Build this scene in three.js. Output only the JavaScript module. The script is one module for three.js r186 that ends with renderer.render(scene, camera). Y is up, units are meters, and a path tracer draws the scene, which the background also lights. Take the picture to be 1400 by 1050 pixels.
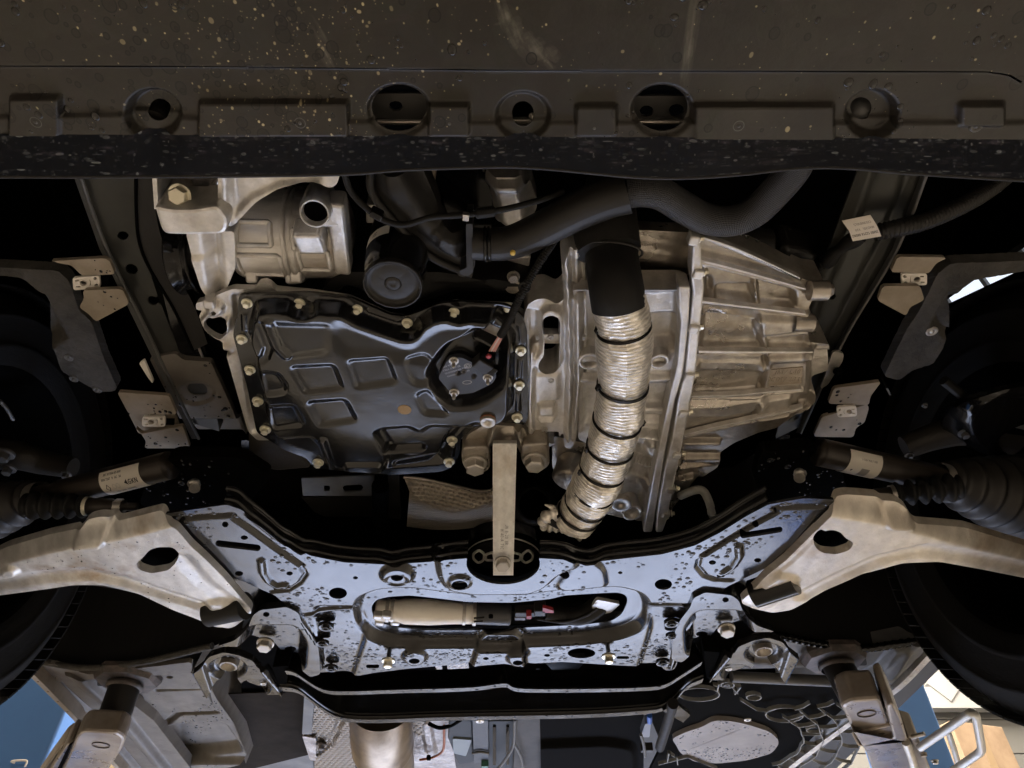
import * as THREE from 'three';
import { mergeGeometries } from 'three/addons/utils/BufferGeometryUtils.js';
import { RoundedBoxGeometry } from 'three/addons/geometries/RoundedBoxGeometry.js';
import { RectAreaLightUniformsLib } from 'three/addons/lights/RectAreaLightUniformsLib.js';

// ---------------------------------------------------------------- camera, light, exposure
const CAMY = 1.2, PITCH = 44 * Math.PI / 180, VFOV = 56, F = 525 / Math.tan(VFOV / 2 * Math.PI / 180);
const scene = new THREE.Scene();
const camera = new THREE.PerspectiveCamera(VFOV, 1024 / 768, 0.05, 60);
camera.position.set(0, CAMY, 0);
camera.lookAt(0, CAMY + Math.sin(PITCH), -Math.cos(PITCH));
const renderer = new THREE.WebGLRenderer({ antialias: true });
renderer.setSize(1024, 768);
renderer.toneMapping = THREE.LinearToneMapping;
renderer.toneMappingExposure = 1.9;
renderer.shadowMap.enabled = true;
RectAreaLightUniformsLib.init();
scene.background = new THREE.Color(0.022, 0.020, 0.018);
function areaLight(name, color, power, w, h, pos, target) {
  const l = new THREE.RectAreaLight(color, power, w, h);
  l.name = name; l.position.set(...pos); l.lookAt(...target); scene.add(l); return l;
}
// unseen warm panel added above the floor behind the vehicle, warm tube lamps over the bay
areaLight('added_rear_light', new THREE.Color(1.0, 0.90, 0.76), 20, 6.0, 1.6, [0.6, 5.2, -4.4], [0.6, 0, -4.39]);
areaLight('front_lamp', new THREE.Color(1.0, 0.82, 0.66), 13, 3.6, 1.0, [0.4, 4.8, 2.2], [0.1, 0, 0.9]);
areaLight('side_lamp_a', new THREE.Color(1.0, 0.83, 0.62), 24, 0.8, 2.4, [-3.0, 4.4, -3.3], [-1.7, 0, -3.3]);
areaLight('side_lamp_b', new THREE.Color(1.0, 0.86, 0.68), 21, 0.8, 2.4, [3.0, 4.4, -3.3], [1.7, 0, -3.3]);
{ // the patch of sky light on the floor behind the vehicle
  const l = new THREE.SpotLight(new THREE.Color(0.42, 0.58, 1.0), 2000, 0, 0.27, 0.45); l.name = 'skylight'; l.position.set(0.0, 7.4, -4.3); l.target.position.set(0.0, 0, -4.0); l.castShadow = true; l.shadow.radius = 8; scene.add(l, l.target);
}

// ---------------------------------------------------------------- helpers
let seed = 12345;
const rnd = () => { seed = (seed * 1664525 + 1013904223) >>> 0; return seed / 4294967296; };
const V = (x, y, z) => new THREE.Vector3(x, y, z);
const CP = Math.cos(PITCH), SP = Math.sin(PITCH);
// plan point: where the sight line of a photo point meets the level h metres above the lens
function P(px, py, h) {
  const u = (px - 700) / F, v = (525 - py) / F, t = h / (v * CP + SP);
  return V(u * t, CAMY + h, -(CP - v * SP) * t);
}
function PD(px, py, z) {           // the same at a given distance along the floor
  const u = (px - 700) / F, v = (525 - py) / F, t = z / (CP - v * SP);
  return V(u * t, CAMY + (v * CP + SP) * t, -z);
}
function M(px, py, h) {            // metres per photo pixel there
  const p = P(px, py, h); return (-p.z * CP + h * SP) / F;
}
const plan = (poly, h) => poly.map(([x, y]) => { const p = P(x, y, h); return [p.x, p.z]; });
function fil(poly, r, n = 4) {     // fillet the corners of a closed polygon
  const out = [], N = poly.length;
  for (let i = 0; i < N; i++) {
    const a = poly[(i + N - 1) % N], b = poly[i], c = poly[(i + 1) % N];
    const rr = b[2] ?? r;
    const d1 = Math.hypot(a[0] - b[0], a[1] - b[1]), d2 = Math.hypot(c[0] - b[0], c[1] - b[1]);
    const k1 = Math.min(rr, d1 * 0.48) / (d1 || 1), k2 = Math.min(rr, d2 * 0.48) / (d2 || 1);
    const p = [b[0] + (a[0] - b[0]) * k1, b[1] + (a[1] - b[1]) * k1], q = [b[0] + (c[0] - b[0]) * k2, b[1] + (c[1] - b[1]) * k2];
    for (let j = 0; j <= n; j++) {
      const t = j / n, s = 1 - t;
      out.push([s * s * p[0] + 2 * s * t * b[0] + t * t * q[0], s * s * p[1] + 2 * s * t * b[1] + t * t * q[1]]);
    }
  }
  return out;
}
const ell = (cx, cy, rx, ry = rx * 0.72, n = 22, rot = 0) => Array.from({ length: n }, (_, i) => {
  const a = i / n * Math.PI * 2, x = Math.cos(a) * rx, y = Math.sin(a) * ry;
  return [cx + x * Math.cos(rot) - y * Math.sin(rot), cy + x * Math.sin(rot) + y * Math.cos(rot)];
});
const rect = (x0, y0, x1, y1) => [[x0, y0], [x1, y0], [x1, y1], [x0, y1]];
const slot = (x0, y0, x1, y1, r, k = 0.7) => {     // stadium between two points
  const o = [], a = Math.atan2(y1 - y0, x1 - x0);
  for (let i = 0; i <= 8; i++) o.push([x1 + r * Math.cos(a - Math.PI / 2 + i / 8 * Math.PI), y1 + k * r * Math.sin(a - Math.PI / 2 + i / 8 * Math.PI)]);
  for (let i = 0; i <= 8; i++) o.push([x0 + r * Math.cos(a + Math.PI / 2 + i / 8 * Math.PI), y0 + k * r * Math.sin(a + Math.PI / 2 + i / 8 * Math.PI)]);
  return o;
};
function bboxOf(p) { let a = 1e9, b = 1e9, c = -1e9, d = -1e9; for (const q of p) { a = Math.min(a, q[0]); b = Math.min(b, q[1]); c = Math.max(c, q[0]); d = Math.max(d, q[1]); } return [a, b, c, d]; }
function segDist2(x, z, a, b) {
  const dx = b[0] - a[0], dz = b[1] - a[1], t = Math.max(0, Math.min(1, ((x - a[0]) * dx + (z - a[1]) * dz) / (dx * dx + dz * dz || 1e-12)));
  const ex = x - a[0] - dx * t, ez = z - a[1] - dz * t; return ex * ex + ez * ez;
}
function sdf(p, x, z, bb, far = 0.06) {
  if (bb) { const ox = Math.max(bb[0] - x, x - bb[2], 0), oz = Math.max(bb[1] - z, z - bb[3], 0); if (ox > far || oz > far) return Math.max(ox, oz); }
  let d = 1e9, ins = false;
  for (let i = 0, n = p.length, j = n - 1; i < n; j = i++) {
    const a = p[j], b = p[i];
    d = Math.min(d, segDist2(x, z, a, b));
    if ((a[1] > z) !== (b[1] > z) && x < (b[0] - a[0]) * (z - a[1]) / (b[1] - a[1]) + a[0]) ins = !ins;
  }
  d = Math.sqrt(d); return ins ? -d : d;
}
const sm = t => { t = t < 0 ? 0 : t > 1 ? 1 : t; return t * t * (3 - 2 * t); };
// pressed or cast plate: a height field over a plan outline. feats: {p polygon | l polyline, dh | h, w blend width, r, at}
function relief({ outline, h, holes = [], feats = [], step = 0.004, thick = 0.003, tilt = null, rough = 0 }) {
  const out = plan(outline, h), ob = bboxOf(out);
  const hol = holes.map(q => { const o = Array.isArray(q[0]) ? { p: q, h } : q; const p = plan(o.p, o.h ?? h); return { p, bb: bboxOf(p) }; });
  const fs = feats.map(f => {
    const lv = f.at ?? (f.h !== undefined ? f.h : h + (f.dh || 0) * 0.5);
    const p = plan(f.p || f.l, lv); return { ...f, line: !!f.l, q: p, bb: bboxOf(p) };
  });
  const inside = (x, z) => { let d = sdf(out, x, z, ob); for (const o of hol) d = Math.max(d, -sdf(o.p, x, z, o.bb)); return d; };
  const height = (x, z) => {
    let y = tilt ? h + tilt(x, z) : h;
    for (const f of fs) {
      const w = f.w ?? 0.008;
      if (f.line) {
        const r = f.r ?? 0.008; const b = f.bb;
        if (x < b[0] - r || x > b[2] + r || z < b[1] - r || z > b[3] + r) continue;
        let d = 1e9; for (let i = 1; i < f.q.length; i++) d = Math.min(d, segDist2(x, z, f.q[i - 1], f.q[i]));
        d = Math.sqrt(d); if (d > r) continue;
        const c = f.flat ?? 0.35;                              // flat-topped bead
        y += f.dh * sm((1 - d / r) / (1 - c));
      } else {
        const d = sdf(f.q, x, z, f.bb, w); if (d > w / 2) continue;
        let t = sm(0.5 - d / w);
        if (f.dome) t *= Math.sqrt(Math.min(1, Math.max(0, -d) / f.dome + 0.05));
        y = f.h !== undefined ? y + (f.h - y) * t : y + f.dh * t;
      }
    }
    return y + CAMY;
  };
  const x0 = ob[0] - step, z0 = ob[1] - step, nx = Math.ceil((ob[2] - x0) / step) + 2, nz = Math.ceil((ob[3] - z0) / step) + 2;
  const val = new Float32Array(nx * nz);
  for (let j = 0; j < nz; j++) for (let i = 0; i < nx; i++) val[j * nx + i] = inside(x0 + i * step, z0 + j * step);
  const pos = [], uv = [], idx = [], node = new Int32Array(nx * nz).fill(-1), edge = new Map();
  const put = (x, z) => { pos.push(x, height(x, z) + (rough ? (rnd() - 0.5) * rough : 0), z); uv.push(x, z); return pos.length / 3 - 1; };
  const nodeAt = k => node[k] < 0 ? (node[k] = put(x0 + (k % nx) * step, z0 + Math.floor(k / nx) * step)) : node[k];
  const cut = (a, b) => {
    const key = a < b ? a * 1e7 + b : b * 1e7 + a; let e = edge.get(key); if (e !== undefined) return e;
    const t = val[a] / (val[a] - val[b]);
    const xa = x0 + (a % nx) * step, za = z0 + Math.floor(a / nx) * step, xb = x0 + (b % nx) * step, zb = z0 + Math.floor(b / nx) * step;
    e = put(xa + (xb - xa) * t, za + (zb - za) * t); edge.set(key, e); return e;
  };
  const rim = [];
  for (let j = 0; j < nz - 1; j++) for (let i = 0; i < nx - 1; i++) {
    const c = [j * nx + i, j * nx + i + 1, (j + 1) * nx + i + 1, (j + 1) * nx + i], poly = [], mark = [];
    for (let k = 0; k < 4; k++) {
      const a = c[k], b = c[(k + 1) % 4];
      if (val[a] < 0) { poly.push(nodeAt(a)); mark.push(0); }
      if ((val[a] < 0) !== (val[b] < 0)) { poly.push(cut(a, b)); mark.push(val[a] < 0 ? 1 : 2); }
    }
    for (let k = 1; k + 1 < poly.length; k++) idx.push(poly[0], poly[k], poly[k + 1]);
    for (let k = 0; k < poly.length; k++) if (mark[k] === 1) { const n = (k + 1) % poly.length; if (mark[n] === 2) rim.push(poly[k], poly[n]); }
  }
  const g = new THREE.BufferGeometry();
  g.setAttribute('position', new THREE.Float32BufferAttribute(pos, 3)); g.setAttribute('uv', new THREE.Float32BufferAttribute(uv, 2)); g.setIndex(idx);
  g.computeVertexNormals();
  const wp = [], wu = [], wi = [];
  for (let k = 0; k < rim.length; k += 2) {
    const a = rim[k] * 3, b = rim[k + 1] * 3, n = wp.length / 3;
    wp.push(pos[a], pos[a + 1], pos[a + 2], pos[b], pos[b + 1], pos[b + 2], pos[b], pos[b + 1] + thick, pos[b + 2], pos[a], pos[a + 1] + thick, pos[a + 2]);
    wu.push(pos[a], pos[a + 2], pos[b], pos[b + 2], pos[b], pos[b + 2] + thick, pos[a], pos[a + 2] + thick); wi.push(n, n + 1, n + 2, n, n + 2, n + 3);
  }
  let geo = g;
  if (wi.length && thick > 0) {
    const w = new THREE.BufferGeometry();
    w.setAttribute('position', new THREE.Float32BufferAttribute(wp, 3)); w.setAttribute('uv', new THREE.Float32BufferAttribute(wu, 2)); w.setIndex(wi); w.computeVertexNormals();
    geo = mergeGeometries([g, w]);
  }
  return { geo, height, inside, bb: ob, at: (px, py, hh = h) => { const q = P(px, py, hh); return V(q.x, height(q.x, q.z), q.z); } };
}
// solid with a plan outline, from level h up by t
function extr(outline, h, t, { holes = [], bevel = 0 } = {}) {
  const s = new THREE.Shape(plan(outline, h).map(p => new THREE.Vector2(p[0], -p[1])));
  for (const o of holes) s.holes.push(new THREE.Path(plan(o, h).map(p => new THREE.Vector2(p[0], -p[1]))));
  const g = new THREE.ExtrudeGeometry(s, { depth: Math.max(t - 2 * bevel, 0.0005), bevelEnabled: bevel > 0, bevelThickness: bevel, bevelSize: bevel, bevelOffset: -bevel, bevelSegments: 2, curveSegments: 6 });
  g.rotateX(-Math.PI / 2); g.translate(0, CAMY + h + bevel, 0); return g;
}
// swept tube with a radius that may vary along and around
function sweep(pts, rad, { n = 60, m = 20, caps = true, closed = false, tension = 0.5 } = {}) {
  const c = new THREE.CatmullRomCurve3(pts, closed, 'catmullrom', tension), fr = c.computeFrenetFrames(n, closed), len = c.getLength();
  const pos = [], uv = [], idx = [], f = typeof rad === 'function' ? rad : () => rad;
  for (let i = 0; i <= n; i++) {
    const p = c.getPointAt(i / n), N = fr.normals[i], B = fr.binormals[i];
    for (let k = 0; k <= m; k++) {
      const a = k / m * Math.PI * 2, r = f(i / n, a, len);
      pos.push(p.x + r * (Math.cos(a) * N.x + Math.sin(a) * B.x), p.y + r * (Math.cos(a) * N.y + Math.sin(a) * B.y), p.z + r * (Math.cos(a) * N.z + Math.sin(a) * B.z));
      uv.push(i / n * len, k / m * 2 * Math.PI * f(0.5, 0, len));
    }
  }
  for (let i = 0; i < n; i++) for (let k = 0; k < m; k++) { const a = i * (m + 1) + k, b = a + m + 1; idx.push(a, a + 1, b, b, a + 1, b + 1); }
  const g = new THREE.BufferGeometry();
  if (caps) for (const e of [0, n]) {
    const p = c.getPointAt(e / n), k0 = pos.length / 3; pos.push(p.x, p.y, p.z); uv.push(0, 0);
    for (let k = 0; k <= m; k++) { const s = (e * (m + 1) + k) * 3; pos.push(pos[s], pos[s + 1], pos[s + 2]); uv.push(k / m * 0.02, 0.01); }
    for (let k = 0; k < m; k++) e ? idx.push(k0, k0 + k + 1, k0 + k + 2) : idx.push(k0, k0 + k + 2, k0 + k + 1);
  }
  g.setAttribute('position', new THREE.Float32BufferAttribute(pos, 3)); g.setAttribute('uv', new THREE.Float32BufferAttribute(uv, 2)); g.setIndex(idx); g.computeVertexNormals();
  return g;
}
const px3 = a => a.map(([x, y, h]) => P(x, y, h));
function place(g, p, dir = V(0, -1, 0)) { const q = new THREE.Quaternion().setFromUnitVectors(V(0, -1, 0), dir.clone().normalize()); g.applyQuaternion(q); g.translate(p.x, p.y, p.z); return g; }
function lathe(profile, seg = 28) {         // [[r, d], ...] d measured along the direction -y
  const g = new THREE.LatheGeometry(profile.map(([r, d]) => new THREE.Vector2(Math.max(r, 1e-5), -d)), seg);
  let R = 0, L = 0; profile.forEach((p, i) => { R = Math.max(R, p[0]); if (i) L += Math.hypot(p[0] - profile[i - 1][0], p[1] - profile[i - 1][1]); });
  const u = g.attributes.uv; for (let i = 0; i < u.count; i++) u.setXY(i, u.getX(i) * 6.2832 * R, u.getY(i) * L); return g;
}
function boxUV(g) {
  const p = g.attributes.position, n = g.attributes.normal, u = g.attributes.uv;
  for (let i = 0; i < p.count; i++) { const a = Math.abs(n.getX(i)), b = Math.abs(n.getY(i)), c = Math.abs(n.getZ(i)); if (b >= a && b >= c) u.setXY(i, p.getX(i), p.getZ(i)); else if (a >= c) u.setXY(i, p.getZ(i), p.getY(i)); else u.setXY(i, p.getX(i), p.getY(i)); }
  return g;
}
function cyl(a, b, r0, r1 = r0, seg = 24) { const d = b.clone().sub(a); return place(lathe([[0, 0], [r0, 0], [r0, 0.0004], [r1, d.length() - 0.0004], [r1, d.length()], [0, d.length()]], seg), a, d); }
function box(c, sx, sy, sz, rot = [0, 0, 0], bev = 0.002) {
  const b = Math.min(bev, sx / 2.2, sy / 2.2, sz / 2.2), g = new RoundedBoxGeometry(sx, sy, sz, 2, b);
  g.applyMatrix4(new THREE.Matrix4().makeRotationFromEuler(new THREE.Euler(...rot))); g.translate(c.x, c.y, c.z); return boxUV(g);
}
const merge = a => mergeGeometries(a.map(g => { let q = g.index ? g.toNonIndexed() : g.clone(); for (const k of Object.keys(q.attributes)) if (!['position', 'normal', 'uv'].includes(k)) q.deleteAttribute(k); return q; }));
// quad strip between two rows of points
function strip(A, B, div = 1) {
  const pos = [], uv = [], idx = [], n = A.length; let s = 0;
  for (let i = 0; i < n; i++) {
    if (i) s += A[i].distanceTo(A[i - 1]);
    for (let k = 0; k <= div; k++) { const p = A[i].clone().lerp(B[i], k / div); pos.push(p.x, p.y, p.z); uv.push(s, A[i].distanceTo(B[i]) * k / div); }
  }
  for (let i = 0; i < n - 1; i++) for (let k = 0; k < div; k++) { const a = i * (div + 1) + k, b = a + div + 1; idx.push(a, b, a + 1, b, b + 1, a + 1); }
  const g = new THREE.BufferGeometry(); g.setAttribute('position', new THREE.Float32BufferAttribute(pos, 3)); g.setAttribute('uv', new THREE.Float32BufferAttribute(uv, 2)); g.setIndex(idx); g.computeVertexNormals(); return g;
}
const smoothLine = (pts, n) => { const c = new THREE.CatmullRomCurve3(pts.map(p => V(p[0], p[1], p[2] ?? 0)), false, 'catmullrom', 0.5); return Array.from({ length: n + 1 }, (_, i) => { const p = c.getPointAt(i / n); return [p.x, p.y, p.z]; }); };
// ---------------------------------------------------------------- things and parts
const taken = {}, things = [];
const numbered = n => { const k = taken[n] = (taken[n] ?? -1) + 1; return k ? `${n}_${String(k).padStart(3, '0')}` : n; };
function thing(name, label, category, group) {
  const o = new THREE.Group(); o.name = numbered(name); o.userData = { label, category }; if (group) o.userData.group = group;
  scene.add(o); things.push(o); return o;
}
function part(o, name, geo, mat, label) {
  const m = new THREE.Mesh(geo, mat); m.name = name; m.castShadow = m.receiveShadow = true; if (label) m.userData.label = label; o.add(m); return m;
}
function struct(name, geo, mat) { const m = new THREE.Mesh(geo, mat); m.name = name; m.castShadow = m.receiveShadow = true; m.userData.kind = 'structure'; scene.add(m); return m; }
const boltCache = {};
function boltGeo(kind) {      // unit radius, pointing down
  if (boltCache[kind]) return boltCache[kind];
  const fl = g => { g = g.toNonIndexed(); g.computeVertexNormals(); return g; };
  const hex = (r, d0, d1) => fl(lathe([[r, d0], [r, d1 - 0.1], [r * 0.86, d1], [0, d1]], 6));
  const disc = (r, d0, d1) => lathe([[r * 0.99, d0], [r, d0 + 0.03], [r, d1 - 0.06], [r * 0.94, d1], [0, d1]], 26);
  let g;
  if (kind === 'flange') g = merge([disc(1, -0.1, 0.22), hex(0.64, 0.2, 1.0)]);
  else if (kind === 'hex') g = merge([disc(1, -0.1, 0.16), hex(0.82, 0.14, 0.85)]);
  else if (kind === 'socket') g = merge([lathe([[1, -0.1], [1, 0.35], [0.93, 0.42], [0.42, 0.42], [0.4, 0.1], [0, 0.1]], 26)]);
  else if (kind === 'nut') g = merge([disc(1, -0.1, 0.2), fl(lathe([[0.78, 0.15], [0.78, 0.72], [0.7, 0.8], [0.46, 0.8], [0.44, 0.2], [0, 0.2]], 6))]);
  else if (kind === 'stud') g = merge([disc(1, -0.1, 0.18), fl(lathe([[0.76, 0.15], [0.76, 0.7], [0.68, 0.8], [0.4, 0.8]], 6)), lathe([[0.36, 0.1], [0.36, 1.6], [0.25, 1.9], [0, 1.95]], 14)]);
  else if (kind === 'clip') g = lathe([[1, -0.1], [1, 0.1], [0.85, 0.22], [0.6, 0.2], [0.55, 0.1], [0.3, 0.1], [0.28, 0.3], [0, 0.32]], 20);
  return boltCache[kind] = g;
}
function bolt(o, p, r, mat, kind = 'flange', dir, name = 'bolt') {
  const m = part(o, name, boltGeo(kind), mat); m.position.copy(p); m.scale.setScalar(r);
  const q = new THREE.Quaternion().setFromUnitVectors(V(0, -1, 0), (dir || V(0, -1, 0)).clone().normalize());
  m.quaternion.copy(q.multiply(new THREE.Quaternion().setFromAxisAngle(V(0, 1, 0), rnd() * 6))); return m;
}
const boltPx = (o, px, py, h, rpx, mat, kind, dir, name) => bolt(o, P(px, py, h), rpx * M(px, py, h), mat, kind, dir, name);
function drops(o, R, n, r0, r1, mat, bias = 2) {           // water beads hanging on a plate
  const base = new THREE.SphereGeometry(1, 9, 4, 0, Math.PI * 2, Math.PI / 2, Math.PI / 2), gs = []; let tries = 0;
  while (gs.length < n && tries++ < n * 60) {
    const x = R.bb[0] + rnd() * (R.bb[2] - R.bb[0]), z = R.bb[1] + rnd() * (R.bb[3] - R.bb[1]);
    const r = r0 + (r1 - r0) * Math.pow(rnd(), bias);
    if (R.inside(x, z) > -r * 1.3) continue;
    if (NZ[0][(((z + 9) * 640 | 0) & 255) * 256 + ((x + 9) * 640 & 255)] + (rnd() - 0.5) * 0.1 < 0.455) continue;
    const y = R.height(x, z); if (Math.abs(R.height(x + 0.003, z) - y) + Math.abs(R.height(x, z + 0.003) - y) > 0.003) continue;
    const g = base.clone(); g.scale(r * (0.85 + rnd() * 0.3), r * 0.42, r * (0.85 + rnd() * 0.35)); g.translate(x, y + 0.0002, z); gs.push(g);
  }
  const m = part(o, 'water_drop', merge(gs), mat); m.userData.kind = 'stuff'; return m;
}
// ---------------------------------------------------------------- textures and materials
function noiseGrid(n, s) {           // tileable value noise, several octaves
  let sd = s; const rr = () => { sd = (sd * 1664525 + 1013904223) >>> 0; return sd / 4294967296; };
  const out = new Float32Array(n * n); let amp = 1, tot = 0;
  for (let f = 4; f <= n / 2; f *= 2) {
    const g = Float32Array.from({ length: f * f }, rr), k = f / n;
    for (let y = 0; y < n; y++) { const v = y * k, j = Math.floor(v), fy = sm(v - j), j1 = (j + 1) % f;
      for (let x = 0; x < n; x++) { const u = x * k, i = Math.floor(u), fx = sm(u - i), i1 = (i + 1) % f;
        out[y * n + x] += amp * ((g[j * f + i] * (1 - fx) + g[j * f + i1] * fx) * (1 - fy) + (g[j1 * f + i] * (1 - fx) + g[j1 * f + i1] * fx) * fy); } }
    tot += amp; amp *= 0.62;
  }
  for (let i = 0; i < out.length; i++) out[i] /= tot; return out;
}
const NZ = [noiseGrid(256, 11), noiseGrid(256, 77), noiseGrid(256, 501)];
function dataTex(n, fn, size, srgb = false) {       // fn(i) -> [r,g,b] 0..1, size = metres per repeat
  const d = new Uint8Array(n * n * 4);
  for (let i = 0; i < n * n; i++) { const c = fn(i); d[i * 4] = c[0] * 255; d[i * 4 + 1] = c[1] * 255; d[i * 4 + 2] = c[2] * 255; d[i * 4 + 3] = 255; }
  const t = new THREE.DataTexture(d, n, n); t.magFilter = THREE.LinearFilter; t.minFilter = THREE.LinearMipmapLinearFilter; t.generateMipmaps = true;
  t.wrapS = t.wrapT = THREE.RepeatWrapping; t.repeat.set(1 / size, 1 / size); if (srgb) t.colorSpace = THREE.SRGBColorSpace; t.needsUpdate = true; return t;
}
const cl = x => x < 0 ? 0 : x > 1 ? 1 : x;
const noiseTex = (k, lo, hi, size, con = 2) => dataTex(256, i => { const v = lo + (hi - lo) * cl((NZ[k][i] - 0.5) * con + 0.5); return [v, v, v]; }, size);
const tints = (k, a, b, size, con = 2.4) => dataTex(256, i => { const t = cl((NZ[k][i] - 0.5) * con + 0.5); return [0, 1, 2].map(j => Math.pow(a[j] + (b[j] - a[j]) * t, 1 / 2.2)); }, size, true);
function canvasTex(w, h, draw, srgb = true) {
  const c = document.createElement('canvas'); c.width = w; c.height = h; draw(c.getContext('2d'), w, h);
  const t = new THREE.CanvasTexture(c); t.wrapS = t.wrapT = THREE.RepeatWrapping; if (srgb) t.colorSpace = THREE.SRGBColorSpace; t.magFilter = THREE.LinearFilter; return t;
}
const mat = o => new THREE.MeshPhysicalMaterial(o);
const fineBump = noiseTex(1, 0, 1, 0.05, 1.8), midBump = noiseTex(2, 0, 1, 0.16, 2);
const roughVar = noiseTex(0, 0.55, 1, 0.3), roughVar2 = noiseTex(2, 0.35, 1, 0.22, 3);
const lin = (r, g, b) => new THREE.Color().setRGB(r, g, b);
// two scales of mottling, a stain colour and a fine grain, all tileable
const mottled = (a, b, st, size, amt = 0.55, n = 512) => dataTex(n, i => {
  const x = i % n, y = (i / n) | 0, k = n / 256, at = (g, m, ox = 0) => g[(((y * m / k + ox) | 0) & 255) * 256 + (((x * m / k + ox * 2) | 0) & 255)];
  const t = cl((at(NZ[0], 1) - 0.5) * 2.4 + 0.5), q = cl((at(NZ[2], 1, 60) - 0.56) * 5) * (0.5 + at(NZ[1], 3)), g = 1 + (at(NZ[1], 7, 20) - 0.5) * 0.5, f = cl((at(NZ[0], 5, 90) - 0.66) * 9) * 0.5;
  return [0, 1, 2].map(j => Math.pow(cl(((a[j] + (b[j] - a[j]) * t) * (1 - Math.min(1, q * amt + f * amt)) + st[j] * Math.min(1, q * amt + f * amt)) * g), 1 / 2.2));
}, size, true);
const MT = {
  cast: mat({ map: mottled([0.50, 0.48, 0.45], [0.76, 0.74, 0.71], [0.28, 0.21, 0.14], 0.3), metalness: 0.6, roughness: 0.55, roughnessMap: roughVar, bumpMap: fineBump, bumpScale: 0.0006 }),
  castDark: mat({ map: mottled([0.32, 0.285, 0.24], [0.58, 0.54, 0.48], [0.17, 0.13, 0.09], 0.28, 0.25), metalness: 0.75, roughness: 0.46, roughnessMap: roughVar, bumpMap: fineBump, bumpScale: 0.0005 }),
  arm: mat({ map: mottled([0.48, 0.47, 0.45], [0.74, 0.73, 0.71], [0.30, 0.22, 0.14], 0.3, 0.8), metalness: 0.45, roughness: 0.5, roughnessMap: roughVar, bumpMap: fineBump, bumpScale: 0.0004 }),
  panBlack: mat({ color: lin(0.007, 0.007, 0.0075), roughness: 0.26, ior: 1.6, roughnessMap: roughVar, bumpMap: midBump, bumpScale: 0.00015 }),
  frameBlack: mat({ color: lin(0.011, 0.011, 0.012), roughness: 0.24, ior: 1.52, roughnessMap: roughVar, bumpMap: midBump, bumpScale: 0.0002 }),
  gloss: mat({ color: lin(0.006, 0.006, 0.0065), roughness: 0.2, specularIntensity: 0.7, roughnessMap: roughVar2 }),
  plastic: mat({ color: lin(0.014, 0.0128, 0.0115), roughness: 0.5, specularIntensity: 0.8, bumpMap: fineBump, bumpScale: 0.0003 }),
  rubber: mat({ color: lin(0.008, 0.0077, 0.0074), roughness: 0.66, specularIntensity: 0.6, bumpMap: fineBump, bumpScale: 0.0003 }),
  dark: mat({ color: lin(0.003, 0.003, 0.003), roughness: 0.9, specularIntensity: 0.02 }),
  rail: mat({ map: tints(1, [0.020, 0.021, 0.019], [0.040, 0.040, 0.035], 0.4), roughness: 0.5, roughnessMap: roughVar, metalness: 0.2, specularIntensity: 0.6 }),
  primer: mat({ map: tints(2, [0.11, 0.098, 0.083], [0.20, 0.182, 0.16], 0.5), roughness: 0.55, metalness: 0.15, bumpMap: midBump, bumpScale: 0.0006 }),
  tan: mat({ map: tints(0, [0.24, 0.20, 0.15], [0.36, 0.31, 0.25], 0.2), roughness: 0.5, metalness: 0.3 }),
  liner: mat({ map: tints(1, [0.035, 0.033, 0.029], [0.075, 0.07, 0.062], 0.2), roughness: 0.95, bumpMap: fineBump, bumpScale: 0.002 }),
  zinc: mat({ color: lin(0.72, 0.68, 0.55), metalness: 0.85, roughness: 0.32 }),
  yzinc: mat({ color: lin(0.82, 0.79, 0.64), metalness: 0.5, roughness: 0.35 }),
  steel: mat({ map: tints(2, [0.45, 0.42, 0.38], [0.66, 0.63, 0.58], 0.1), metalness: 0.8, roughness: 0.42 }),
  rod: mat({ map: mottled([0.66, 0.65, 0.62], [0.80, 0.79, 0.76], [0.36, 0.28, 0.18], 0.2, 0.4), metalness: 0.3, roughness: 0.55, bumpMap: fineBump, bumpScale: 0.0004 }),
  shaft: mat({ map: tints(1, [0.02, 0.016, 0.013], [0.05, 0.04, 0.032], 0.1), metalness: 0.3, roughness: 0.4 }),
  white: mat({ color: lin(0.72, 0.68, 0.62), roughness: 0.6 }),
  red: mat({ color: lin(0.30, 0.025, 0.035), roughness: 0.5 }),
  drop: mat({ color: lin(0.010, 0.009, 0.008), roughness: 0.06 }),
  blue: mat({ map: tints(0, [0.070, 0.185, 0.44], [0.08, 0.205, 0.47], 1.2, 1.5), roughness: 0.5 }),
  plate: mat({ color: lin(0.07, 0.068, 0.064), roughness: 0.45, metalness: 0.3 }),
  castBlack: mat({ color: lin(0.035, 0.031, 0.026), roughness: 0.5, bumpMap: fineBump, bumpScale: 0.0005 }),
  grey: mat({ map: tints(0, [0.10, 0.10, 0.10], [0.15, 0.15, 0.145], 0.2), roughness: 0.55, metalness: 0.3 }),
};
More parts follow.
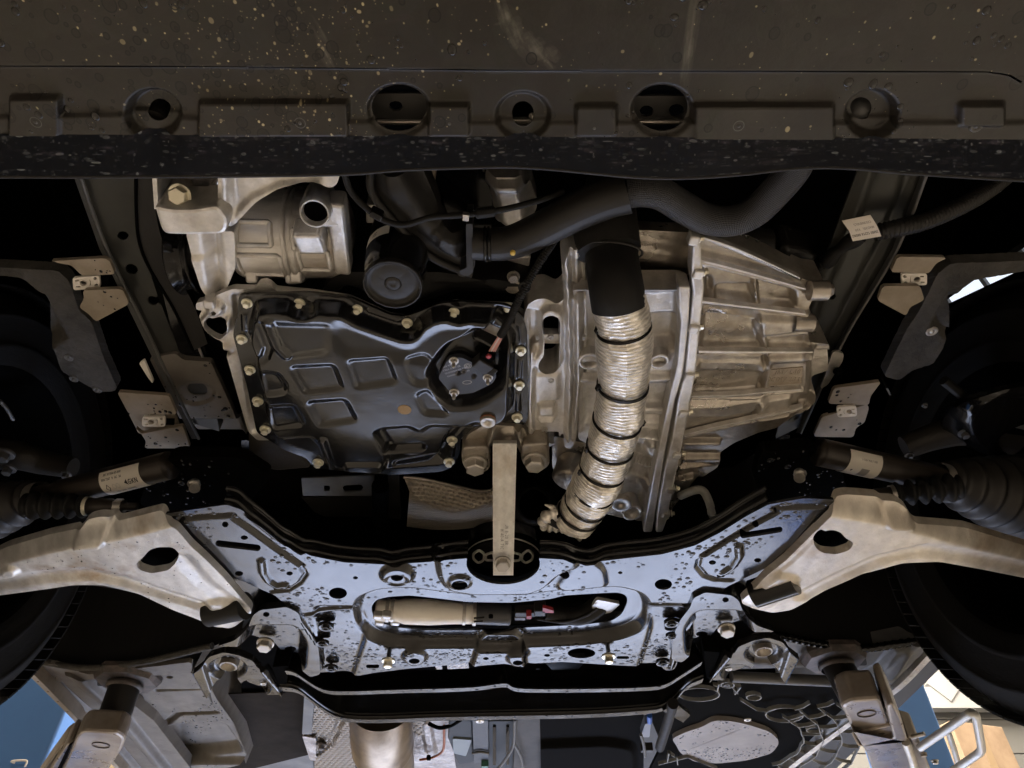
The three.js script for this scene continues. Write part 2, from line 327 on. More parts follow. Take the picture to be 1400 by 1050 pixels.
// ---------------------------------------------------------------- workshop: floor, wall, frame
{
  const g = new THREE.PlaneGeometry(24, 24); g.rotateX(-Math.PI / 2);
  const uv = g.attributes.uv; for (let i = 0; i < uv.count; i++) uv.setXY(i, uv.getX(i) * 24, uv.getY(i) * 24);
  struct('floor', g, mat({ map: tints(2, [0.30, 0.28, 0.25], [0.42, 0.40, 0.37], 1.7), roughness: 0.3, roughnessMap: noiseTex(0, 0.7, 1, 1.1) }));
  const wallMat = mat({ map: tints(0, [0.12, 0.117, 0.109], [0.145, 0.142, 0.132], 1.3, 1.4), roughness: 0.7 });
  const wall = new THREE.Group(); wall.name = 'back_wall'; wall.userData.kind = 'structure'; scene.add(wall);
  part(wall, 'core', box(V(0, 4, -6.35), 14, 8, 0.3, [0, 0, 0], 0.01), mat({ color: lin(0.10, 0.09, 0.08), roughness: 0.8 }));
  const leftMat = mat({ map: tints(0, [0.20, 0.155, 0.095], [0.24, 0.19, 0.12], 1.3, 1.4), roughness: 0.7 });
  for (let k = 0; k < 12; k++) part(wall, 'panel', box(V(4.6, 1.9 + k * 0.26, -6.18), 5.4, 0.254, 0.04, [0, 0, 0], 0.006), wallMat);
  for (let k = 0; k < 8; k++) part(wall, 'panel', box(V(-4.6, 1.9 + k * 0.5, -6.18), 5.4, 0.492, 0.04, [0, 0, 0], 0.006), leftMat);
  const right = new THREE.Group(); right.name = 'side_wall'; right.userData.kind = 'structure'; scene.add(right);
  part(right, 'core', box(V(5.2, 4, -1), 0.3, 8, 10.8, [0, 0, 0], 0.01), wallMat);
  for (let k = 0; k < 9; k++) part(right, 'panel', box(V(5.03, 4, -5.6 + k * 1.1), 0.04, 8, 1.09, [0, 0, 0], 0.006), wallMat);
  // grey steel bracing on the wall
  const t = thing('wall_bracing', 'grey steel bracing frame on the pale workshop wall beside the right blue lift post', 'bracing');
  const bar = (a, b, w) => { const A = PD(a[0], a[1], 6.1), B = PD(b[0], b[1], 6.1), d = B.clone().sub(A), g = new THREE.BoxGeometry(d.length(), w, 0.1); g.rotateZ(Math.atan2(d.y, d.x)); g.translate((A.x + B.x) / 2, (A.y + B.y) / 2, A.z); part(t, 'brace_bar', g, MT.greyBar).position.z += (k++) * 0.012; }; let k = 0;
  MT.greyBar = mat({ color: lin(0.30, 0.30, 0.30), roughness: 0.5 });
  bar([1255, 909], [1420, 909], 0.17); bar([1262, 957], [1460, 957], 0.17); bar([1279, 951], [1303, 914], 0.2);
}
{
  const t = thing('added_window', 'made-up glowing window added for the bright gap between the right arch liner and the tyre', 'window');
  part(t, 'pane', box(V(4.98, 6.9, -4.7), 0.02, 2.0, 2.6, [0, 0, 0], 0.004), mat({ color: lin(0.6, 0.62, 0.65), emissive: lin(0.55, 0.60, 0.68), emissiveIntensity: 0.8, roughness: 0.4 }));  // glowing pane added so the gap beside the tyre looks bright
  for (let k = -2; k <= 2; k++) part(t, 'glazing_bar', box(V(4.95, 6.9, -4.7 + k * 0.55), 0.04, 2.0, 0.05, [0, 0, 0], 0.004), MT.grey);
  part(t, 'sill', box(V(4.94, 5.86, -4.7), 0.1, 0.06, 2.8, [0, 0, 0], 0.004), MT.grey);
}
// blue lift posts
function post(label, face, z, depth) {
  const t = thing('lift_post', label, 'lift post', 'blue posts of the vehicle lift');
  const x = face;
  part(t, 'column', box(V((x[0] + x[1]) / 2, 1.9, -z - depth / 2), Math.abs(x[1] - x[0]), 3.8, depth, [0, 0, 0], 0.012), MT.blue);
  part(t, 'base_plate', box(V((x[0] + x[1]) / 2, 0.012, -z - depth / 2), Math.abs(x[1] - x[0]) + 0.2, 0.024, depth + 0.25, [0, 0, 0], 0.004), MT.blue);
  return t;
}
{
  const zl = 3.1, zr = 3.1;
  const la = PD(-30, 1000, zl).x, lb = PD(78, 1000, zl).x, ra = PD(1216, 1000, zr).x, rb = PD(1289, 1000, zr).x;
  const L = post('blue steel lift post at the left edge behind the left lift arm', [la, lb], zl, 0.28);
  const g = PD(20, 1043, zl), h = [g, g.clone().add(V(0.055, 0.002, 0.0)), g.clone().add(V(0.06, -0.02, 0.0))];
  part(L, 'hook', sweep([g.clone().add(V(0, 0, -0.01)), ...h.map(p => p.clone().add(V(0, 0, 0.02)))], 0.004, { n: 16, m: 8 }), MT.white);
  post('blue steel lift post behind the right lift arm and its bent grey handle', [ra, rb], zr, 0.28);
  const b = thing('cardboard_box', 'brown cardboard box high on a shelf beyond the right lift post', 'box');
  const c = PD(1320, 1040, 5.2);
  part(b, 'carton', box(c, 0.42, 0.34, 0.4, [0, 0.3, 0], 0.004), mat({ map: tints(1, [0.22, 0.15, 0.095], [0.30, 0.215, 0.14], 0.4), roughness: 0.9 }));
  part(b, 'packing_tape', box(c.clone().add(V(0, 0, 0)), 0.06, 0.343, 0.403, [0, 0.3, 0], 0.002), mat({ color: lin(0.28, 0.2, 0.12), roughness: 0.35 }));
  const s = thing('wall_shelf', 'plain grey shelf under the cardboard box beyond the right lift post', 'shelf');
  part(s, 'board', box(c.clone().add(V(0, -0.19, -0.45)), 0.9, 0.03, 1.5, [0, 0, 0], 0.004), MT.grey);
}
// ---------------------------------------------------------------- vehicle body above everything
{
  const t = thing('vehicle_body', 'dark underside of the raised vehicle body around the engine bay', 'vehicle');
  const y = CAMY + 1.32;
  part(t, 'engine_bay_roof', box(V(0, y, -0.72), 1.99, 0.03, 1.30, [0, 0, 0], 0.004), MT.dark);
  const side = (x, pts, hole) => { const sh = new THREE.Shape(pts.map(p => new THREE.Vector2(p[0], CAMY + p[1]))); if (hole) sh.holes.push(new THREE.Path(hole.map(p => new THREE.Vector2(p[0], CAMY + p[1])))); const g = new THREE.ExtrudeGeometry(sh, { depth: 0.02, bevelEnabled: false }); g.rotateY(Math.PI / 2); g.translate(x, 0, 0); part(t, 'bay_side', g, MT.dark); };
  side(-0.96, [[0.10, 0.74], [1.32, 0.74], [1.32, 1.31], [0.10, 1.31]]);
  side(0.95, [[0.10, 0.74], [1.32, 0.74], [1.32, 1.30], [0.10, 1.30]], [[0.785, 1.065], [1.03, 1.232], [1.06, 1.27], [0.92, 1.20], [0.785, 1.125]]);
  part(t, 'nose_panel', box(V(0, CAMY + 0.93, -0.105), 1.9, 0.84, 0.02, [0, 0, 0], 0.004), MT.dark);
  part(t, 'bulkhead', box(V(0, CAMY + 1.05, -1.34), 1.9, 0.6, 0.03, [0, 0, 0], 0.004), MT.dark);
  part(t, 'floor_pan', box(V(0, CAMY + 0.86, -2.43), 2.44, 0.03, 2.16, [0, 0, 0], 0.004), mat({ color: lin(0.03, 0.028, 0.026), roughness: 0.7 }));
  part(t, 'cabin_shell', box(V(0, CAMY + 1.66, -1.8), 1.84, 0.6, 3.4, [0, 0, 0], 0.05), MT.grey);
}
// ---------------------------------------------------------------- front undertray
{
  const t = thing('front_undertray', 'black splashed plastic front undertray across the top with round holes and rectangular pads', 'undertray');
  const speck = canvasTex(2048, 1024, (c, w, h) => {
    c.fillStyle = 'rgb(36,32,28)'; c.fillRect(0, 0, w, h);
    for (let i = 0; i < 2600; i++) { const v = 30 + rnd() * 34; c.fillStyle = `rgba(${v},${v * 0.93},${v * 0.84},0.10)`; c.beginPath(); c.ellipse(rnd() * w, rnd() * h, 10 + rnd() * 60, 4 + rnd() * 20, rnd() * 3, 0, 7); c.fill(); }
    // pale scuffs
    for (const [x, y, rx, ry, a] of [[1008, 540, 9, 46, 0.25], [1030, 505, 12, 50, 0.4], [1062, 478, 13, 52, 0.6], [1092, 458, 9, 34, 0.7], [1330, 500, 8, 150, 0.05], [700, 480, 7, 60, 0.3]])
      for (let k = 0; k < 26; k++) { c.fillStyle = 'rgba(168,160,146,0.055)'; c.beginPath(); c.ellipse(x + (rnd() - 0.5) * rx * 2, y + (rnd() - 0.5) * ry, rx * rnd(), ry * rnd() * 0.6, a, 0, 7); c.fill(); }
    // dried splashes: dense in the middle left
    for (let i = 0; i < 2600; i++) {
      let x = rnd() < 0.66 ? (0.14 + 0.175 * (rnd() + rnd())) * w : rnd() * w, y = rnd() * h;
      const r = rnd() < 0.025 ? 2.2 + rnd() * 2.2 : 0.8 + Math.pow(rnd(), 3) * 1.9, v = 150 + rnd() * 60;
      c.fillStyle = `rgba(${v},${v * 0.93},${v * 0.72},${0.35 + rnd() * 0.55})`;
      c.beginPath(); c.ellipse(x, y, r * (0.7 + rnd() * 0.5), r * (0.8 + rnd() * 0.9), 0.4 * (rnd() - 0.5), 0, 7); c.fill();
    }
    // dark drying rings
    for (let i = 0; i < 420; i++) {
      const x = (rnd() < 0.65 ? rnd() * 0.34 : rnd()) * w, y = 60 + rnd() * 540, r = 3 + Math.pow(rnd(), 2) * 13;
      c.fillStyle = 'rgba(16,14,12,0.35)'; c.beginPath(); c.ellipse(x, y, r * 0.8, r, 0, 0, 7); c.fill();
      c.strokeStyle = 'rgba(8,7,6,0.85)'; c.lineWidth = 2; c.stroke();
    }
  });
  const PW = 0.80, PZ0 = -0.05, PZ1 = -0.42;     // metres covered by the print
  speck.repeat.set(1 / PW, -1 / 0.36); speck.offset.set(0.5, 0.0);
  const tray = mat({ map: speck, roughness: 0.5, roughnessMap: roughVar, bumpMap: fineBump, bumpScale: 0.0002, specularIntensity: 0.8 });
  const h = 0.50, pad = (x0, y0, x1, y1) => fil(rect(x0, y0, x1, y1), 5);
  const pads = [pad(15, 131, 84, 184), pad(273, 137, 477, 184), pad(586, 141, 642, 184), pad(787, 142, 843, 184), pad(948, 141, 1139, 190), pad(1310, 140, 1372, 170)];
  const R = relief({
    outline: [[-90, -120], [1490, -120], [1490, 190], [1180, 187], [700, 185], [300, 183], [-90, 181]], h, step: 0.0012, thick: 0.001,
    holes: [[[-120, 88.6], [300, 90.6], [700, 95.6], [1352, 97.6], [1382, 102], [1400, 113], [1396, 114.5], [1379, 104.6], [1350, 100], [700, 98], [300, 93], [-120, 91]], ell(545, 150, 38, 31), ell(905, 150, 37, 31), ell(715, 160, 15, 16), ell(212, 158, 15, 14), ell(1184, 156, 15, 14)],
    feats: [
      { p: [[-120, 90], [300, 92], [700, 97], [1350, 99], [1375, 102], [1392, 112], [1520, 114], [1520, 230], [-120, 230]], dh: 0.001, w: 0.003 },
      { p: [[-120, 162], [170, 157], [290, 163], [480, 167], [590, 168], [1510, 168], [1510, 240], [-120, 240]], dh: -0.003, w: 0.0022 },
      ...pads.map(p => ({ p, h: h - 0.0048, w: 0.0026, at: h })),
      { p: ell(715, 156, 36, 30), dh: 0.006, w: 0.004 }, { p: ell(212, 152, 36, 31), dh: 0.010, w: 0.005 }, { p: ell(1190, 152, 34, 30), dh: 0.010, w: 0.005 },
      { p: ell(545, 150, 42, 34), dh: 0.004, w: 0.004 }, { p: ell(905, 150, 41, 34), dh: 0.004, w: 0.004 },
    ],
  });
  part(t, 'panel', R.geo, tray);
  part(t, 'seam_backing', extr([[-120, 74], [1520, 74], [1520, 122], [-120, 122]], h + 0.008, 0.002), MT.dark);
  // rising rear lip
  const edge = smoothLine([[-90, 241], [0, 241], [160, 241], [450, 238], [560, 231], [690, 227.5], [760, 231], [850, 240], [920, 243], [1000, 239], [1080, 230.5], [1150, 228.5], [1240, 236], [1400, 246], [1490, 249]], 90);
  const xs = edge.map(e => e[0]);
  const lipTop = xs.map(x => { const y = x < 300 ? 181.3 + (x + 90) / 390 * 1.7 : x < 700 ? 183 + (x - 300) / 200 : x < 1180 ? 185 + (x - 700) / 240 : 187 + (x - 1180) / 103; const q = P(x, y, h - 0.001); q.y = R.height(q.x, q.z) + 0.0005; return q; });
  const lipEdge = edge.map(([x, y]) => P(x, y, 0.578));
  const lipTex = canvasTex(2048, 256, (c, w, hh) => {
    c.fillStyle = 'rgb(15,14,13)'; c.fillRect(0, 0, w, hh);
    for (let i = 0; i < 1300; i++) { const y = Math.pow(rnd(), 1.3) * hh * 0.85, v = 100 + rnd() * 80; c.fillStyle = `rgba(${v},${v},${v * 0.92},${0.06 + rnd() * rnd() * 0.55})`; c.beginPath(); c.ellipse(rnd() * w, y, 1 + rnd() * rnd() * 9, 2 + rnd() * 10, 0, 0, 7); c.fill(); }
    for (let i = 0; i < 60; i++) { const y = Math.pow(rnd(), 1.5) * hh * 0.7, x = rnd() * w; for (let k = 0; k < 10; k++) { c.fillStyle = 'rgba(140,138,130,0.05)'; c.beginPath(); c.ellipse(x + rnd() * 30, y + rnd() * 20, 12 * rnd(), 18 * rnd(), 0, 0, 7); c.fill(); } }
  });
  lipTex.repeat.set(1 / 0.9, -1 / 0.11);
  part(t, 'rear_lip', strip(lipTop, lipEdge, 6), mat({ map: lipTex, roughness: 0.6, specularIntensity: 0.12 }), 'dark streaked rear lip of the undertray');
  part(t, 'edge_bead', sweep(lipEdge.filter((_, i) => i % 3 === 0), 0.0022, { n: 200, m: 8 }), MT.plastic);
  for (const [x, y, r] of [[53, 163, 9], [412, 164, 9], [615, 165, 8], [812, 171, 8], [1008, 168, 9], [1333, 170, 9]]) { const p = P(x, y, h); p.y = R.height(p.x, p.z) + 0.001; bolt(t, p, r * M(x, y, h), MT.plate, 'clip', null, 'clip'); }
  drops(t, R, 420, 0.0006, 0.0036, MT.drop, 3);
  // crossmember plates seen through the holes
  for (const [cx, lab] of [[545, 'black plate with one small hole seen in the left round undertray hole'], [905, 'black plate with two round holes seen in the right round undertray hole']]) {
    const b = thing('crossmember_plate', lab, 'bracket');
    const holes = cx === 545 ? [ell(541, 145, 10, 7)] : [ell(884, 152, 10, 8), ell(925, 151, 11, 9)];
    part(b, 'plate', relief({ outline: rect(cx - 55, cx === 545 ? 128 : 131, cx + 55, 167), h: 0.53, holes, step: 0.003 }).geo, MT.plate);
    part(b, 'edge_flange', cyl(P(cx - 55, 167, 0.53), P(cx + 55, 167, 0.53), 0.0022), MT.steel);
    part(b, 'back_plate', extr(rect(cx - 75, 70, cx + 75, 190), 0.62, 0.004), MT.dark);
  }
  const s1 = thing('bumper_stub', 'dark ribbed plastic stub inside the left recessed undertray hole', 'bracket');
  part(s1, 'stub', sweep(px3([[210, 168, 0.515], [214, 150, 0.53]]), 0.011, { n: 8 }), MT.plastic); part(s1, 'flange', extr(ell(212, 156, 24), 0.535, 0.004), MT.dark);
  const s2 = thing('bumper_bolt_pocket', 'pale scuffed dome inside the right recessed undertray hole', 'bracket');
  part(s2, 'dome', place(lathe([[0.016, -0.02], [0.014, 0], [0.008, 0.006], [0, 0.007]]), P(1178, 160, 0.52)), MT.grey); part(s2, 'flange', extr(ell(1184, 156, 24), 0.535, 0.004), MT.dark);
  const s3 = thing('tow_mount', 'dark mount seen in the small central undertray hole', 'bracket');
  part(s3, 'bar', box(P(714, 166, 0.53), 0.04, 0.006, 0.006), MT.steel); part(s3, 'plate', extr(ell(715, 158, 28), 0.545, 0.004), MT.dark);
  bolt(s3, P(727, 158, 0.515), 0.0022, MT.steel, 'socket', null, 'pin');
}
// ---------------------------------------------------------------- chassis rails and wheel arches
{
  const h = 0.80;
  const L = thing('chassis_rail', 'dark grey left chassis rail with round holes and a pale wet lower plate', 'chassis rail');
  const RL = relief({ outline: [[92, 200], [144, 340], [200, 455], [258, 577], [300, 590], [285, 500], [247, 487], [240, 467], [214, 400], [195, 340], [186, 290], [180, 200]], h, step: 0.004, holes: [ell(168, 322, 8, 6), ell(180, 368, 9, 7, 20, 0.4), ell(209, 411, 8, 6, 20, 0.4)], tilt: null, feats: [] });
  part(L, 'rail_face', RL.geo, MT.rail);
  const fl = [[86, 200], [136, 340], [192, 455], [262, 600]];
  part(L, 'flange', strip(fl.map(p => P(p[0], p[1], h - 0.012)), fl.map(p => P(p[0] + 9, p[1], h - 0.004)), 1), MT.grey);
  part(L, 'seam_bead', sweep(fl.map(p => P(p[0] + 10, p[1], h - 0.006)), 0.0025, { n: 30, m: 8 }), MT.grey);
  part(L, 'rail_side', strip([[180, 200], [186, 290], [195, 340], [214, 400], [240, 467], [300, 590]].map(p => P(p[0], p[1], h)), [[180, 200], [186, 290], [195, 340], [214, 400], [240, 467], [300, 590]].map(p => P(p[0], p[1], h).add(V(0, 0.2, 0))), 1), MT.rail);
  const RP = relief({ outline: fil([[204, 490], [240, 483], [250, 492], [288, 495], [318, 560], [335, 605], [262, 605]], 4), h: h - 0.006, step: 0.003, thick: 0.01, holes: [fil([[256, 527], [278, 527], [283, 534], [282, 542], [262, 543], [255, 536]], 5)], feats: [{ p: ell(268, 537, 25, 15), dh: 0.004, w: 0.006 }, { p: [[255, 570], [330, 570], [345, 620], [250, 620]], dh: 0.03, w: 0.03 }] });
  part(L, 'lower_plate', RP.geo, MT.primer, 'pale grey lower plate with an oval hole');
  drops(L, RP, 40, 0.001, 0.004, MT.drop, 2);
  const Rr = thing('chassis_rail', 'plain dark grey right chassis rail running down beside the gearbox', 'chassis rail');
  const RR = relief({ outline: [[1185, 200], [1275, 200], [1222, 340], [1150, 465], [1095, 583], [1060, 600], [1085, 500], [1110, 400]], h, step: 0.005, holes: [ell(1137, 405, 6, 5)], feats: [{ l: [[1200, 200], [1165, 300], [1120, 400], [1080, 520]], dh: -0.006, r: 0.012 }, { l: [[1255, 200], [1215, 310], [1140, 450], [1085, 570]], dh: 0.004, r: 0.008 }] });
  part(Rr, 'rail_face', RR.geo, MT.rail);
  const fr = [[1282, 200], [1228, 340], [1155, 465], [1096, 592]];
  part(Rr, 'flange', strip(fr.map(p => P(p[0], p[1], h - 0.014)), fr.map(p => P(p[0] - 8, p[1], h)), 1), MT.grey);
  part(Rr, 'seam_bead', sweep(fr.map(p => P(p[0] - 1, p[1], h - 0.014)), 0.0022, { n: 30, m: 8 }), MT.grey);
  const tab = extr(fil([[1138, 482], [1144, 480], [1154, 484], [1152, 494], [1132, 526], [1122, 532]], 3), h - 0.02, 0.004); part(Rr, 'tab', tab, MT.steel);
  boltPx(Rr, 1145, 507, h - 0.025, 6, MT.dark, 'flange');
  const tabL = extr(fil([[190, 497], [197, 492], [210, 522], [208, 524], [202, 516]], 2), h - 0.02, 0.004); part(L, 'tab', tabL, MT.white);
}
// bracket plates with speed nuts beside the rails
function clipPlate(name, label, polys, h, mt, nDrops) {
  const t = thing(name, label, 'bracket plate');
  for (const p of polys) { const R = relief({ outline: fil(p, 4), h, step: 0.003, thick: 0.006 }); part(t, 'plate', R.geo, mt); if (nDrops) drops(t, R, nDrops, 0.001, 0.0035, MT.drop, 2); }
  return t;
}
function speedNut(label, cx, cy, w, hh, rot, h) {
  const t = thing('speed_nut', label, 'clip', 'pale speed nut clips beside the chassis rails');
  const tf = p => p.map(([x, y]) => [cx + x * Math.cos(rot) - y * Math.sin(rot), cy + x * Math.sin(rot) + y * Math.cos(rot)]);
  const s = w / 36;
  const holes = [tf(ell(-4 * s, 0, 5 * s, 4 * s, 14)), tf(rect(-15 * s, -5 * s, -9 * s, -3 * s)), tf(rect(-14 * s, 3 * s, -8 * s, 5 * s)), tf(ell(12 * s, -5 * s, 2.6 * s, 2 * s, 10)), tf(ell(13 * s, 4 * s, 2.6 * s, 2 * s, 10)), tf([[4 * s, -5 * s], [6 * s, -3 * s], [6 * s, 3 * s], [4 * s, 5 * s], [5 * s, 0]])];
  part(t, 'clip_body', extr(tf(fil(rect(-w / 2, -hh / 2, w / 2, hh / 2), 4)), h, 0.004, { holes }), MT.white);
  part(t, 'thread_collar', place(lathe([[0.007, -0.012], [0.007, 0.0], [0.004, 0.0], [0.004, -0.012]], 16), P(cx - 4 * s * Math.cos(rot), cy - 4 * s * Math.sin(rot), h + 0.004)), MT.steel);
  part(t, 'tongue', extr(tf(rect(w / 2 - 3, -hh / 2 + 3, w / 2 + 12, hh / 2 - 3)), h + 0.006, 0.003), MT.dark);
}
clipPlate('bracket_plate', 'upper left tan bracket plates above and below a white clip by the left rail', [[[66, 357], [143, 353], [150, 357], [157, 375], [112, 377], [98, 363]], [[113, 397], [165, 395], [170, 400], [176, 415], [174, 417], [131, 440], [122, 430], [108, 420], [115, 408]]], 0.775, MT.tan, 6);
speedNut('white clip between the tan plates by the upper left chassis rail', 118, 387, 37, 17, -0.08, 0.785);
clipPlate('bracket_plate', 'lower left brown wet bracket plates above and below a white clip over the driveshaft', [[[160, 536], [215, 540], [231, 541], [242, 567], [176, 566]], [[178, 571], [190, 594], [246, 583], [250, 582], [260, 613], [197, 613], [200, 604]]], 0.745, MT.tan, 12);
part(things[things.length - 1], 'backing', relief({ outline: [[176, 566], [240, 567], [246, 585], [190, 594]], h: 0.758, step: 0.004 }).geo, MT.tan);
speedNut('white clip on the lower left bracket plates over the left driveshaft', 210, 577, 32, 13, 0.02, 0.742);
clipPlate('bracket_plate', 'upper right tan bracket plates above and below a white clip by the right rail', [[[1227, 351], [1296, 352], [1280, 360], [1270, 374], [1218, 372]], [[1206, 393], [1210, 391], [1258, 391], [1264, 410], [1244, 420], [1239, 432], [1200, 411]]], 0.775, MT.tan, 0);
speedNut('white clip between the tan plates by the upper right chassis rail', 1250, 382, 35, 16, Math.PI, 0.785);
clipPlate('bracket_plate', 'lower right pale bracket plates above and below a white clip over the driveshaft', [[[1140, 531], [1205, 522], [1190, 542], [1188, 554], [1132, 552]], [[1124, 570], [1186, 553], [1188, 558], [1182, 578], [1170, 585], [1167, 598], [1112, 597]]], 0.745, MT.tan, 5);
speedNut('white clip on the lower right bracket plates over the right driveshaft', 1158, 563, 27, 14, Math.PI - 0.06, 0.742);
// wheel arch liners
{
  const L = thing('wheel_arch_liner', 'rough grey felt arch liner by the left front wheel', 'wheel arch liner');
  part(L, 'felt', relief({ outline: fil([[-40, 362], [0, 366], [80, 370], [95, 385], [108, 425], [125, 440], [142, 490], [160, 530], [157, 535], [135, 536], [110, 522], [84, 508], [75, 480], [63, 465], [62, 405], [30, 380], [-40, 372]], 6), h: 0.84, step: 0.004, thick: 0.02, rough: 0.0012, feats: [{ p: [[62, 400], [90, 455], [62, 470]], dh: 0.02, w: 0.02 }] }).geo, MT.liner);
  for (const [x, y] of [[94, 489], [101, 518], [133, 533]]) boltPx(L, x, y, 0.84, 6, MT.grey, 'clip', null, 'clip');
  const Rr = thing('wheel_arch_liner', 'rough grey felt arch liner curving round the right front wheel', 'wheel arch liner');
  part(Rr, 'felt', relief({ outline: fil([[1450, 354], [1360, 358], [1300, 360], [1282, 374], [1266, 407], [1255, 428], [1240, 450], [1208, 515], [1230, 520], [1247, 506], [1276, 498], [1290, 475], [1298, 450], [1298, 410], [1330, 383], [1400, 371], [1450, 366]], 6), h: 0.84, step: 0.004, thick: 0.02, rough: 0.0012, feats: [{ l: [[1298, 400], [1278, 438], [1298, 456]], dh: 0.01, r: 0.008 }] }).geo, MT.liner);
  boltPx(Rr, 1274, 453, 0.84, 8, MT.steel, 'clip', null, 'clip');
}
// ---------------------------------------------------------------- engine: block, pan, filter
const HP = 0.675, HF = 0.70;           // pan bottom and flange levels
{
  const t = thing('engine_block', 'bare cast aluminium engine block edge around the black oil pan', 'engine');
  part(t, 'lower_casing', relief({
    outline: fil([[268, 414], [285, 411], [300, 402], [318, 395], [348, 396], [354, 388], [362, 386], [370, 390], [376, 397], [420, 401], [477, 409], [502, 420], [534, 434], [556, 437], [620, 416], [700, 420], [722, 433], [728, 582], [700, 596], [640, 600], [352, 602], [339, 590], [304, 467], [294, 463], [280, 452], [272, 432], [277, 424], [268, 424]], 3),
    h: HF + 0.012, step: 0.0028, thick: 0.010, holes: [fil([[281, 432], [290, 436], [302, 432], [313, 440], [311, 455], [304, 461], [292, 456], [280, 446]], 5), ell(294, 423, 4, 3)],
    feats: [{ p: ell(294, 423, 11, 9), dh: -0.008, w: 0.004 }, { l: [[284, 430], [277, 440], [286, 454], [300, 462], [312, 450], [312, 436]], dh: -0.006, r: 0.004 }, { p: ell(309, 478, 9, 7), dh: -0.003, w: 0.005 }, { p: ell(309, 478, 5, 4), dh: 0.012, w: 0.004 }, { p: [[318, 402], [335, 402], [352, 590], [345, 590]], dh: 0.006, w: 0.004 }],
  }).geo, MT.cast);
  part(t, 'rear_lug', extr(fil([[339, 592], [352, 592], [375, 606], [412, 622], [425, 640], [380, 644], [352, 640], [340, 625]], 5), HF + 0.02, 0.05, { bevel: 0.004 }), MT.castBlack);
  part(t, 'front_cover', relief({ outline: [[440, 398], [455, 380], [480, 372], [600, 372], [690, 384], [742, 398], [742, 430], [700, 414], [624, 410], [560, 430], [520, 424], [480, 404]], h: 0.735, step: 0.005, thick: 0.1, feats: [{ l: [[480, 400], [560, 424], [620, 402], [720, 404]], dh: 0.02, r: 0.02 }, { l: [[600, 382], [660, 384], [690, 400]], dh: -0.006, r: 0.006 }] }).geo, MT.rubber, 'black cover between oil filter and oil pan');
  part(t, 'front_wall', extr([[320, 340], [480, 340], [610, 340], [740, 330], [745, 398], [460, 396], [320, 394]], 0.86, 0.02), MT.dark);
  boltPx(t, 702, 378, 0.725, 9, MT.castDark, 'hex');
  part(t, 'bolt_boss', cyl(P(701, 392, 0.735), P(701, 360, 0.80), 0.010), MT.castDark);
}
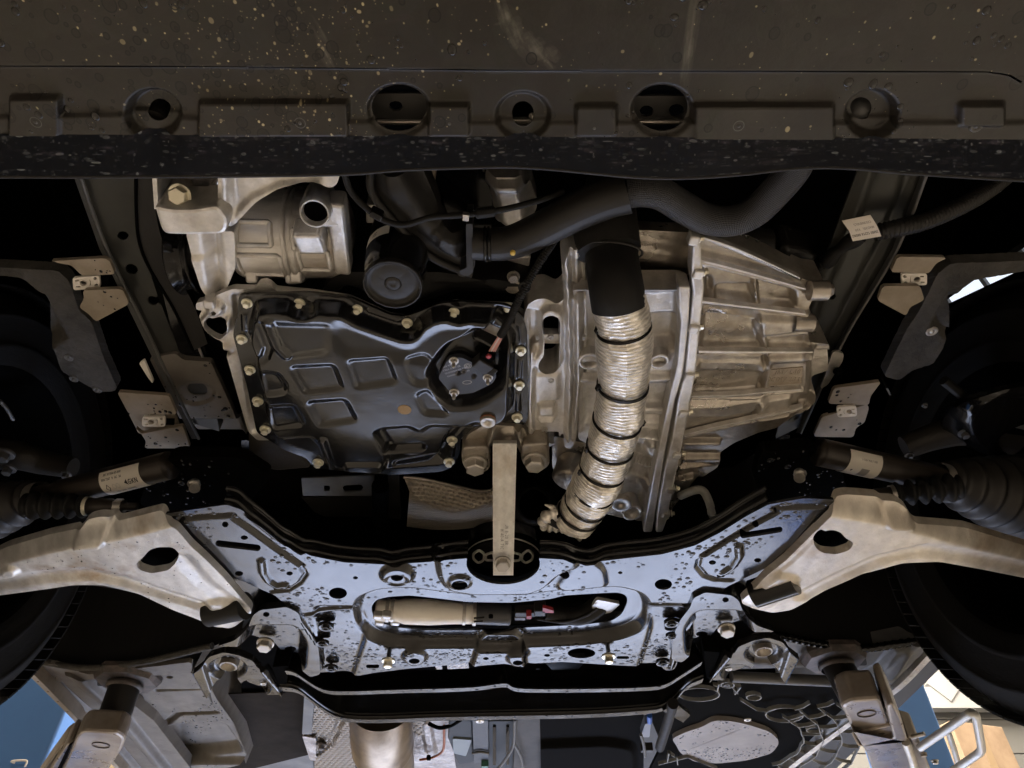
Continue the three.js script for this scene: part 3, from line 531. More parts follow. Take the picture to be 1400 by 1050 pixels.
{
  const t = thing('oil_pan', 'black pressed steel oil pan with embossed pads and a row of zinc bolts', 'oil pan');
  const outer = fil([[326, 403], [420, 400], [477, 406], [502, 417], [534, 431], [555, 433], [580, 424], [598, 416], [623, 412], [657, 414], [694, 417], [713, 430], [721, 452], [722, 572], [716, 582], [690, 590], [640, 592], [630, 598], [628, 622], [619, 638], [604, 645], [585, 646], [540, 649], [500, 648], [470, 644], [430, 640], [419, 626], [390, 616], [368, 602], [351, 592], [338, 530], [318, 457], [325, 428]], 7);
  const body = fil([[348, 430], [370, 427], [390, 429], [406, 437], [420, 436], [430, 429], [466, 432], [488, 446], [523, 458], [552, 467], [566, 465], [576, 450], [590, 441], [609, 437], [627, 444], [640, 440], [676, 441], [694, 457], [700, 475], [698, 528], [697, 569], [689, 580], [666, 589], [640, 590], [620, 592], [607, 610], [602, 628], [590, 640], [560, 645], [530, 648], [480, 646], [450, 641], [425, 624], [400, 617], [386, 611], [370, 594], [363, 581], [362, 554], [354, 528], [351, 503], [338, 467]], 6);
  const emb = (p, dh = 0.0040, w = 0.010, r = 7) => ({ p: fil(p, r), dh, w, at: HP });
  const R = relief({
    outline: outer, h: HF, step: 0.0021, thick: 0.004,
    feats: [
      { l: [[356, 412], [396, 411]], dh: -0.0018, r: 0.004 }, { l: [[424, 411], [474, 414]], dh: -0.0018, r: 0.004 }, { l: [[333, 430], [334, 452]], dh: -0.0018, r: 0.004 },
      { l: [[505, 426], [543, 439]], dh: -0.0018, r: 0.004 }, { l: [[574, 433], [606, 421]], dh: -0.0018, r: 0.004 }, { l: [[640, 421], [680, 424]], dh: -0.0018, r: 0.004 }, { l: [[711, 445], [714, 470]], dh: -0.0018, r: 0.004 }, { l: [[711, 492], [710, 516]], dh: -0.0018, r: 0.004 }, { l: [[709, 538], [708, 562]], dh: -0.0018, r: 0.004 }, { l: [[619, 612], [617, 625]], dh: -0.0018, r: 0.004 },
      { p: body, h: HP, w: 0.011 },
      // broad hollows of the pressing
      emb([[362, 441], [376, 444], [450, 446], [447, 482], [394, 489], [380, 470]], 0.003, 0.016, 9),
      { l: [[366, 442], [380, 474], [392, 486]], dh: -0.005, r: 0.008, at: HP }, { l: [[353, 446], [366, 478], [362, 490], [356, 494]], dh: 0.004, r: 0.008, at: HP },
      { p: fil([[462, 440], [560, 476], [575, 462], [600, 446], [650, 446], [640, 466], [592, 500], [560, 492], [470, 484], [450, 462]], 14), dh: 0.0035, w: 0.024, at: HP },
      emb([[398, 503], [456, 500], [467, 528], [466, 532], [418, 538]]), emb([[476, 494], [530, 491], [542, 523], [488, 531]]), emb([[356, 510], [379, 511], [391, 528], [388, 538], [362, 541]]),
      emb([[366, 557], [402, 555], [416, 582], [373, 588]]), emb([[421, 551], [472, 547], [487, 575], [437, 583]]),
      emb([[553, 492], [580, 487], [596, 500], [590, 522], [574, 528], [562, 522]]), emb([[569, 540], [584, 534], [606, 556], [612, 568], [580, 566]]),
      emb([[374, 601], [426, 598], [440, 614], [446, 634], [426, 626], [404, 618], [388, 612]], 0.004), { l: [[441, 602], [454, 638]], dh: -0.006, r: 0.006, at: HP },
      // stepped lobe at the rear
      { p: fil([[512, 596], [520, 588], [560, 585], [574, 594], [586, 584], [640, 586], [630, 600], [612, 620], [606, 650], [520, 656], [530, 630]], 8), dh: 0.006, w: 0.012, at: HP },
      emb([[470, 634], [520, 634], [526, 650], [470, 648]], -0.004, 0.008), emb([[536, 636], [580, 628], [600, 624], [600, 646], [540, 650]], 0.005, 0.008),
      { l: [[532, 618], [572, 616]], dh: 0.009, r: 0.011, at: HP }, { l: [[518, 594], [534, 618]], dh: 0.006, r: 0.009, at: HP },
      // sensor well and its cable notch
      { p: fil([[586, 515], [598, 494], [614, 476], [634, 468], [654, 452], [668, 462], [690, 470], [690, 514], [684, 532], [663, 549], [646, 556], [618, 558], [604, 550], [592, 530]], 9), dh: 0.022, w: 0.016, at: HP },
      { p: fil([[650, 476], [676, 440], [700, 446], [694, 476], [684, 492]], 5), dh: 0.018, w: 0.014, at: HP },
      { p: fil([[625, 592], [648, 580], [690, 586], [640, 600]], 4), dh: 0.004, w: 0.012, at: HP },
    ],
  });
  part(t, 'pan', R.geo, MT.panBlack);
  for (const [x, y] of [[338, 415], [410, 415], [488.6, 423], [557, 442], [621, 423], [693, 431], [712, 480], [710, 527], [707, 571], [618, 603], [614, 632], [331, 464], [342, 506], [352.6, 549], [363, 588], [435, 633]]) bolt(t, R.at(x, y - 1.5, HF).add(V(0, -0.0008, 0)), 7.6 * M(x, y, HF), MT.yzinc, 'flange');
  part(t, 'paint_dot', place(lathe([[0.0095, -0.001], [0.0095, 0.0006], [0, 0.0007]], 24), R.at(553, 560, HP)), mat({ color: lin(0.30, 0.20, 0.09), roughness: 0.7 }), 'round tan paint dot');
  const dp = R.at(667, 574, HP), r = 11 * M(667, 573, HP);
  part(t, 'copper_washer', place(lathe([[r * 1.0, -0.002], [r * 1.0, 0.0015], [r * 0.9, 0.002], [0, 0.002]]), dp), mat({ color: lin(0.55, 0.24, 0.12), metalness: 0.9, roughness: 0.4 }));
  bolt(t, dp.clone().add(V(0, -0.0015, 0)), r * 0.96, MT.steel, 'socket', null, 'drain_plug');
}
// oil level sensor in the pan well
{
  const t = thing('oil_level_sensor', 'grey plastic sensor plate with printed code held by three studs in the oil pan', 'sensor');
  const h = 0.686, face = fil([[599, 517], [612, 492], [622, 489], [632, 489], [646, 496], [660, 492], [675, 503], [679, 514], [674, 524], [647, 537], [629, 539], [616, 537]], 4);
  const q = plan(face, h), bb = bboxOf(q), pw = bb[2] - bb[0], ph = bb[3] - bb[1];
  const tex = canvasTex(512, 512, (c, w, hh) => {
    c.fillStyle = 'rgb(40,42,48)'; c.fillRect(0, 0, w, hh);
    c.save(); c.translate(70, 260); c.rotate(0.42); c.fillStyle = 'rgb(140,140,145)'; c.font = 'bold 30px sans-serif';
    ['6NHW58 V6 P45', '3C6S68H 58 B88J', '13P1 Y.40.78', 'S0P4 48 28'].forEach((s, i) => c.fillText(s, 0, i * 44)); c.restore();
    c.strokeStyle = 'rgb(150,145,135)'; c.lineWidth = 6; c.beginPath(); c.ellipse(250, 170, 40, 24, 0.2, 0, 7); c.stroke(); c.beginPath(); c.arc(265, 400, 30, 0, 7); c.stroke(); c.beginPath(); c.arc(265, 400, 16, 0, 7); c.stroke();
    c.save(); c.translate(400, 380); c.rotate(0.42); c.fillStyle = 'rgb(120,120,125)'; c.fillRect(-20, 0, 60, 10); c.fillRect(-30, 30, 50, 10); c.restore();
  });
  tex.repeat.set(1 / pw, -1 / ph); tex.offset.set(-bb[0] / pw, 1 + bb[1] / ph);
  const RR = relief({ outline: face, h, step: 0.0015, thick: 0.008, feats: [{ p: ell(627, 508, 3, 2.4), dh: 0.006, w: 0.002 }, { p: ell(634, 506, 2, 3), dh: 0.004, w: 0.002 }, { p: ell(648, 513, 2, 3), dh: 0.004, w: 0.002 }] });
  part(t, 'plate', RR.geo, mat({ map: tex, roughness: 0.5 }));
  for (const [x, y] of [[620.5, 493], [667, 516], [621, 536]]) boltPx(t, x, y, h, 7, MT.steel, 'stud', null, 'stud');
  const cc = P(660, 497, h - 0.006);
  part(t, 'connector', box(cc, 0.024, 0.016, 0.018, [0, 0.7, 0], 0.002), MT.plastic); part(t, 'lock_tab', box(P(668, 487, h - 0.016), 0.006, 0.004, 0.006, [0, 0.7, 0], 0.001), MT.red);
  part(t, 'plug', box(P(667, 484, h - 0.004), 0.018, 0.016, 0.012, [0, 0.7, 0], 0.002), MT.dark); part(t, 'side_clip', box(P(673, 505, h - 0.004), 0.012, 0.012, 0.014, [0, 0.5, 0], 0.002), MT.gloss);
  const w = thing('sensor_cable', 'black corrugated cable with bare pink wires plugged into the oil level sensor', 'cable');
  for (let k = 0; k < 4; k++) part(w, 'wire', sweep(px3([[685 + k * 1.2, 455, 0.655], [679 + k * 2, 464, 0.655], [669 + k * 2.6, 480, 0.675]]), 0.0010, { n: 16, m: 6 }), mat({ color: k === 1 ? lin(0.6, 0.55, 0.5) : lin(0.55, 0.25, 0.18), roughness: 0.5 }), 'pinkish bare wire');
  part(w, 'sleeve', sweep(px3([[684, 459, 0.655], [697, 436, 0.655], [712, 404, 0.66], [727, 376, 0.67], [742, 352, 0.68], [760, 325, 0.70]]), (s, a, L) => 0.0046 + 0.0005 * Math.sign(Math.sin(s * L * 2200)), { n: 260, m: 12 }), MT.rubber);
  part(w, 'cable_tie', sweep([0, 1, 2, 3, 4, 5, 6].map(k => P(717, 393, 0.663).add(V(Math.cos(k) * 0.0065, 0, Math.sin(k) * 0.0065))), 0.0014, { n: 30, m: 6 }), MT.plastic);
}
{
  const t = thing('oil_filter', 'round black oil filter canister above the oil pan with a white code label', 'oil filter');
  const p = P(537, 388, 0.66), r = 40 * M(537, 388, 0.66);
  part(t, 'canister', place(lathe([[r * 1.12, -0.16], [r * 1.12, -0.045], [r * 1.06, -0.02], [r * 1.0, -0.012], [r * 0.985, -0.006]], 40), p), MT.gloss);
  const fac = lathe([[r * 0.985, -0.012], [r * 0.96, 0.0], [r * 0.9, 0.002], [r * 0.89, -0.004], [r * 0.7, -0.001], [r * 0.3, 0.0], [r * 0.29, -0.002], [r * 0.27, -0.002], [r * 0.26, 0.0005], [r * 0.12, 0.001], [r * 0.11, 0], [0, 0]], 24);
  part(t, 'end_cap', place(fac, p), MT.plastic); 
  part(t, 'rim_bead', place(lathe([[r * 0.96, -0.003], [r * 1.02, -0.003], [r * 1.02, 0.003], [r * 0.95, 0.003], [r * 0.94, -0.001]], 18), p), MT.plastic);
  const lab = canvasTex(256, 96, (c, w, h) => { c.fillStyle = 'rgb(205,200,192)'; c.fillRect(0, 0, w, h); c.fillStyle = '#444'; for (let i = 0; i < 8; i++) for (let j = 0; j < 8; j++) if (rnd() < 0.5) c.fillRect(110 + i * 5, 30 + j * 5, 5, 5); c.font = '12px sans-serif'; c.fillText('8B5 40', 30, 60); });
  const g = new THREE.CylinderGeometry(r * 1.126, r * 1.126, 0.017, 20, 1, true, -1.25, 1.1); g.translate(p.x, p.y + 0.055, p.z);
  part(t, 'code_label', g, mat({ map: lab, roughness: 0.6 }));
}
// ---------------------------------------------------------------- compressor with its mount
{
  const t = thing('air_compressor', 'cast aluminium compressor body with ribbed shell at the upper left of the engine', 'compressor');
  const h = 0.78, A = P(300, 318, h), B = P(478, 322, h), ax = B.clone().sub(A), len = ax.length(), r = 60 * M(390, 320, h);
  const body = [[0, 0], [r * 0.5, 0], [r * 0.6, 0.006], [r * 0.75, len * 0.06], [r * 0.80, len * 0.12], [r * 0.97, len * 0.17], [r, len * 0.19], [r, len * 0.56], [r * 1.05, len * 0.565], [r * 1.05, len * 0.59], [r * 1.0, len * 0.595], [r * 1.0, len * 0.605], [r * 1.06, len * 0.61], [r * 1.06, len * 0.64], [r * 0.99, len * 0.65], [r * 0.97, len * 0.9], [r * 0.9, len * 0.97], [r * 0.7, len], [0, len]];
  part(t, 'shell', place(lathe(body, 48), A, ax), MT.cast);
  const U = V(0, 0, 1).sub(ax.clone().normalize().multiplyScalar(ax.clone().normalize().z)).normalize(), dn = V(0, -1, 0);
  const onShell = (s, a, rr = 1) => A.clone().addScaledVector(ax, s).addScaledVector(dn, Math.cos(a) * r * rr).addScaledVector(V(0, 0, 1), Math.sin(a) * r * rr);
  // raised frames round the sunken panels
  for (const [s0, s1, a0, a1] of [[0.25, 0.5, 0.35, 0.85], [0.22, 0.54, -0.5, 0.12], [0.68, 0.9, -0.25, 0.25], [0.66, 0.8, 0.3, 0.7]]) {
    const c = []; for (let k = 0; k <= 4; k++) c.push(onShell(s0 + (s1 - s0) * k / 4, a0, 1.0)); for (let k = 0; k <= 6; k++) c.push(onShell(s1, a0 + (a1 - a0) * k / 6, 1.0)); for (let k = 0; k <= 4; k++) c.push(onShell(s1 - (s1 - s0) * k / 4, a1, 1.0)); for (let k = 1; k < 6; k++) c.push(onShell(s0, a1 - (a1 - a0) * k / 6, 1.0));
    part(t, 'rib', sweep(c, 0.0035, { n: 80, m: 8, closed: true, caps: false, tension: 0.1 }), MT.cast);
  }
  for (const [s, a] of [[0.28, -0.62], [0.58, -0.62], [0.62, -0.55]]) { const p = onShell(s, a, 1.0); part(t, 'lug', box(p, 0.016, 0.02, 0.018, [a, 0, 0], 0.004), MT.cast); }
  const port = P(430, 292, 0.70), pr = 20 * M(430, 292, 0.70);
  part(t, 'suction_port', place(lathe([[pr * 1.12, -0.06], [pr * 1.12, -0.012], [pr * 1.06, -0.006], [pr, 0], [pr * 0.86, 0], [pr * 0.84, -0.03], [0, -0.031]], 30), port, V(0.1, -1, 0.22)), MT.cast);
  part(t, 'port_bore', place(lathe([[pr * 0.84, 0], [0, 0.0]], 24), port.clone().add(V(-0.001, 0.012, -0.004)), V(0.1, -1, 0.22)), MT.dark);
  part(t, 'port_block', box(P(425, 322, 0.725), 0.035, 0.03, 0.036, [0.3, 0, 0], 0.006), MT.cast);
  part(t, 'bracket_plate', box(P(466, 320, 0.735), 0.02, 0.03, 0.11, [0.1, 0.1, 0], 0.005), MT.cast);
  part(t, 'bracket_block', box(P(452, 292, 0.73), 0.024, 0.026, 0.022, [0, 0, 0], 0.004), MT.cast);
  part(t, 'hose_stub', cyl(P(455, 296, 0.75), P(455, 262, 0.77), 0.012), MT.gloss);
}
{
  const t = thing('engine_mount_bracket', 'cast aluminium engine mount bracket with one tall bolt at the upper left', 'bracket');
  part(t, 'pocket', extr(fil([[210, 281], [230, 286], [262, 287], [297, 281], [312, 300], [310, 316], [302, 321], [258, 322], [226, 321], [219, 313]], 7), 0.668, 0.05, { bevel: 0.004 }), MT.cast);
  part(t, 'side_wall', extr([[207, 225], [214, 225], [216, 286], [211, 286]], 0.685, 0.08), MT.cast);
  part(t, 'back_wall', extr(fil([[262, 225], [300, 225], [300, 280], [285, 284], [262, 280]], 3), 0.735, 0.03, { bevel: 0.003 }), MT.cast);
  part(t, 'rib', extr([[262, 284], [264, 281], [296, 246], [296, 251]], 0.72, 0.03), MT.cast);
  part(t, 'floor', extr([[212, 225], [300, 225], [300, 284], [216, 286]], 0.745, 0.01), MT.castDark);
  part(t, 'bolt_boss', cyl(P(248, 282, 0.70), P(248, 258, 0.735), 0.0145, 0.0155), MT.cast);
  bolt(t, P(246, 266, 0.69), 0.0125, MT.zinc, 'hex', V(0.05, -1, 0.35));
  part(t, 'arch_arm', relief({ outline: fil([[300, 225], [465, 225], [462, 252], [450, 258], [436, 250], [412, 250], [380, 258], [350, 276], [318, 310], [309, 302], [300, 280]], 8), h: 0.69, step: 0.0028, thick: 0.02, feats: [{ p: [[318, 240], [440, 226], [440, 246], [385, 250], [345, 268], [322, 290]], dh: 0.005, w: 0.006 }, { l: [[308, 302], [300, 280], [300, 225]], dh: -0.006, r: 0.012 }] }).geo, MT.cast);
  part(t, 'lower_leg', relief({ outline: fil([[254, 318], [320, 316], [322, 365], [306, 404], [286, 406], [276, 392], [262, 350]], 5), h: 0.715, step: 0.003, thick: 0.05, feats: [{ p: [[282, 300], [296, 300], [308, 404], [296, 404]], dh: 0.02, w: 0.016 }, { p: [[258, 352], [300, 354], [300, 410], [270, 410]], dh: -0.004, w: 0.006 }] }).geo, MT.cast);
  part(t, 'leg_foot', box(P(288, 411, 0.71), 0.014, 0.02, 0.014, [0, 0.2, 0], 0.003), MT.cast);
}
{
  const t = thing('drive_belt', 'wide flat black drive belt curving down the left of the engine', 'belt');
  const l = smoothLine([[186, 225], [186, 280], [190, 330], [206, 370], [236, 420], [264, 480]], 30), r2 = smoothLine([[214, 225], [212, 280], [222, 330], [240, 370], [266, 420], [284, 470]], 30);
  part(t, 'band', strip(l.map(p => P(p[0], p[1], 0.775)), r2.map(p => P(p[0], p[1], 0.765)), 2), MT.plastic);
  part(t, 'belt_edge', sweep(l.filter((_, i) => i % 2 === 0).map(p => P(p[0], p[1], 0.773)), 0.002, { n: 40, m: 6 }), MT.dark);
  const q = thing('belt_pulley', 'dark pulley wheel behind the drive belt under the mount bracket', 'pulley');
  part(q, 'wheel', place(lathe([[0, 0], [0.05, 0], [0.052, 0.003], [0.045, 0.01], [0.045, 0.02], [0.052, 0.026], [0.05, 0.03], [0, 0.03]], 36), P(244, 350, 0.79), V(1, 0.05, 0)), MT.gloss);
  part(q, 'hub', place(lathe([[0.02, -0.01], [0.02, 0.03], [0.012, 0.05], [0, 0.05]], 24), P(255, 350, 0.79), V(1, 0.05, 0)), MT.cast);
  const g = thing('belt_guard', 'dark strap with a bright bent lip below the drive belt', 'strap');
  part(g, 'strap', relief({ outline: fil([[220, 392], [250, 400], [272, 440], [284, 486], [246, 484], [236, 455]], 5), h: 0.79, step: 0.005, thick: 0.02 }).geo, MT.gloss);
  part(g, 'lip', sweep(px3([[265, 450, 0.785], [268, 465, 0.785], [277, 488, 0.785]]), 0.002, { n: 16, m: 6 }), MT.steel);
}
// ---------------------------------------------------------------- hoses and ducts above
{
  const t = thing('air_duct', 'flat black plastic air duct with ribs slanting beside the oil filter', 'air duct');
  part(t, 'shell', relief({ outline: fil([[506, 225], [575, 225], [604, 290], [618, 306], [646, 310], [650, 362], [645, 374], [620, 362], [592, 350], [560, 322], [512, 268]], 6), h: 0.715, step: 0.003, thick: 0.03, feats: [{ p: fil([[518, 220], [548, 220], [590, 288], [630, 318], [632, 352], [604, 340], [570, 312], [524, 262]], 8), dh: -0.026, w: 0.022 }, ...[[[598, 302], [640, 324]], [[594, 318], [640, 343]], [[594, 338], [644, 366]]].map(l => ({ l, dh: -0.005, r: 0.003, at: 0.69 })), { l: [[608, 302], [602, 336]], dh: -0.003, r: 0.003, at: 0.69 }] }).geo, MT.plastic);
  part(t, 'flange', sweep(px3([[508, 225, 0.712], [508, 260, 0.712], [530, 292, 0.712], [562, 326, 0.712], [594, 354, 0.712], [645, 376, 0.712]]), 0.005, { n: 50, m: 8 }), MT.plastic);
  part(t, 'end_plate', extr(fil([[637, 306], [646, 306], [647, 372], [640, 378], [630, 376], [628, 370], [638, 366]], 2), 0.69, 0.04), MT.plastic);
  part(t, 'loop', sweep([...Array(9)].map((_, k) => P(635 + Math.cos(k / 8 * 6.28) * 8, 374 + Math.sin(k / 8 * 6.28) * 3, 0.71)), 0.0016, { n: 40, m: 6 }), MT.grey);
  const u = thing('air_hose', 'smooth black rubber hose curving right to a woven sleeve', 'hose');
  const r = 24 * M(740, 320, 0.70);
  part(u, 'hose', sweep(px3([[646, 333, 0.70], [672, 334, 0.70], [700, 331, 0.70], [740, 314, 0.70], [790, 288, 0.695], [830, 271, 0.69], [858, 263, 0.69]]), (s) => r * (0.92 + 0.22 * s), { n: 60, m: 28 }), MT.plastic);
  for (const x of [664, 669.5]) part(u, 'clamp_ring', sweep([...Array(13)].map((_, k) => P(x, 334, 0.70).add(V(0, Math.cos(k / 12 * 6.283) * r * 0.95, Math.sin(k / 12 * 6.283) * r * 0.95))), 0.0022, { n: 60, m: 6 }), MT.gloss);
  part(u, 'paint_mark', place(lathe([[0.003, -0.002], [0.003, 0.001], [0, 0.001]], 12), P(701, 346, 0.673)), mat({ color: lin(0.6, 0.42, 0.08), roughness: 0.6 }));
  const b = thing('braided_hose', 'black woven sleeved hose swinging in a wide curve under the undertray', 'hose');
  const weave = dataTex(64, i => { const x = i % 64, y = i >> 6, v = ((x + y) % 16 < 8) !== ((x - y + 64) % 16 < 8) ? 0.9 : 0.25; return [v, v, v]; }, 0.016);
  const rb = 21 * M(960, 290, 0.70);
  part(b, 'sleeve', sweep(px3([[856, 263, 0.69], [880, 261, 0.69], [905, 266, 0.69], [935, 284, 0.69], [965, 299, 0.69], [1000, 302, 0.69], [1032, 289, 0.69], [1062, 260, 0.69], [1085, 232, 0.69], [1100, 200, 0.69]]), rb, { n: 110, m: 28 }), mat({ color: lin(0.045, 0.045, 0.047), map: dataTex(64, i => { const x = i % 64, y = i >> 6, v = ((x + y) % 16 < 8) !== ((x - y + 64) % 16 < 8) ? 0.9 : 0.45; return [v, v, v]; }, 0.012), roughness: 0.5, bumpMap: weave, bumpScale: 0.0012 }));
  const c = thing('engine_cable', 'thin black cable with a silver clip draped across the air duct', 'cable');
  part(c, 'cable', sweep(px3([[470, 235, 0.68], [480, 262, 0.68], [505, 288, 0.675], [530, 303, 0.67], [555, 307, 0.668], [590, 297, 0.668], [630, 294, 0.67], [680, 288, 0.675], [730, 276, 0.69], [770, 262, 0.71]]), (s) => 0.0035 + (s > 0.62 && s < 0.7 ? 0.0025 : 0), { n: 120, m: 12 }), MT.rubber);
  part(c, 'clip', box(P(637, 296, 0.666), 0.007, 0.007, 0.008, [0, 0.1, 0], 0.001), MT.steel); part(c, 'tie_mount', box(P(515, 292, 0.675), 0.014, 0.014, 0.008, [0, 0.6, 0], 0.002), MT.gloss);
  const d = thing('coolant_hose', 'thick black rubber hose running down into the silver heat sleeve', 'hose');
  part(d, 'hose', sweep(px3([[835, 250, 0.78], [832, 300, 0.735], [836, 350, 0.70], [842, 392, 0.66], [846, 420, 0.65]]), s => 0.0300 + 0.002 * s, { n: 40, m: 30 }), MT.rubber);
  part(d, 'sleeve', sweep(px3([[822, 270, 0.76], [826, 300, 0.735], [832, 344, 0.70]]), s => 0.039 - 0.001 * s, { n: 24, m: 30, caps: true }), MT.plastic, 'wider fabric sleeve on the hose');
  part(d, 'sleeve_edge', sweep([...Array(17)].map((_, k) => { const a = k / 16 * 6.283; return P(832, 344, 0.70).add(V(Math.cos(a) * 0.0385, -Math.sin(a) * 0.024 - Math.cos(a) * 0.006, Math.sin(a) * 0.030)); }), 0.0014, { n: 60, m: 6 }), MT.plastic);
}
// silver heat sleeve with its ties
{
  const t = thing('heat_sleeve', 'crinkled silver foil heat sleeve with black ties running down the middle', 'heat sleeve');
  const weaveB = dataTex(256, i => { const x = i % 256, y = i >> 8, w = Math.sin(y / 256 * 6.2832 * 10 + (NZ[2][i] - 0.5) * 5) * 0.5 + 0.5, d = Math.sin((x + y * 0.5) / 256 * 6.2832 * 20) * 0.5 + 0.5, q = cl(w * 0.75 + d * 0.15 + (NZ[0][i] - 0.5) * 0.9); return [q, q, q]; }, 0.05);
  weaveB.rotation = Math.PI / 2;
  const weaveC = dataTex(256, i => { const x = i % 256, y = i >> 8, w = Math.sin(y / 256 * 6.2832 * 10 + Math.sin(x / 256 * 6.2832) * 0.9 + (NZ[2][i] - 0.5) * 3) * 0.5 + 0.5, q = 0.80 + 0.11 * w + (NZ[1][i] - 0.5) * 0.45; return [cl(q * 0.98), cl(q * 0.955), cl(q * 0.91)]; }, 0.052, true);
  weaveC.rotation = Math.PI / 2;
  const foil = mat({ map: weaveC, metalness: 0.6, roughness: 0.34, bumpMap: weaveB, bumpScale: 0.0007 });
  const pts = px3([[845, 402, 0.655], [852, 440, 0.65], [854, 480, 0.645], [852, 520, 0.64], [847, 560, 0.635], [837, 600, 0.63], [826, 636, 0.625], [814, 664, 0.62], [800, 690, 0.617], [784, 712, 0.614]]);
  const rb = 34 * M(850, 520, 0.64), ties = [0.115, 0.33, 0.48, 0.60, 0.71, 0.815, 0.895, 0.955];
  let last = NZ[0];
  const cr = (s, a) => { const x = Math.floor(((a / 6.2832 + 1) % 1) * 255), y = Math.floor(((s * 1.6) % 1) * 255); return NZ[0][y * 256 + x] - 0.5; };
  const rad = (s, a, L) => {
    let pinch = 1; for (const k of ties) { const d = Math.abs(s - k); if (d < 0.05) pinch = Math.min(pinch, 0.93 + 0.07 * sm(d / 0.03)); }
    const seam = Math.exp(-Math.pow(((a + 6.28) % 6.2832) - 4.4, 2) * 6);
    const fine = s < 0.72 ? 0.00012 * Math.sin(s * L * 6.2832 / 0.0052 + Math.sin(a * 2 + s * 9) * 1.6) : 0.0004 * Math.sin(s * 500 + a * 3);
    return rb * (1.05 + 0.05 * s) * pinch + fine + 0.013 * cr(s, a) - 0.003 * seam;
  };
  part(t, 'foil', sweep(pts, rad, { n: 460, m: 84, caps: true }), foil);
  const c = new THREE.CatmullRomCurve3(pts), fr = c.computeFrenetFrames(200);
  for (const k of ties) {
    const i = Math.round(k * 200), p = c.getPointAt(k), N = fr.normals[i], B = fr.binormals[i], T = fr.tangents[i], r = rb * 1.03, tw = (rnd() - 0.5) * 0.4;
    const ring = (o) => [...Array(24)].map((_, j) => { const a = j / 24 * 6.2832; return p.clone().addScaledVector(N, Math.cos(a) * r).addScaledVector(B, Math.sin(a) * r).addScaledVector(T, Math.cos(a + 1) * tw * 0.012 + o); });
    const tie = part(t, 'tie', merge([-0.0014, 0, 0.0014].map(o => sweep(ring(o), 0.0012, { n: 60, m: 6, closed: true, caps: false }))), MT.gloss);
    const a = rnd() < 0.5 ? 0.4 : 3.0, side = p.clone().add(V((k % 0.2 < 0.1 ? 1 : -1) * r * 0.98, -r * 0.25, 0.004));
    const hd = new THREE.Mesh(box(side, 0.007, 0.006, 0.009, [0, 0.2, 0.4], 0.001), MT.gloss); hd.name = 'tie_head'; tie.add(hd);
  }
  part(t, 'torn_end', merge([sweep(px3([[770, 700, 0.62], [750, 705, 0.612], [742, 716, 0.61], [748, 722, 0.61]]), s => 0.013 * (1 - 0.6 * s) + 0.002 * Math.sin(s * 30), { n: 30, m: 14 }), sweep(px3([[750, 718, 0.608], [770, 722, 0.606], [785, 728, 0.604], [793, 738, 0.604]]), s => 0.010 * (1 - 0.8 * s) + 0.0015 * Math.sin(s * 40), { n: 30, m: 12 }), sweep(px3([[806, 706, 0.616], [800, 718, 0.608], [785, 727, 0.604]]), s => 0.011 * (1 - 0.5 * s), { n: 20, m: 12 }), sweep(px3([[770, 706, 0.62], [755, 694, 0.62], [745, 690, 0.62]]), s => 0.012 * (1 - 0.9 * s), { n: 16, m: 10 })]), foil);
  part(t, 'dark_mouth', sweep(px3([[748, 706, 0.612], [766, 716, 0.606], [788, 716, 0.603]]), 0.009, { n: 16, m: 12 }), MT.rubber);
}
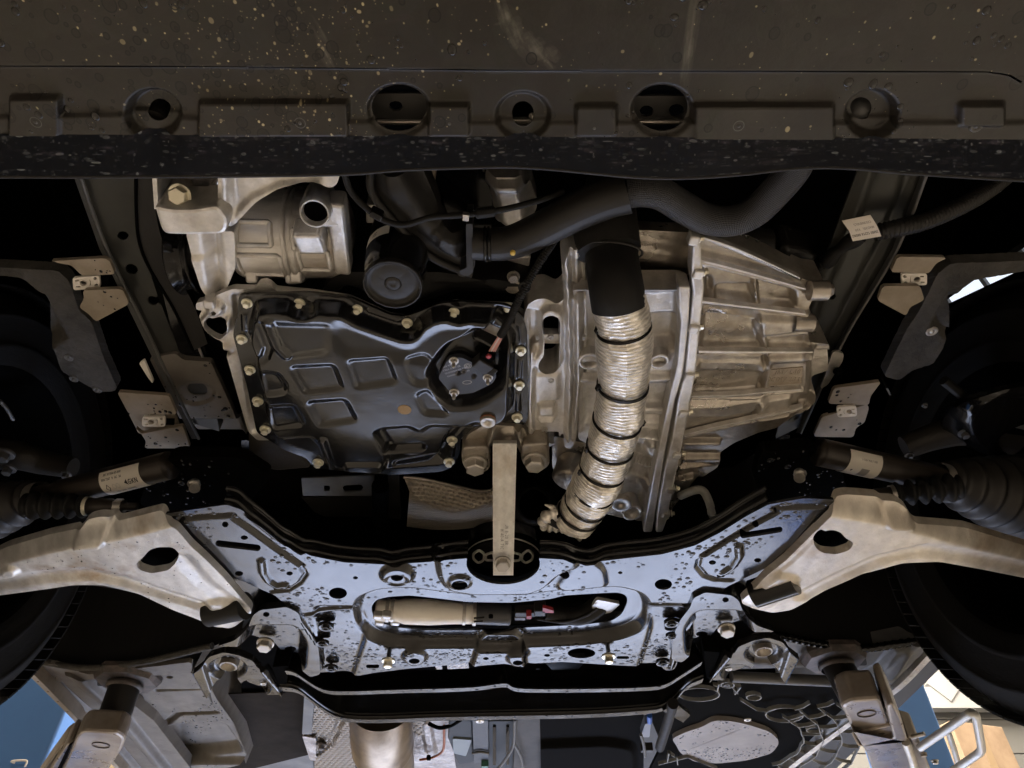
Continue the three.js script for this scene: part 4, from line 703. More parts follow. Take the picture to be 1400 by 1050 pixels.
// ---------------------------------------------------------------- gearbox
{
  const t = thing('gearbox', 'large ribbed cast aluminium gearbox filling the right centre of the picture', 'gearbox');
  const h = 0.705;
  // left engine side plate with the long window
  part(t, 'adapter_plate', relief({
    outline: fil([[716, 436], [722, 416], [734, 409], [746, 408], [762, 416], [772, 408], [768, 366], [774, 340], [800, 330], [802, 470], [800, 560], [786, 600], [781, 614], [772, 612], [770, 590], [762, 602], [752, 612], [745, 606], [728, 600], [722, 590], [726, 480]], 4),
    h, step: 0.0026, thick: 0.05,
    holes: [fil([[740, 436], [744, 427], [754, 424], [763, 427], [766, 436], [764, 496], [758, 503], [745, 505], [736, 499], [736, 489], [743, 480], [744, 462]], 4), fil([[744, 590], [765, 590], [763, 604], [752, 608]], 4)],
    feats: [{ p: fil([[736, 438], [741, 424], [754, 419], [768, 424], [771, 440], [769, 496], [760, 508], [742, 510], [731, 500], [732, 487], [739, 478], [740, 460]], 5), dh: -0.010, w: 0.004 }, { l: [[774, 345], [777, 420], [779, 520], [776, 600]], dh: -0.014, r: 0.005 }, { l: [[788, 335], [790, 420], [791, 520], [784, 600]], dh: -0.010, r: 0.006 }, { p: fil([[734, 512], [764, 512], [764, 546], [732, 550]], 3), dh: -0.003, w: 0.005 }, { p: fil(rect(736, 553, 758, 576), 2), dh: -0.011, w: 0.004 }, { p: fil(rect(737, 560, 757, 566), 1), dh: 0.006, w: 0.003 }, { p: fil([[720, 420], [738, 424], [736, 460], [722, 470]], 4), dh: 0.012, w: 0.008 }, { l: [[728, 480], [726, 540], [726, 590]], dh: -0.008, r: 0.006 }, { p: fil([[778, 346], [800, 346], [800, 400], [782, 400]], 3), dh: 0.012, w: 0.008 }],
  }).geo, MT.cast);
  part(t, 'window_bar', box(P(753, 459, 0.73), 0.026, 0.014, 0.018, [0, 0.02, 0], 0.002), MT.cast); part(t, 'window_back', extr(rect(728, 415, 775, 515), 0.765, 0.004), MT.dark);
  for (const [x, y] of [[753, 461], [753, 520], [745, 588]]) boltPx(t, x, y, 0.703, 4.5, MT.cast, 'socket', null, 'pin');
  for (const [x, y, r] of [[736, 461, 4], [797, 461, 4.5], [728, 586, 4], [784, 587, 4]]) bolt(t, P(x, y, 0.70), r * M(x, y, 0.7), MT.cast, 'hex', V(x > 760 ? 1 : -1, -0.2, 0.1));
  part(t, 'lower_dark_web', extr(fil([[756, 596], [800, 606], [830, 616], [840, 700], [800, 690], [770, 655], [755, 640]], 5), 0.745, 0.03), MT.castDark);
  // bell housing
  part(t, 'bell_housing', relief({
    outline: fil([[782, 388], [932, 388], [944, 392], [946, 410], [944, 450], [930, 540], [908, 640], [894, 712], [870, 712], [850, 700], [846, 660], [840, 625], [790, 600], [792, 540], [790, 440]], 4),
    h, step: 0.0028, thick: 0.04,
    feats: [
      { l: [[781, 392], [932, 392], [944, 396], [944, 420]], dh: -0.012, r: 0.006 },
      { p: fil([[790, 398], [928, 398], [926, 472], [890, 476], [796, 472]], 8), dh: 0.013, w: 0.016 }, { p: fil([[888, 436], [926, 434], [922, 470], [890, 472]], 5), dh: 0.008, w: 0.008 },
      { p: ell(806, 492, 17, 13), dh: -0.012, w: 0.005 }, { p: ell(806, 492, 11, 8), dh: 0.008, w: 0.004 }, { p: ell(900, 492, 14, 11), dh: -0.010, w: 0.005 }, { p: ell(899, 492, 9, 7), dh: 0.010, w: 0.004 },
      { l: [[792, 518], [860, 520], [925, 516]], dh: -0.008, r: 0.006 }, { p: fil([[796, 524], [924, 522], [914, 572], [800, 574]], 6), dh: 0.008, w: 0.010 }, { l: [[795, 530], [792, 590]], dh: -0.006, r: 0.006 },
      { l: [[860, 572], [884, 564], [912, 566]], dh: -0.012, r: 0.012 }, { l: [[868, 592], [906, 598]], dh: -0.016, r: 0.006 }, { p: fil([[866, 604], [898, 604], [890, 650], [862, 640]], 5), dh: 0.012, w: 0.010 }, { l: [[852, 630], [900, 645]], dh: -0.016, r: 0.005 },
      { p: fil([[846, 652], [884, 652], [878, 700], [848, 700]], 5), dh: 0.014, w: 0.010 }, { p: ell(892, 617, 9, 14), dh: -0.012, w: 0.01 }, { p: ell(886, 668, 8, 10), dh: -0.012, w: 0.008 },
    ],
  }).geo, MT.cast);
  part(t, 'shaded_upper_case', relief({ outline: [[786, 310], [948, 318], [950, 330], [946, 396], [786, 396]], h: 0.75, step: 0.0035, thick: 0.02, feats: [{ p: [[780, 350], [950, 368], [950, 400], [780, 400]], dh: 0.03, w: 0.02 }, { l: [[870, 344], [940, 358]], dh: -0.008, r: 0.02 }] }).geo, MT.castDark, 'upper case under the hoses with the shade put into its darker metal');  // darker casting material carries the shade under the hoses
  for (const [x, y, r] of [[806, 492, 15.5], [901, 492, 13.5]]) { const rr = r * M(x, y, 0.7); part(t, 'boss_ring', place(lathe([[rr, -0.012], [rr, 0.002], [rr * 0.94, 0.004], [rr * 0.70, 0.004], [rr * 0.64, 0.0], [rr * 0.62, -0.010], [rr * 0.4, -0.010], [rr * 0.36, -0.002], [0, -0.002]], 32), P(x, y, 0.694)), MT.cast); }
  // ribbed gear case
  const ribs = [[[950, 322], [1000, 338], [1050, 360], [1094, 381]], [[950, 355], [1000, 367], [1050, 381], [1102, 396]], [[960, 413], [1010, 419], [1060, 425], [1102, 430]], [[955, 481], [1010, 482], [1060, 482], [1112, 482]], [[945, 543], [1000, 542], [1050, 537], [1096, 533]], [[936, 596], [980, 585], [1040, 572], [1098, 558]]];
  const pocket = (p, dh, w = 0.012) => ({ p: fil(p, 6), dh, w });
  part(t, 'gear_case', relief({
    outline: fil([[950, 321], [975, 322], [1060, 362], [1104, 386], [1130, 389], [1130, 404], [1110, 410], [1104, 426], [1112, 432], [1112, 446], [1104, 452], [1108, 472], [1136, 475], [1139, 520], [1114, 528], [1116, 548], [1098, 568], [1064, 592], [1040, 598], [1006, 612], [985, 626], [982, 638], [958, 654], [930, 690], [912, 712], [898, 712], [908, 640], [930, 540], [945, 460], [955, 400]], 5),
    h, step: 0.0021, thick: 0.05,
    feats: [
      { p: [[950, 316], [1110, 386], [1104, 394], [952, 352]], dh: 0.012, w: 0.006 },
      pocket([[964, 362], [1085, 394], [1084, 416], [1030, 420], [964, 412]], 0.012, 0.007), pocket([[980, 395], [1028, 394], [1032, 416], [978, 412]], 0.008, 0.006), pocket([[966, 383], [974, 385], [976, 408], [966, 408]], 0.006, 0.006), { l: [[1034, 392], [1037, 420]], dh: -0.008, r: 0.004 },
      pocket([[962, 420], [1036, 432], [1044, 478], [958, 476]], 0.013, 0.009), { l: [[962, 428], [980, 432], [1034, 434]], dh: -0.006, r: 0.006 },
      { p: fil([[1040, 434], [1100, 436], [1104, 452], [1040, 460]], 6), dh: -0.010, w: 0.010 }, { l: [[1036, 434], [1040, 456], [1047, 480]], dh: -0.008, r: 0.005 }, pocket([[1048, 462], [1104, 456], [1104, 478], [1050, 478]], 0.010, 0.007),
      { p: fil([[954, 490], [1040, 494], [1040, 532], [948, 538]], 6), dh: 0.006, w: 0.010 }, { l: [[956, 502], [1000, 503], [1040, 505]], dh: -0.007, r: 0.014 }, { p: fil([[1048, 488], [1104, 486], [1102, 528], [1042, 530]], 5), dh: -0.007, w: 0.006 }, { l: [[1044, 484], [1046, 500], [1038, 530]], dh: 0.008, r: 0.004 }, { p: fil([[1052, 492], [1100, 490], [1098, 524], [1048, 526]], 5), dh: 0.004, w: 0.006 },
      { p: [[1106, 466], [1145, 466], [1145, 530], [1106, 530]], dh: 0.02, w: 0.012 }, { l: [[1108, 484], [1140, 484]], dh: -0.012, r: 0.012 },
      { l: [[946, 560], [990, 559], [1030, 552]], dh: -0.010, r: 0.024 }, { p: fil([[1036, 548], [1082, 540], [1078, 564], [1032, 572]], 5), dh: -0.006, w: 0.006 }, { p: fil([[1092, 538], [1112, 536], [1108, 552], [1088, 562]], 4), dh: 0.008, w: 0.006 }, { l: [[1034, 546], [1028, 574]], dh: 0.006, r: 0.004 },
      { p: [[932, 600], [1100, 560], [1075, 592], [1010, 612], [985, 630], [930, 636]], dh: 0.010, w: 0.010 }, { l: [[934, 612], [984, 612]], dh: -0.010, r: 0.006 }, { l: [[928, 634], [984, 634]], dh: -0.010, r: 0.010 }, { p: [[920, 650], [960, 650], [925, 700], [908, 700]], dh: 0.010, w: 0.010 }, { l: [[925, 658], [946, 652]], dh: -0.010, r: 0.006 },
      ...ribs.map(l => ({ l, dh: -0.008, r: 0.007, flat: 0.2 })),
    ],
  }).geo, MT.castDark);
  for (const l of ribs) { const q = smoothLine(l, 14), top = q.map(([x, y], i) => [x, y - 1.1 - 0.5 * (1 - i / 14)]), bot = q.map(([x, y], i) => [x, y + 1.0 + 0.8 * (1 - i / 14)]).reverse(); part(t, 'stiffening_rib', extr([...top, ...bot], 0.694, 0.009, { bevel: 0.0008 }), MT.cast); }
  const letter = canvasTex(256, 128, (c, w, hh) => { c.fillStyle = '#000'; c.fillRect(0, 0, w, hh); c.fillStyle = '#fff'; c.font = 'bold 46px sans-serif'; c.fillText('JM7 L40', 40, 52); c.fillText('0CDI7 2840', 6, 108); }, false);
  const q = plan([[1050, 508], [1098, 504], [1096, 524], [1048, 528]], 0.702), lb = bboxOf(q); letter.repeat.set(1 / (lb[2] - lb[0]), -1 / (lb[3] - lb[1])); letter.offset.set(-lb[0] / (lb[2] - lb[0]), 1 + lb[1] / (lb[3] - lb[1]));
  part(t, 'cast_mark', extr([[1050, 506], [1098, 502], [1096, 524], [1048, 528]], 0.7005, 0.003), mat({ map: tints(1, [0.36, 0.30, 0.23], [0.56, 0.50, 0.42], 0.3), metalness: 0.7, roughness: 0.5, bumpMap: letter, bumpScale: 0.0012 }), 'plate with raised casting letters');
  part(t, 'mount_boss', cyl(P(1106, 397, 0.70), P(1131, 397, 0.70), 0.0125), MT.castDark); bolt(t, P(1130, 397, 0.70), 0.009, MT.castDark, 'hex', V(1, 0, 0));
  part(t, 'end_cap', place(lathe([[0.012, -0.02], [0.012, 0.004], [0.008, 0.007], [0, 0.007]], 20), P(1106, 441, 0.70), V(1, 0, 0)), MT.castDark);
  // the two joint flanges with their bolts
  const fA = [[948, 322], [957, 322], [963, 395], [957, 450], [951, 512], [946, 540], [932, 614], [922, 660], [916, 690], [912, 712], [906, 728], [896, 728], [900, 690], [909, 640], [919, 600], [927, 548], [937, 512], [943, 450], [948, 400], [945, 380]];
  const fB = [[928, 392], [944, 393], [942, 440], [934, 512], [923, 548], [913, 600], [904, 650], [892, 728], [879, 728], [884, 700], [895, 640], [905, 590], [916, 540], [926, 500], [931, 440], [928, 420]];
  part(t, 'joint_flange', extr(fil(fA, 3), 0.68, 0.03, { bevel: 0.0025 }), MT.cast); part(t, 'joint_flange', extr(fil(fB, 3), 0.682, 0.03, { bevel: 0.0025 }), MT.cast);
  for (const [x, y] of [[952, 447], [946, 512], [938, 563], [929, 620], [921, 668], [914, 702], [958, 372], [952, 326]]) {
    part(t, 'bolt_lug', box(P(x - 4, y, 0.683), 0.013, 0.014, 0.013, [0, 0.15, 0], 0.003), MT.cast);
    bolt(t, P(x + 4, y, 0.685), 0.0055, MT.zinc, 'flange', V(1, -0.05, 0.15));
  }
  // plugs at the foot
  boltPx(t, 849, 686, 0.675, 14, MT.steel, 'socket', V(-0.1, -1, 0.1), 'drain_plug');
  part(t, 'plug_boss', place(lathe([[0.017, -0.03], [0.017, 0.002], [0.012, 0.003], [0.011, -0.004], [0.006, -0.004], [0, -0.003]], 24), P(864, 700, 0.672), V(0.1, -1, 0.2)), MT.cast);
  part(t, 'foot_web', extr(fil([[826, 690], [846, 698], [884, 700], [884, 708], [850, 708], [826, 702]], 3), 0.70, 0.02), MT.cast);
  part(t, 'side_drum', place(lathe([[0, 0], [0.02, 0.001], [0.028, 0.006], [0.03, 0.04]], 30), P(775, 660, 0.70), V(0.4, 1, 0)), MT.castDark);
}
{
  const t = thing('drain_tube', 'short pale ribbed tube bending down beside the lower right of the gearbox', 'tube');
  part(t, 'tube', sweep(px3([[930, 678, 0.70], [950, 670, 0.69], [962, 672, 0.685], [970, 688, 0.675], [973, 702, 0.67]]), 0.0068, { n: 30, m: 14 }), mat({ color: lin(0.36, 0.36, 0.33), roughness: 0.45 }));
  part(t, 'clamp', sweep([...Array(13)].map((_, k) => P(972, 697, 0.671).add(V(Math.cos(k / 12 * 6.283) * 0.0075, 0, Math.sin(k / 12 * 6.283) * 0.0075))), 0.0016, { n: 40, m: 6 }), MT.dark);
  part(t, 'end_ring', place(lathe([[0.0066, -0.004], [0.0066, 0.003], [0.0045, 0.003], [0.0045, -0.002]], 18), P(974, 704, 0.668)), MT.grey);
  const s = thing('starter_motor', 'dark cylinders tucked between gearbox top and the right rail', 'motor');
  part(s, 'drum', cyl(P(985, 332, 0.80), P(1048, 340, 0.80), 0.026), MT.plastic); part(s, 'nose', cyl(P(1040, 352, 0.79), P(1062, 354, 0.79), 0.012), MT.rubber); part(s, 'housing', box(P(1075, 345, 0.84), 0.06, 0.05, 0.06, [0.2, 0.3, 0], 0.01), MT.plastic); part(s, 'lead', sweep(px3([[1050, 340, 0.8], [1085, 365, 0.79], [1108, 370, 0.79], [1125, 362, 0.78]]), 0.006, { n: 24, m: 10 }), MT.rubber);
  const b = thing('intake_casting', 'pale cast engine housing glimpsed above the black air hose', 'engine casting');
  part(b, 'neck', relief({ outline: fil([[664, 225], [712, 225], [716, 238], [724, 242], [730, 262], [735, 282], [728, 296], [700, 306], [678, 302], [674, 270], [664, 244]], 6), h: 0.80, step: 0.004, thick: 0.04, feats: [{ l: [[690, 225], [700, 290]], dh: -0.03, r: 0.03 }, { l: [[666, 240], [720, 240]], dh: -0.012, r: 0.008 }] }).geo, MT.cast);
  part(b, 'lower_web', extr(fil([[684, 352], [726, 350], [722, 376], [690, 380]], 3), 0.78, 0.03, { bevel: 0.003 }), MT.cast);
  for (const p of [[500, 280, 522, 306], [588, 358, 610, 380]]) part(b, 'lug', extr(fil(rect(...p), 3), 0.79, 0.03, { bevel: 0.003 }), MT.cast);
  const m = thing('engine_module', 'black box module behind the slanted air duct', 'module');
  part(m, 'case', extr(fil([[586, 225], [662, 225], [678, 268], [676, 300], [610, 300]], 4), 0.79, 0.05, { bevel: 0.004 }), MT.gloss); part(m, 'clip', box(P(588, 240, 0.775), 0.014, 0.008, 0.022, [0, 0.2, 0], 0.002), MT.tan);
  part(m, 'latch', box(P(660, 309, 0.775), 0.022, 0.006, 0.008, [0, 0, 0], 0.001), MT.plastic);
}
// wiring loom with white label
{
  const t = thing('wiring_loom', 'black corrugated wiring loom with a white paper tag beside the right rail', 'wiring loom');
  part(t, 'conduit', sweep(px3([[1196, 318, 0.77], [1225, 312, 0.77], [1260, 304, 0.78], [1300, 288, 0.80], [1335, 270, 0.83], [1372, 244, 0.90], [1400, 215, 1.0]]), (s, a, L) => 0.0105 + 0.0011 * Math.sin(s * L * 6.2832 / 0.0055), { n: 420, m: 14 }), MT.plastic);
  part(t, 'taped_branch', sweep(px3([[1178, 322, 0.77], [1160, 332, 0.775], [1144, 344, 0.78], [1128, 360, 0.785]]), s => 0.009 + 0.002 * Math.sin(s * 9), { n: 40, m: 12 }), MT.rubber);
  const lab = canvasTex(256, 192, (c, w, h) => { c.fillStyle = 'rgb(205,196,182)'; c.fillRect(0, 0, w, h); c.fillStyle = '#3a342c'; c.font = '28px sans-serif'; c.save(); c.translate(w / 2, h / 2); c.rotate(Math.PI); c.font = 'bold 30px sans-serif'; c.fillText('3M80 1221A 080NZ', -118, -40, 236); c.font = '28px sans-serif'; c.fillText('MAD30L   V24', -100, 4, 190); c.fillText('CEE9N890L5', -100, 52, 180); c.restore(); });
  const c4 = [[1151, 302], [1190, 293], [1201, 308], [1168, 318]].map(p => p), A = [P(1151, 302, 0.757), P(1161, 316, 0.752), P(1166, 330, 0.757)], B = [P(1190, 294, 0.757), P(1199, 308, 0.752), P(1205, 323, 0.757)];
  const g = strip(A, B, 4); const uv = g.attributes.uv; for (let i = 0; i < uv.count; i++) uv.setXY(i, (i % 5) / 4, 1 - Math.floor(i / 5) / 2);
  const tag = mat({ map: lab, roughness: 0.7 }); const g2 = g.clone(); g2.translate(0, 0.0006, 0);
  part(t, 'paper_tag', merge([g, g2]), tag, 'white printed paper tag');
}
// ---------------------------------------------------------------- torque rod
{
  const t = thing('torque_rod', 'bare aluminium torque rod bar between two large hex bolts and the subframe bush', 'torque rod');
  const A = P(690, 606, 0.672), B = P(688, 787, 0.556), d = B.clone().sub(A), L = d.length();
  const wA = 33 * M(690, 606, 0.672), wB = 27.5 * M(688, 787, 0.556), th = 0.016, nrm = V(1, 0, 0).cross(d.clone().normalize()).normalize(); if (nrm.y > 0) nrm.negate();
  const g = new RoundedBoxGeometry(1, th, L, 2, 0.0015), ps = g.attributes.position;
  const dir = d.clone().normalize();
  for (let i = 0; i < ps.count; i++) { const s = (ps.getZ(i) / L + 0.5), x = ps.getX(i) * (wA + (wB - wA) * s), y = ps.getY(i); const p = A.clone().addScaledVector(dir, s * L).add(V(x, 0, 0)).addScaledVector(nrm, -(y + th / 2)); ps.setXYZ(i, p.x, p.y, p.z); }
  g.computeVertexNormals(); boxUV(g); part(t, 'bar', g, MT.rod);
  const stamp = canvasTex(64, 256, (c, w, hh) => { c.clearRect(0, 0, w, hh); c.save(); c.translate(40, 12); c.rotate(Math.PI / 2); c.fillStyle = 'rgba(60,52,44,0.9)'; c.font = '22px monospace'; c.fillText('JN 8-20 8R', 0, 0); c.fillText('H 40-A 71C', 30, 24); c.restore(); });
  const mid = A.clone().addScaledVector(dir, L * 0.74).addScaledVector(nrm, 0.0004), sx = wB * 0.3, sz = L * 0.15;
  const sg = new THREE.BufferGeometry(); const c = [[-1, -1], [1, -1], [1, 1], [-1, 1]].map(([x, z]) => mid.clone().add(V(x * sx, 0, 0)).addScaledVector(dir, z * sz));
  sg.setAttribute('position', new THREE.Float32BufferAttribute(c.flatMap(p => [p.x, p.y, p.z]), 3)); sg.setAttribute('uv', new THREE.Float32BufferAttribute([0, 1, 1, 1, 1, 0, 0, 0], 2)); sg.setIndex([0, 1, 2, 0, 2, 3]); sg.computeVertexNormals();
  part(t, 'stamped_mark', sg, mat({ map: stamp, transparent: true, roughness: 0.8 }));
  // forked cast bracket
  for (const [x, y, s] of [[650, 630, -1], [731, 626, 1]]) {
    part(t, 'bracket_lug', extr(fil([[x - 19, y - 18], [x + 19, y - 20], [x + 21, y + 12], [x + 8, y + 18], [x - 10, y + 18], [x - 19, y + 4]], 8), 0.678, 0.035, { bevel: 0.003 }), MT.castDark);
    boltPx(t, x, y + 3, 0.676, 16.5, MT.steel, 'hex');
  }
  part(t, 'bracket_web', relief({ outline: fil([[632, 612], [640, 594], [664, 580], [690, 582], [716, 584], [722, 600], [750, 606], [752, 616], [712, 622], [704, 602], [674, 602], [668, 622], [634, 628]], 5), h: 0.694, step: 0.003, thick: 0.04, feats: [{ p: ell(696, 593, 9, 6), dh: -0.006, w: 0.004 }, { p: ell(696, 593, 5.5, 4), dh: 0.01, w: 0.004 }, { l: [[664, 618], [674, 588]], dh: -0.012, r: 0.005 }, { l: [[708, 588], [716, 620]], dh: -0.012, r: 0.005 }] }).geo, MT.castDark);
  boltPx(t, 687.5, 770, 0.563, 11.5, MT.steel, 'hex', V(0, -0.92, 0.4));
}
{
  const t = thing('rubber_bush', 'oval black rubber bush with pale edged cavities around the torque rod end', 'bush');
  const h = 0.602;
  const cav = [fil([[647, 757], [655, 752], [662, 757], [661, 766], [654, 770], [647, 764]], 3), fil([[664, 758], [674, 755], [676, 766], [664, 766]], 3), fil([[699, 755], [712, 758], [711, 766], [700, 767]], 3), fil([[714, 758], [722, 752], [729, 757], [728, 765], [719, 770], [713, 766]], 3)];
  part(t, 'outer_ring', (() => { const c = P(688, 762, h), r = 50 * M(688, 762, h); return place(lathe([[r * 1.04, -0.02], [r * 1.04, 0.0], [r, 0.004], [r * 0.93, 0.002], [r * 0.9, -0.012]], 44), c); })(), MT.dark);
  part(t, 'rim_edge', sweep([...Array(19)].map((_, k) => { const a = Math.PI * (0.02 + 0.96 * k / 18); return P(688 + 51 * Math.cos(a), 762 - 27 * Math.sin(a), h - 0.001); }), 0.0012, { n: 50, m: 6 }), MT.steel);
  const Rb = relief({ outline: ell(688, 762, 47, 27, 40), h: h + 0.008, holes: cav, step: 0.002, thick: 0.02 });
  part(t, 'rubber', Rb.geo, MT.rubber);
  const pale = mat({ color: lin(0.85, 0.83, 0.78), roughness: 0.5 });
  for (const c of cav) part(t, 'cavity_rim', sweep(c.filter((_, i) => i % 2 === 0).map(p => P(p[0], p[1], h + 0.006)), 0.0022, { n: 60, m: 6, closed: true, caps: false }), pale);
  part(t, 'cavity_floor', extr(ell(688, 762, 46, 26), h + 0.032, 0.003), MT.plastic);
}
// ---------------------------------------------------------------- front subframe
const HS = 0.56;
{
  const t = thing('front_subframe', 'wide black wet pressed steel subframe with a long slot across the lower middle', 'subframe');
  const outline = fil([[224, 703], [248, 699], [310, 690], [330, 697], [358, 716], [395, 746], [425, 760], [470, 769], [530, 772], [592, 768], [606, 758], [640, 755], [738, 755], [770, 757], [800, 770], [850, 764], [905, 758], [950, 746], [985, 728], [1020, 706], [1050, 690], [1100, 681], [1142, 683], [1128, 705], [1112, 728], [1078, 762], [1040, 780], [992, 803], [986, 814], [962, 816], [953, 828], [952, 842], [944, 856], [930, 884], [926, 914], [921, 921], [910, 921], [900, 910], [880, 911], [850, 910], [770, 905], [728, 907], [690, 900], [655, 903], [630, 908], [560, 914], [510, 920], [490, 924], [470, 921], [436, 924], [428, 916], [431, 896], [424, 868], [411, 846], [404, 834], [390, 826], [376, 814], [330, 794], [290, 780], [270, 760], [262, 748], [246, 716]], 4);
  const slotHole = fil([[507, 830], [514, 820], [530, 816], [560, 814], [590, 817], [640, 823], [700, 824], [752, 819], [772, 814], [820, 811], [846, 810], [857, 814], [858, 824], [850, 840], [836, 849], [800, 854], [720, 858], [640, 862], [580, 862], [545, 858], [520, 852], [510, 842]], 6);
  const ring = fil([[487, 830], [494, 814], [520, 804], [560, 802], [590, 806], [640, 812], [720, 812], [760, 806], [800, 802], [845, 801], [872, 808], [884, 820], [886, 840], [872, 858], [846, 868], [800, 875], [700, 879], [600, 880], [545, 880], [512, 872], [492, 856]], 10);
  const hole = (x, y, r, k = 0.62) => ell(x, y, r, r * k, 18);
  const holes = [
    { p: slotHole, h: HS + 0.017 }, ell(688, 762, 50, 29, 40), hole(462, 811, 12.5), hole(907, 799, 12), hole(543, 787, 8.5), hole(334, 735, 5), hole(327, 784, 5.5), hole(308, 717, 4.5, 0.9), slot(299, 743, 352, 749, 4.5, 1),
    [[372, 801], [379, 805], [388, 802], [386, 808], [376, 809]], hole(396, 784, 4.5), hole(486, 790, 3.5), hole(770, 783, 8.5), hole(848, 783, 3.2), hole(1033, 718, 4.5), slot(1016, 732, 1066, 724, 4, 1), hole(1036, 766, 5), [[979, 785], [986, 788], [993, 784], [990, 789], [981, 790]], hole(974, 769, 5), hole(1060, 700, 3.6, 1),
    hole(567, 898, 7.5, 0.5), hole(664.5, 893, 4, 0.5), hole(708, 893, 7, 0.5), hole(748, 896, 4, 0.5), ell(795, 893, 19, 7), hole(531, 902, 7, 0.4), hole(832, 895, 6, 0.45), slot(503, 911, 516, 911, 2.5, 1), slot(845, 899, 858, 899, 2, 1),
    hole(629, 789, 11, 0.6),
  ];
  const dim = (x, y, r, dh = -0.006) => ({ p: ell(x, y, r, r * 0.62), dh, w: 0.009 });
  const R = relief({
    outline, h: HS, holes, step: 0.0022, thick: 0.004,
    feats: [
      { p: ring, dh: 0.017, w: 0.019, at: HS + 0.006 },
      { p: fil([[596, 748], [602, 786], [612, 802], [648, 808], [724, 807], [746, 798], [762, 782], [790, 768], [780, 740]], 8), dh: -0.010, w: 0.012, at: HS },
      { p: fil([[786, 766], [806, 760], [826, 776], [830, 800], [770, 806], [760, 800]], 8), dh: -0.005, w: 0.010, at: HS },
      { p: fil([[652, 884], [664, 872], [704, 872], [716, 882], [720, 920], [640, 920]], 4), dh: -0.010, w: 0.010, at: HS },
      { p: fil([[430, 830], [486, 830], [500, 870], [480, 930], [430, 930], [440, 880]], 8), dh: 0.006, w: 0.012, at: HS },
      { p: fil([[886, 826], [955, 828], [930, 930], [868, 930], [890, 860]], 8), dh: 0.006, w: 0.012, at: HS },
      { l: [[420, 842], [450, 838], [480, 836]], dh: -0.004, r: 0.007 }, { l: [[888, 832], [930, 832], [955, 838]], dh: -0.004, r: 0.007 },
      dim(543, 788, 22, -0.009), dim(543, 788, 15, 0.006), dim(567, 899, 16, -0.008), dim(708, 894, 14, -0.008), dim(629, 789, 15, -0.004),
      { l: [[357, 768], [359, 784], [367, 796], [378, 803], [390, 801]], dh: -0.005, r: 0.0065 }, { l: [[412, 775], [418, 784], [410, 796], [394, 806], [372, 808]], dh: 0.004, r: 0.0045 },
      { l: [[1010, 748], [1011, 762], [1002, 776], [990, 784]], dh: -0.005, r: 0.0065 }, { l: [[956, 764], [954, 774], [964, 786], [978, 791], [1000, 792]], dh: 0.004, r: 0.0045 },
      { l: [[322, 706], [345, 722], [380, 748], [412, 770]], dh: 0.007, r: 0.006 }, { l: [[340, 706], [375, 734], [412, 756]], dh: -0.006, r: 0.006 }, { l: [[1060, 698], [1030, 714], [990, 738], [962, 756]], dh: 0.007, r: 0.006 },
      { l: [[318, 702], [280, 704], [246, 708]], dh: 0.006, r: 0.006 }, { l: [[1060, 692], [1100, 690], [1122, 690]], dh: 0.006, r: 0.006 },
      { l: [[400, 840], [412, 850], [436, 886], [438, 918]], dh: -0.006, r: 0.006 }, { l: [[953, 846], [930, 876], [918, 918]], dh: -0.006, r: 0.006 },
    ],
  });
  part(t, 'lower_plate', R.geo, MT.frameBlack);
  drops(t, R, 2300, 0.0006, 0.0042, MT.drop, 2.7);
  // dark front wall and its upper rim
  const fe = smoothLine([[306, 690], [330, 697], [358, 716], [395, 746], [425, 760], [470, 769], [530, 772], [592, 768], [606, 758], [640, 755]], 40), fe2 = smoothLine([[738, 755], [770, 757], [800, 770], [850, 764], [905, 758], [950, 746], [985, 728], [1020, 706], [1050, 690]], 36);
  const edgeY = ([x, y]) => { const p = P(x, y, HS); p.y = R.height(p.x, p.z + 0.0005) + 0.001; return p; };
  for (const e of [fe, fe2]) {
    const lo = e.map(edgeY), hi = lo.map(p => p.clone().add(V(0, 0.017, 0.003))), top = hi.map(p => p.clone().add(V(0, 0.003, 0.007)));
    part(t, 'front_wall', merge([strip(lo, hi, 3), strip(hi, top, 1)]), MT.gloss);
    part(t, 'front_rim', sweep(top.filter((_, i) => i % 2 === 0), 0.0032, { n: 80, m: 8 }), MT.gloss);
    part(t, 'front_hem', sweep(lo.map(p => p.clone().add(V(0, 0.008, 0.003))).filter((_, i) => i % 2 === 0), 0.0035, { n: 80, m: 8 }), MT.gloss);
  }
  const mid = [[636, 756], [645, 738], [670, 728], [706, 728], [732, 738], [742, 756]].map(p => P(p[0], p[1], HS + 0.045));
  part(t, 'bush_collar', strip(smoothLine(mid.map(p => [p.x, p.y, p.z]), 20).map(p => V(...p)), smoothLine(mid.map(p => [p.x, p.y + 0.02, p.z]), 20).map(p => V(...p)), 1), MT.gloss);
  part(t, 'upper_shell', extr([[240, 720], [330, 700], [420, 764], [590, 775], [800, 775], [950, 750], [1060, 695], [1130, 700], [1000, 800], [940, 900], [430, 905], [390, 820], [280, 770]], HS + 0.10, 0.004, { holes: [rect(500, 800, 870, 862)] }), MT.dark);
  // nuts in their sleeves
  for (const [x, y, r] of [[629, 789, 11.5], [446, 855, 11], [441, 878, 9.5], [453, 912, 9.5], [918, 850, 11], [919, 868, 9.5], [906, 904, 10]]) {
    boltPx(t, x, y, HS - 0.001, r * 0.95, MT.gloss, 'socket', null, 'nut'); boltPx(t, x, y, HS - 0.005, r * 0.62, MT.frameBlack, 'nut', null, 'nut');
  }
  for (const [x, y] of [[531, 902], [832, 896]]) {
    part(t, 'hanging_stud', cyl(P(x, y, HS + 0.01), P(x, y, HS - 0.016), 0.004), MT.zinc);
    bolt(t, P(x, y + 1, HS - 0.014), 0.0125, MT.zinc, 'flange', null, 'stud_head');
  }
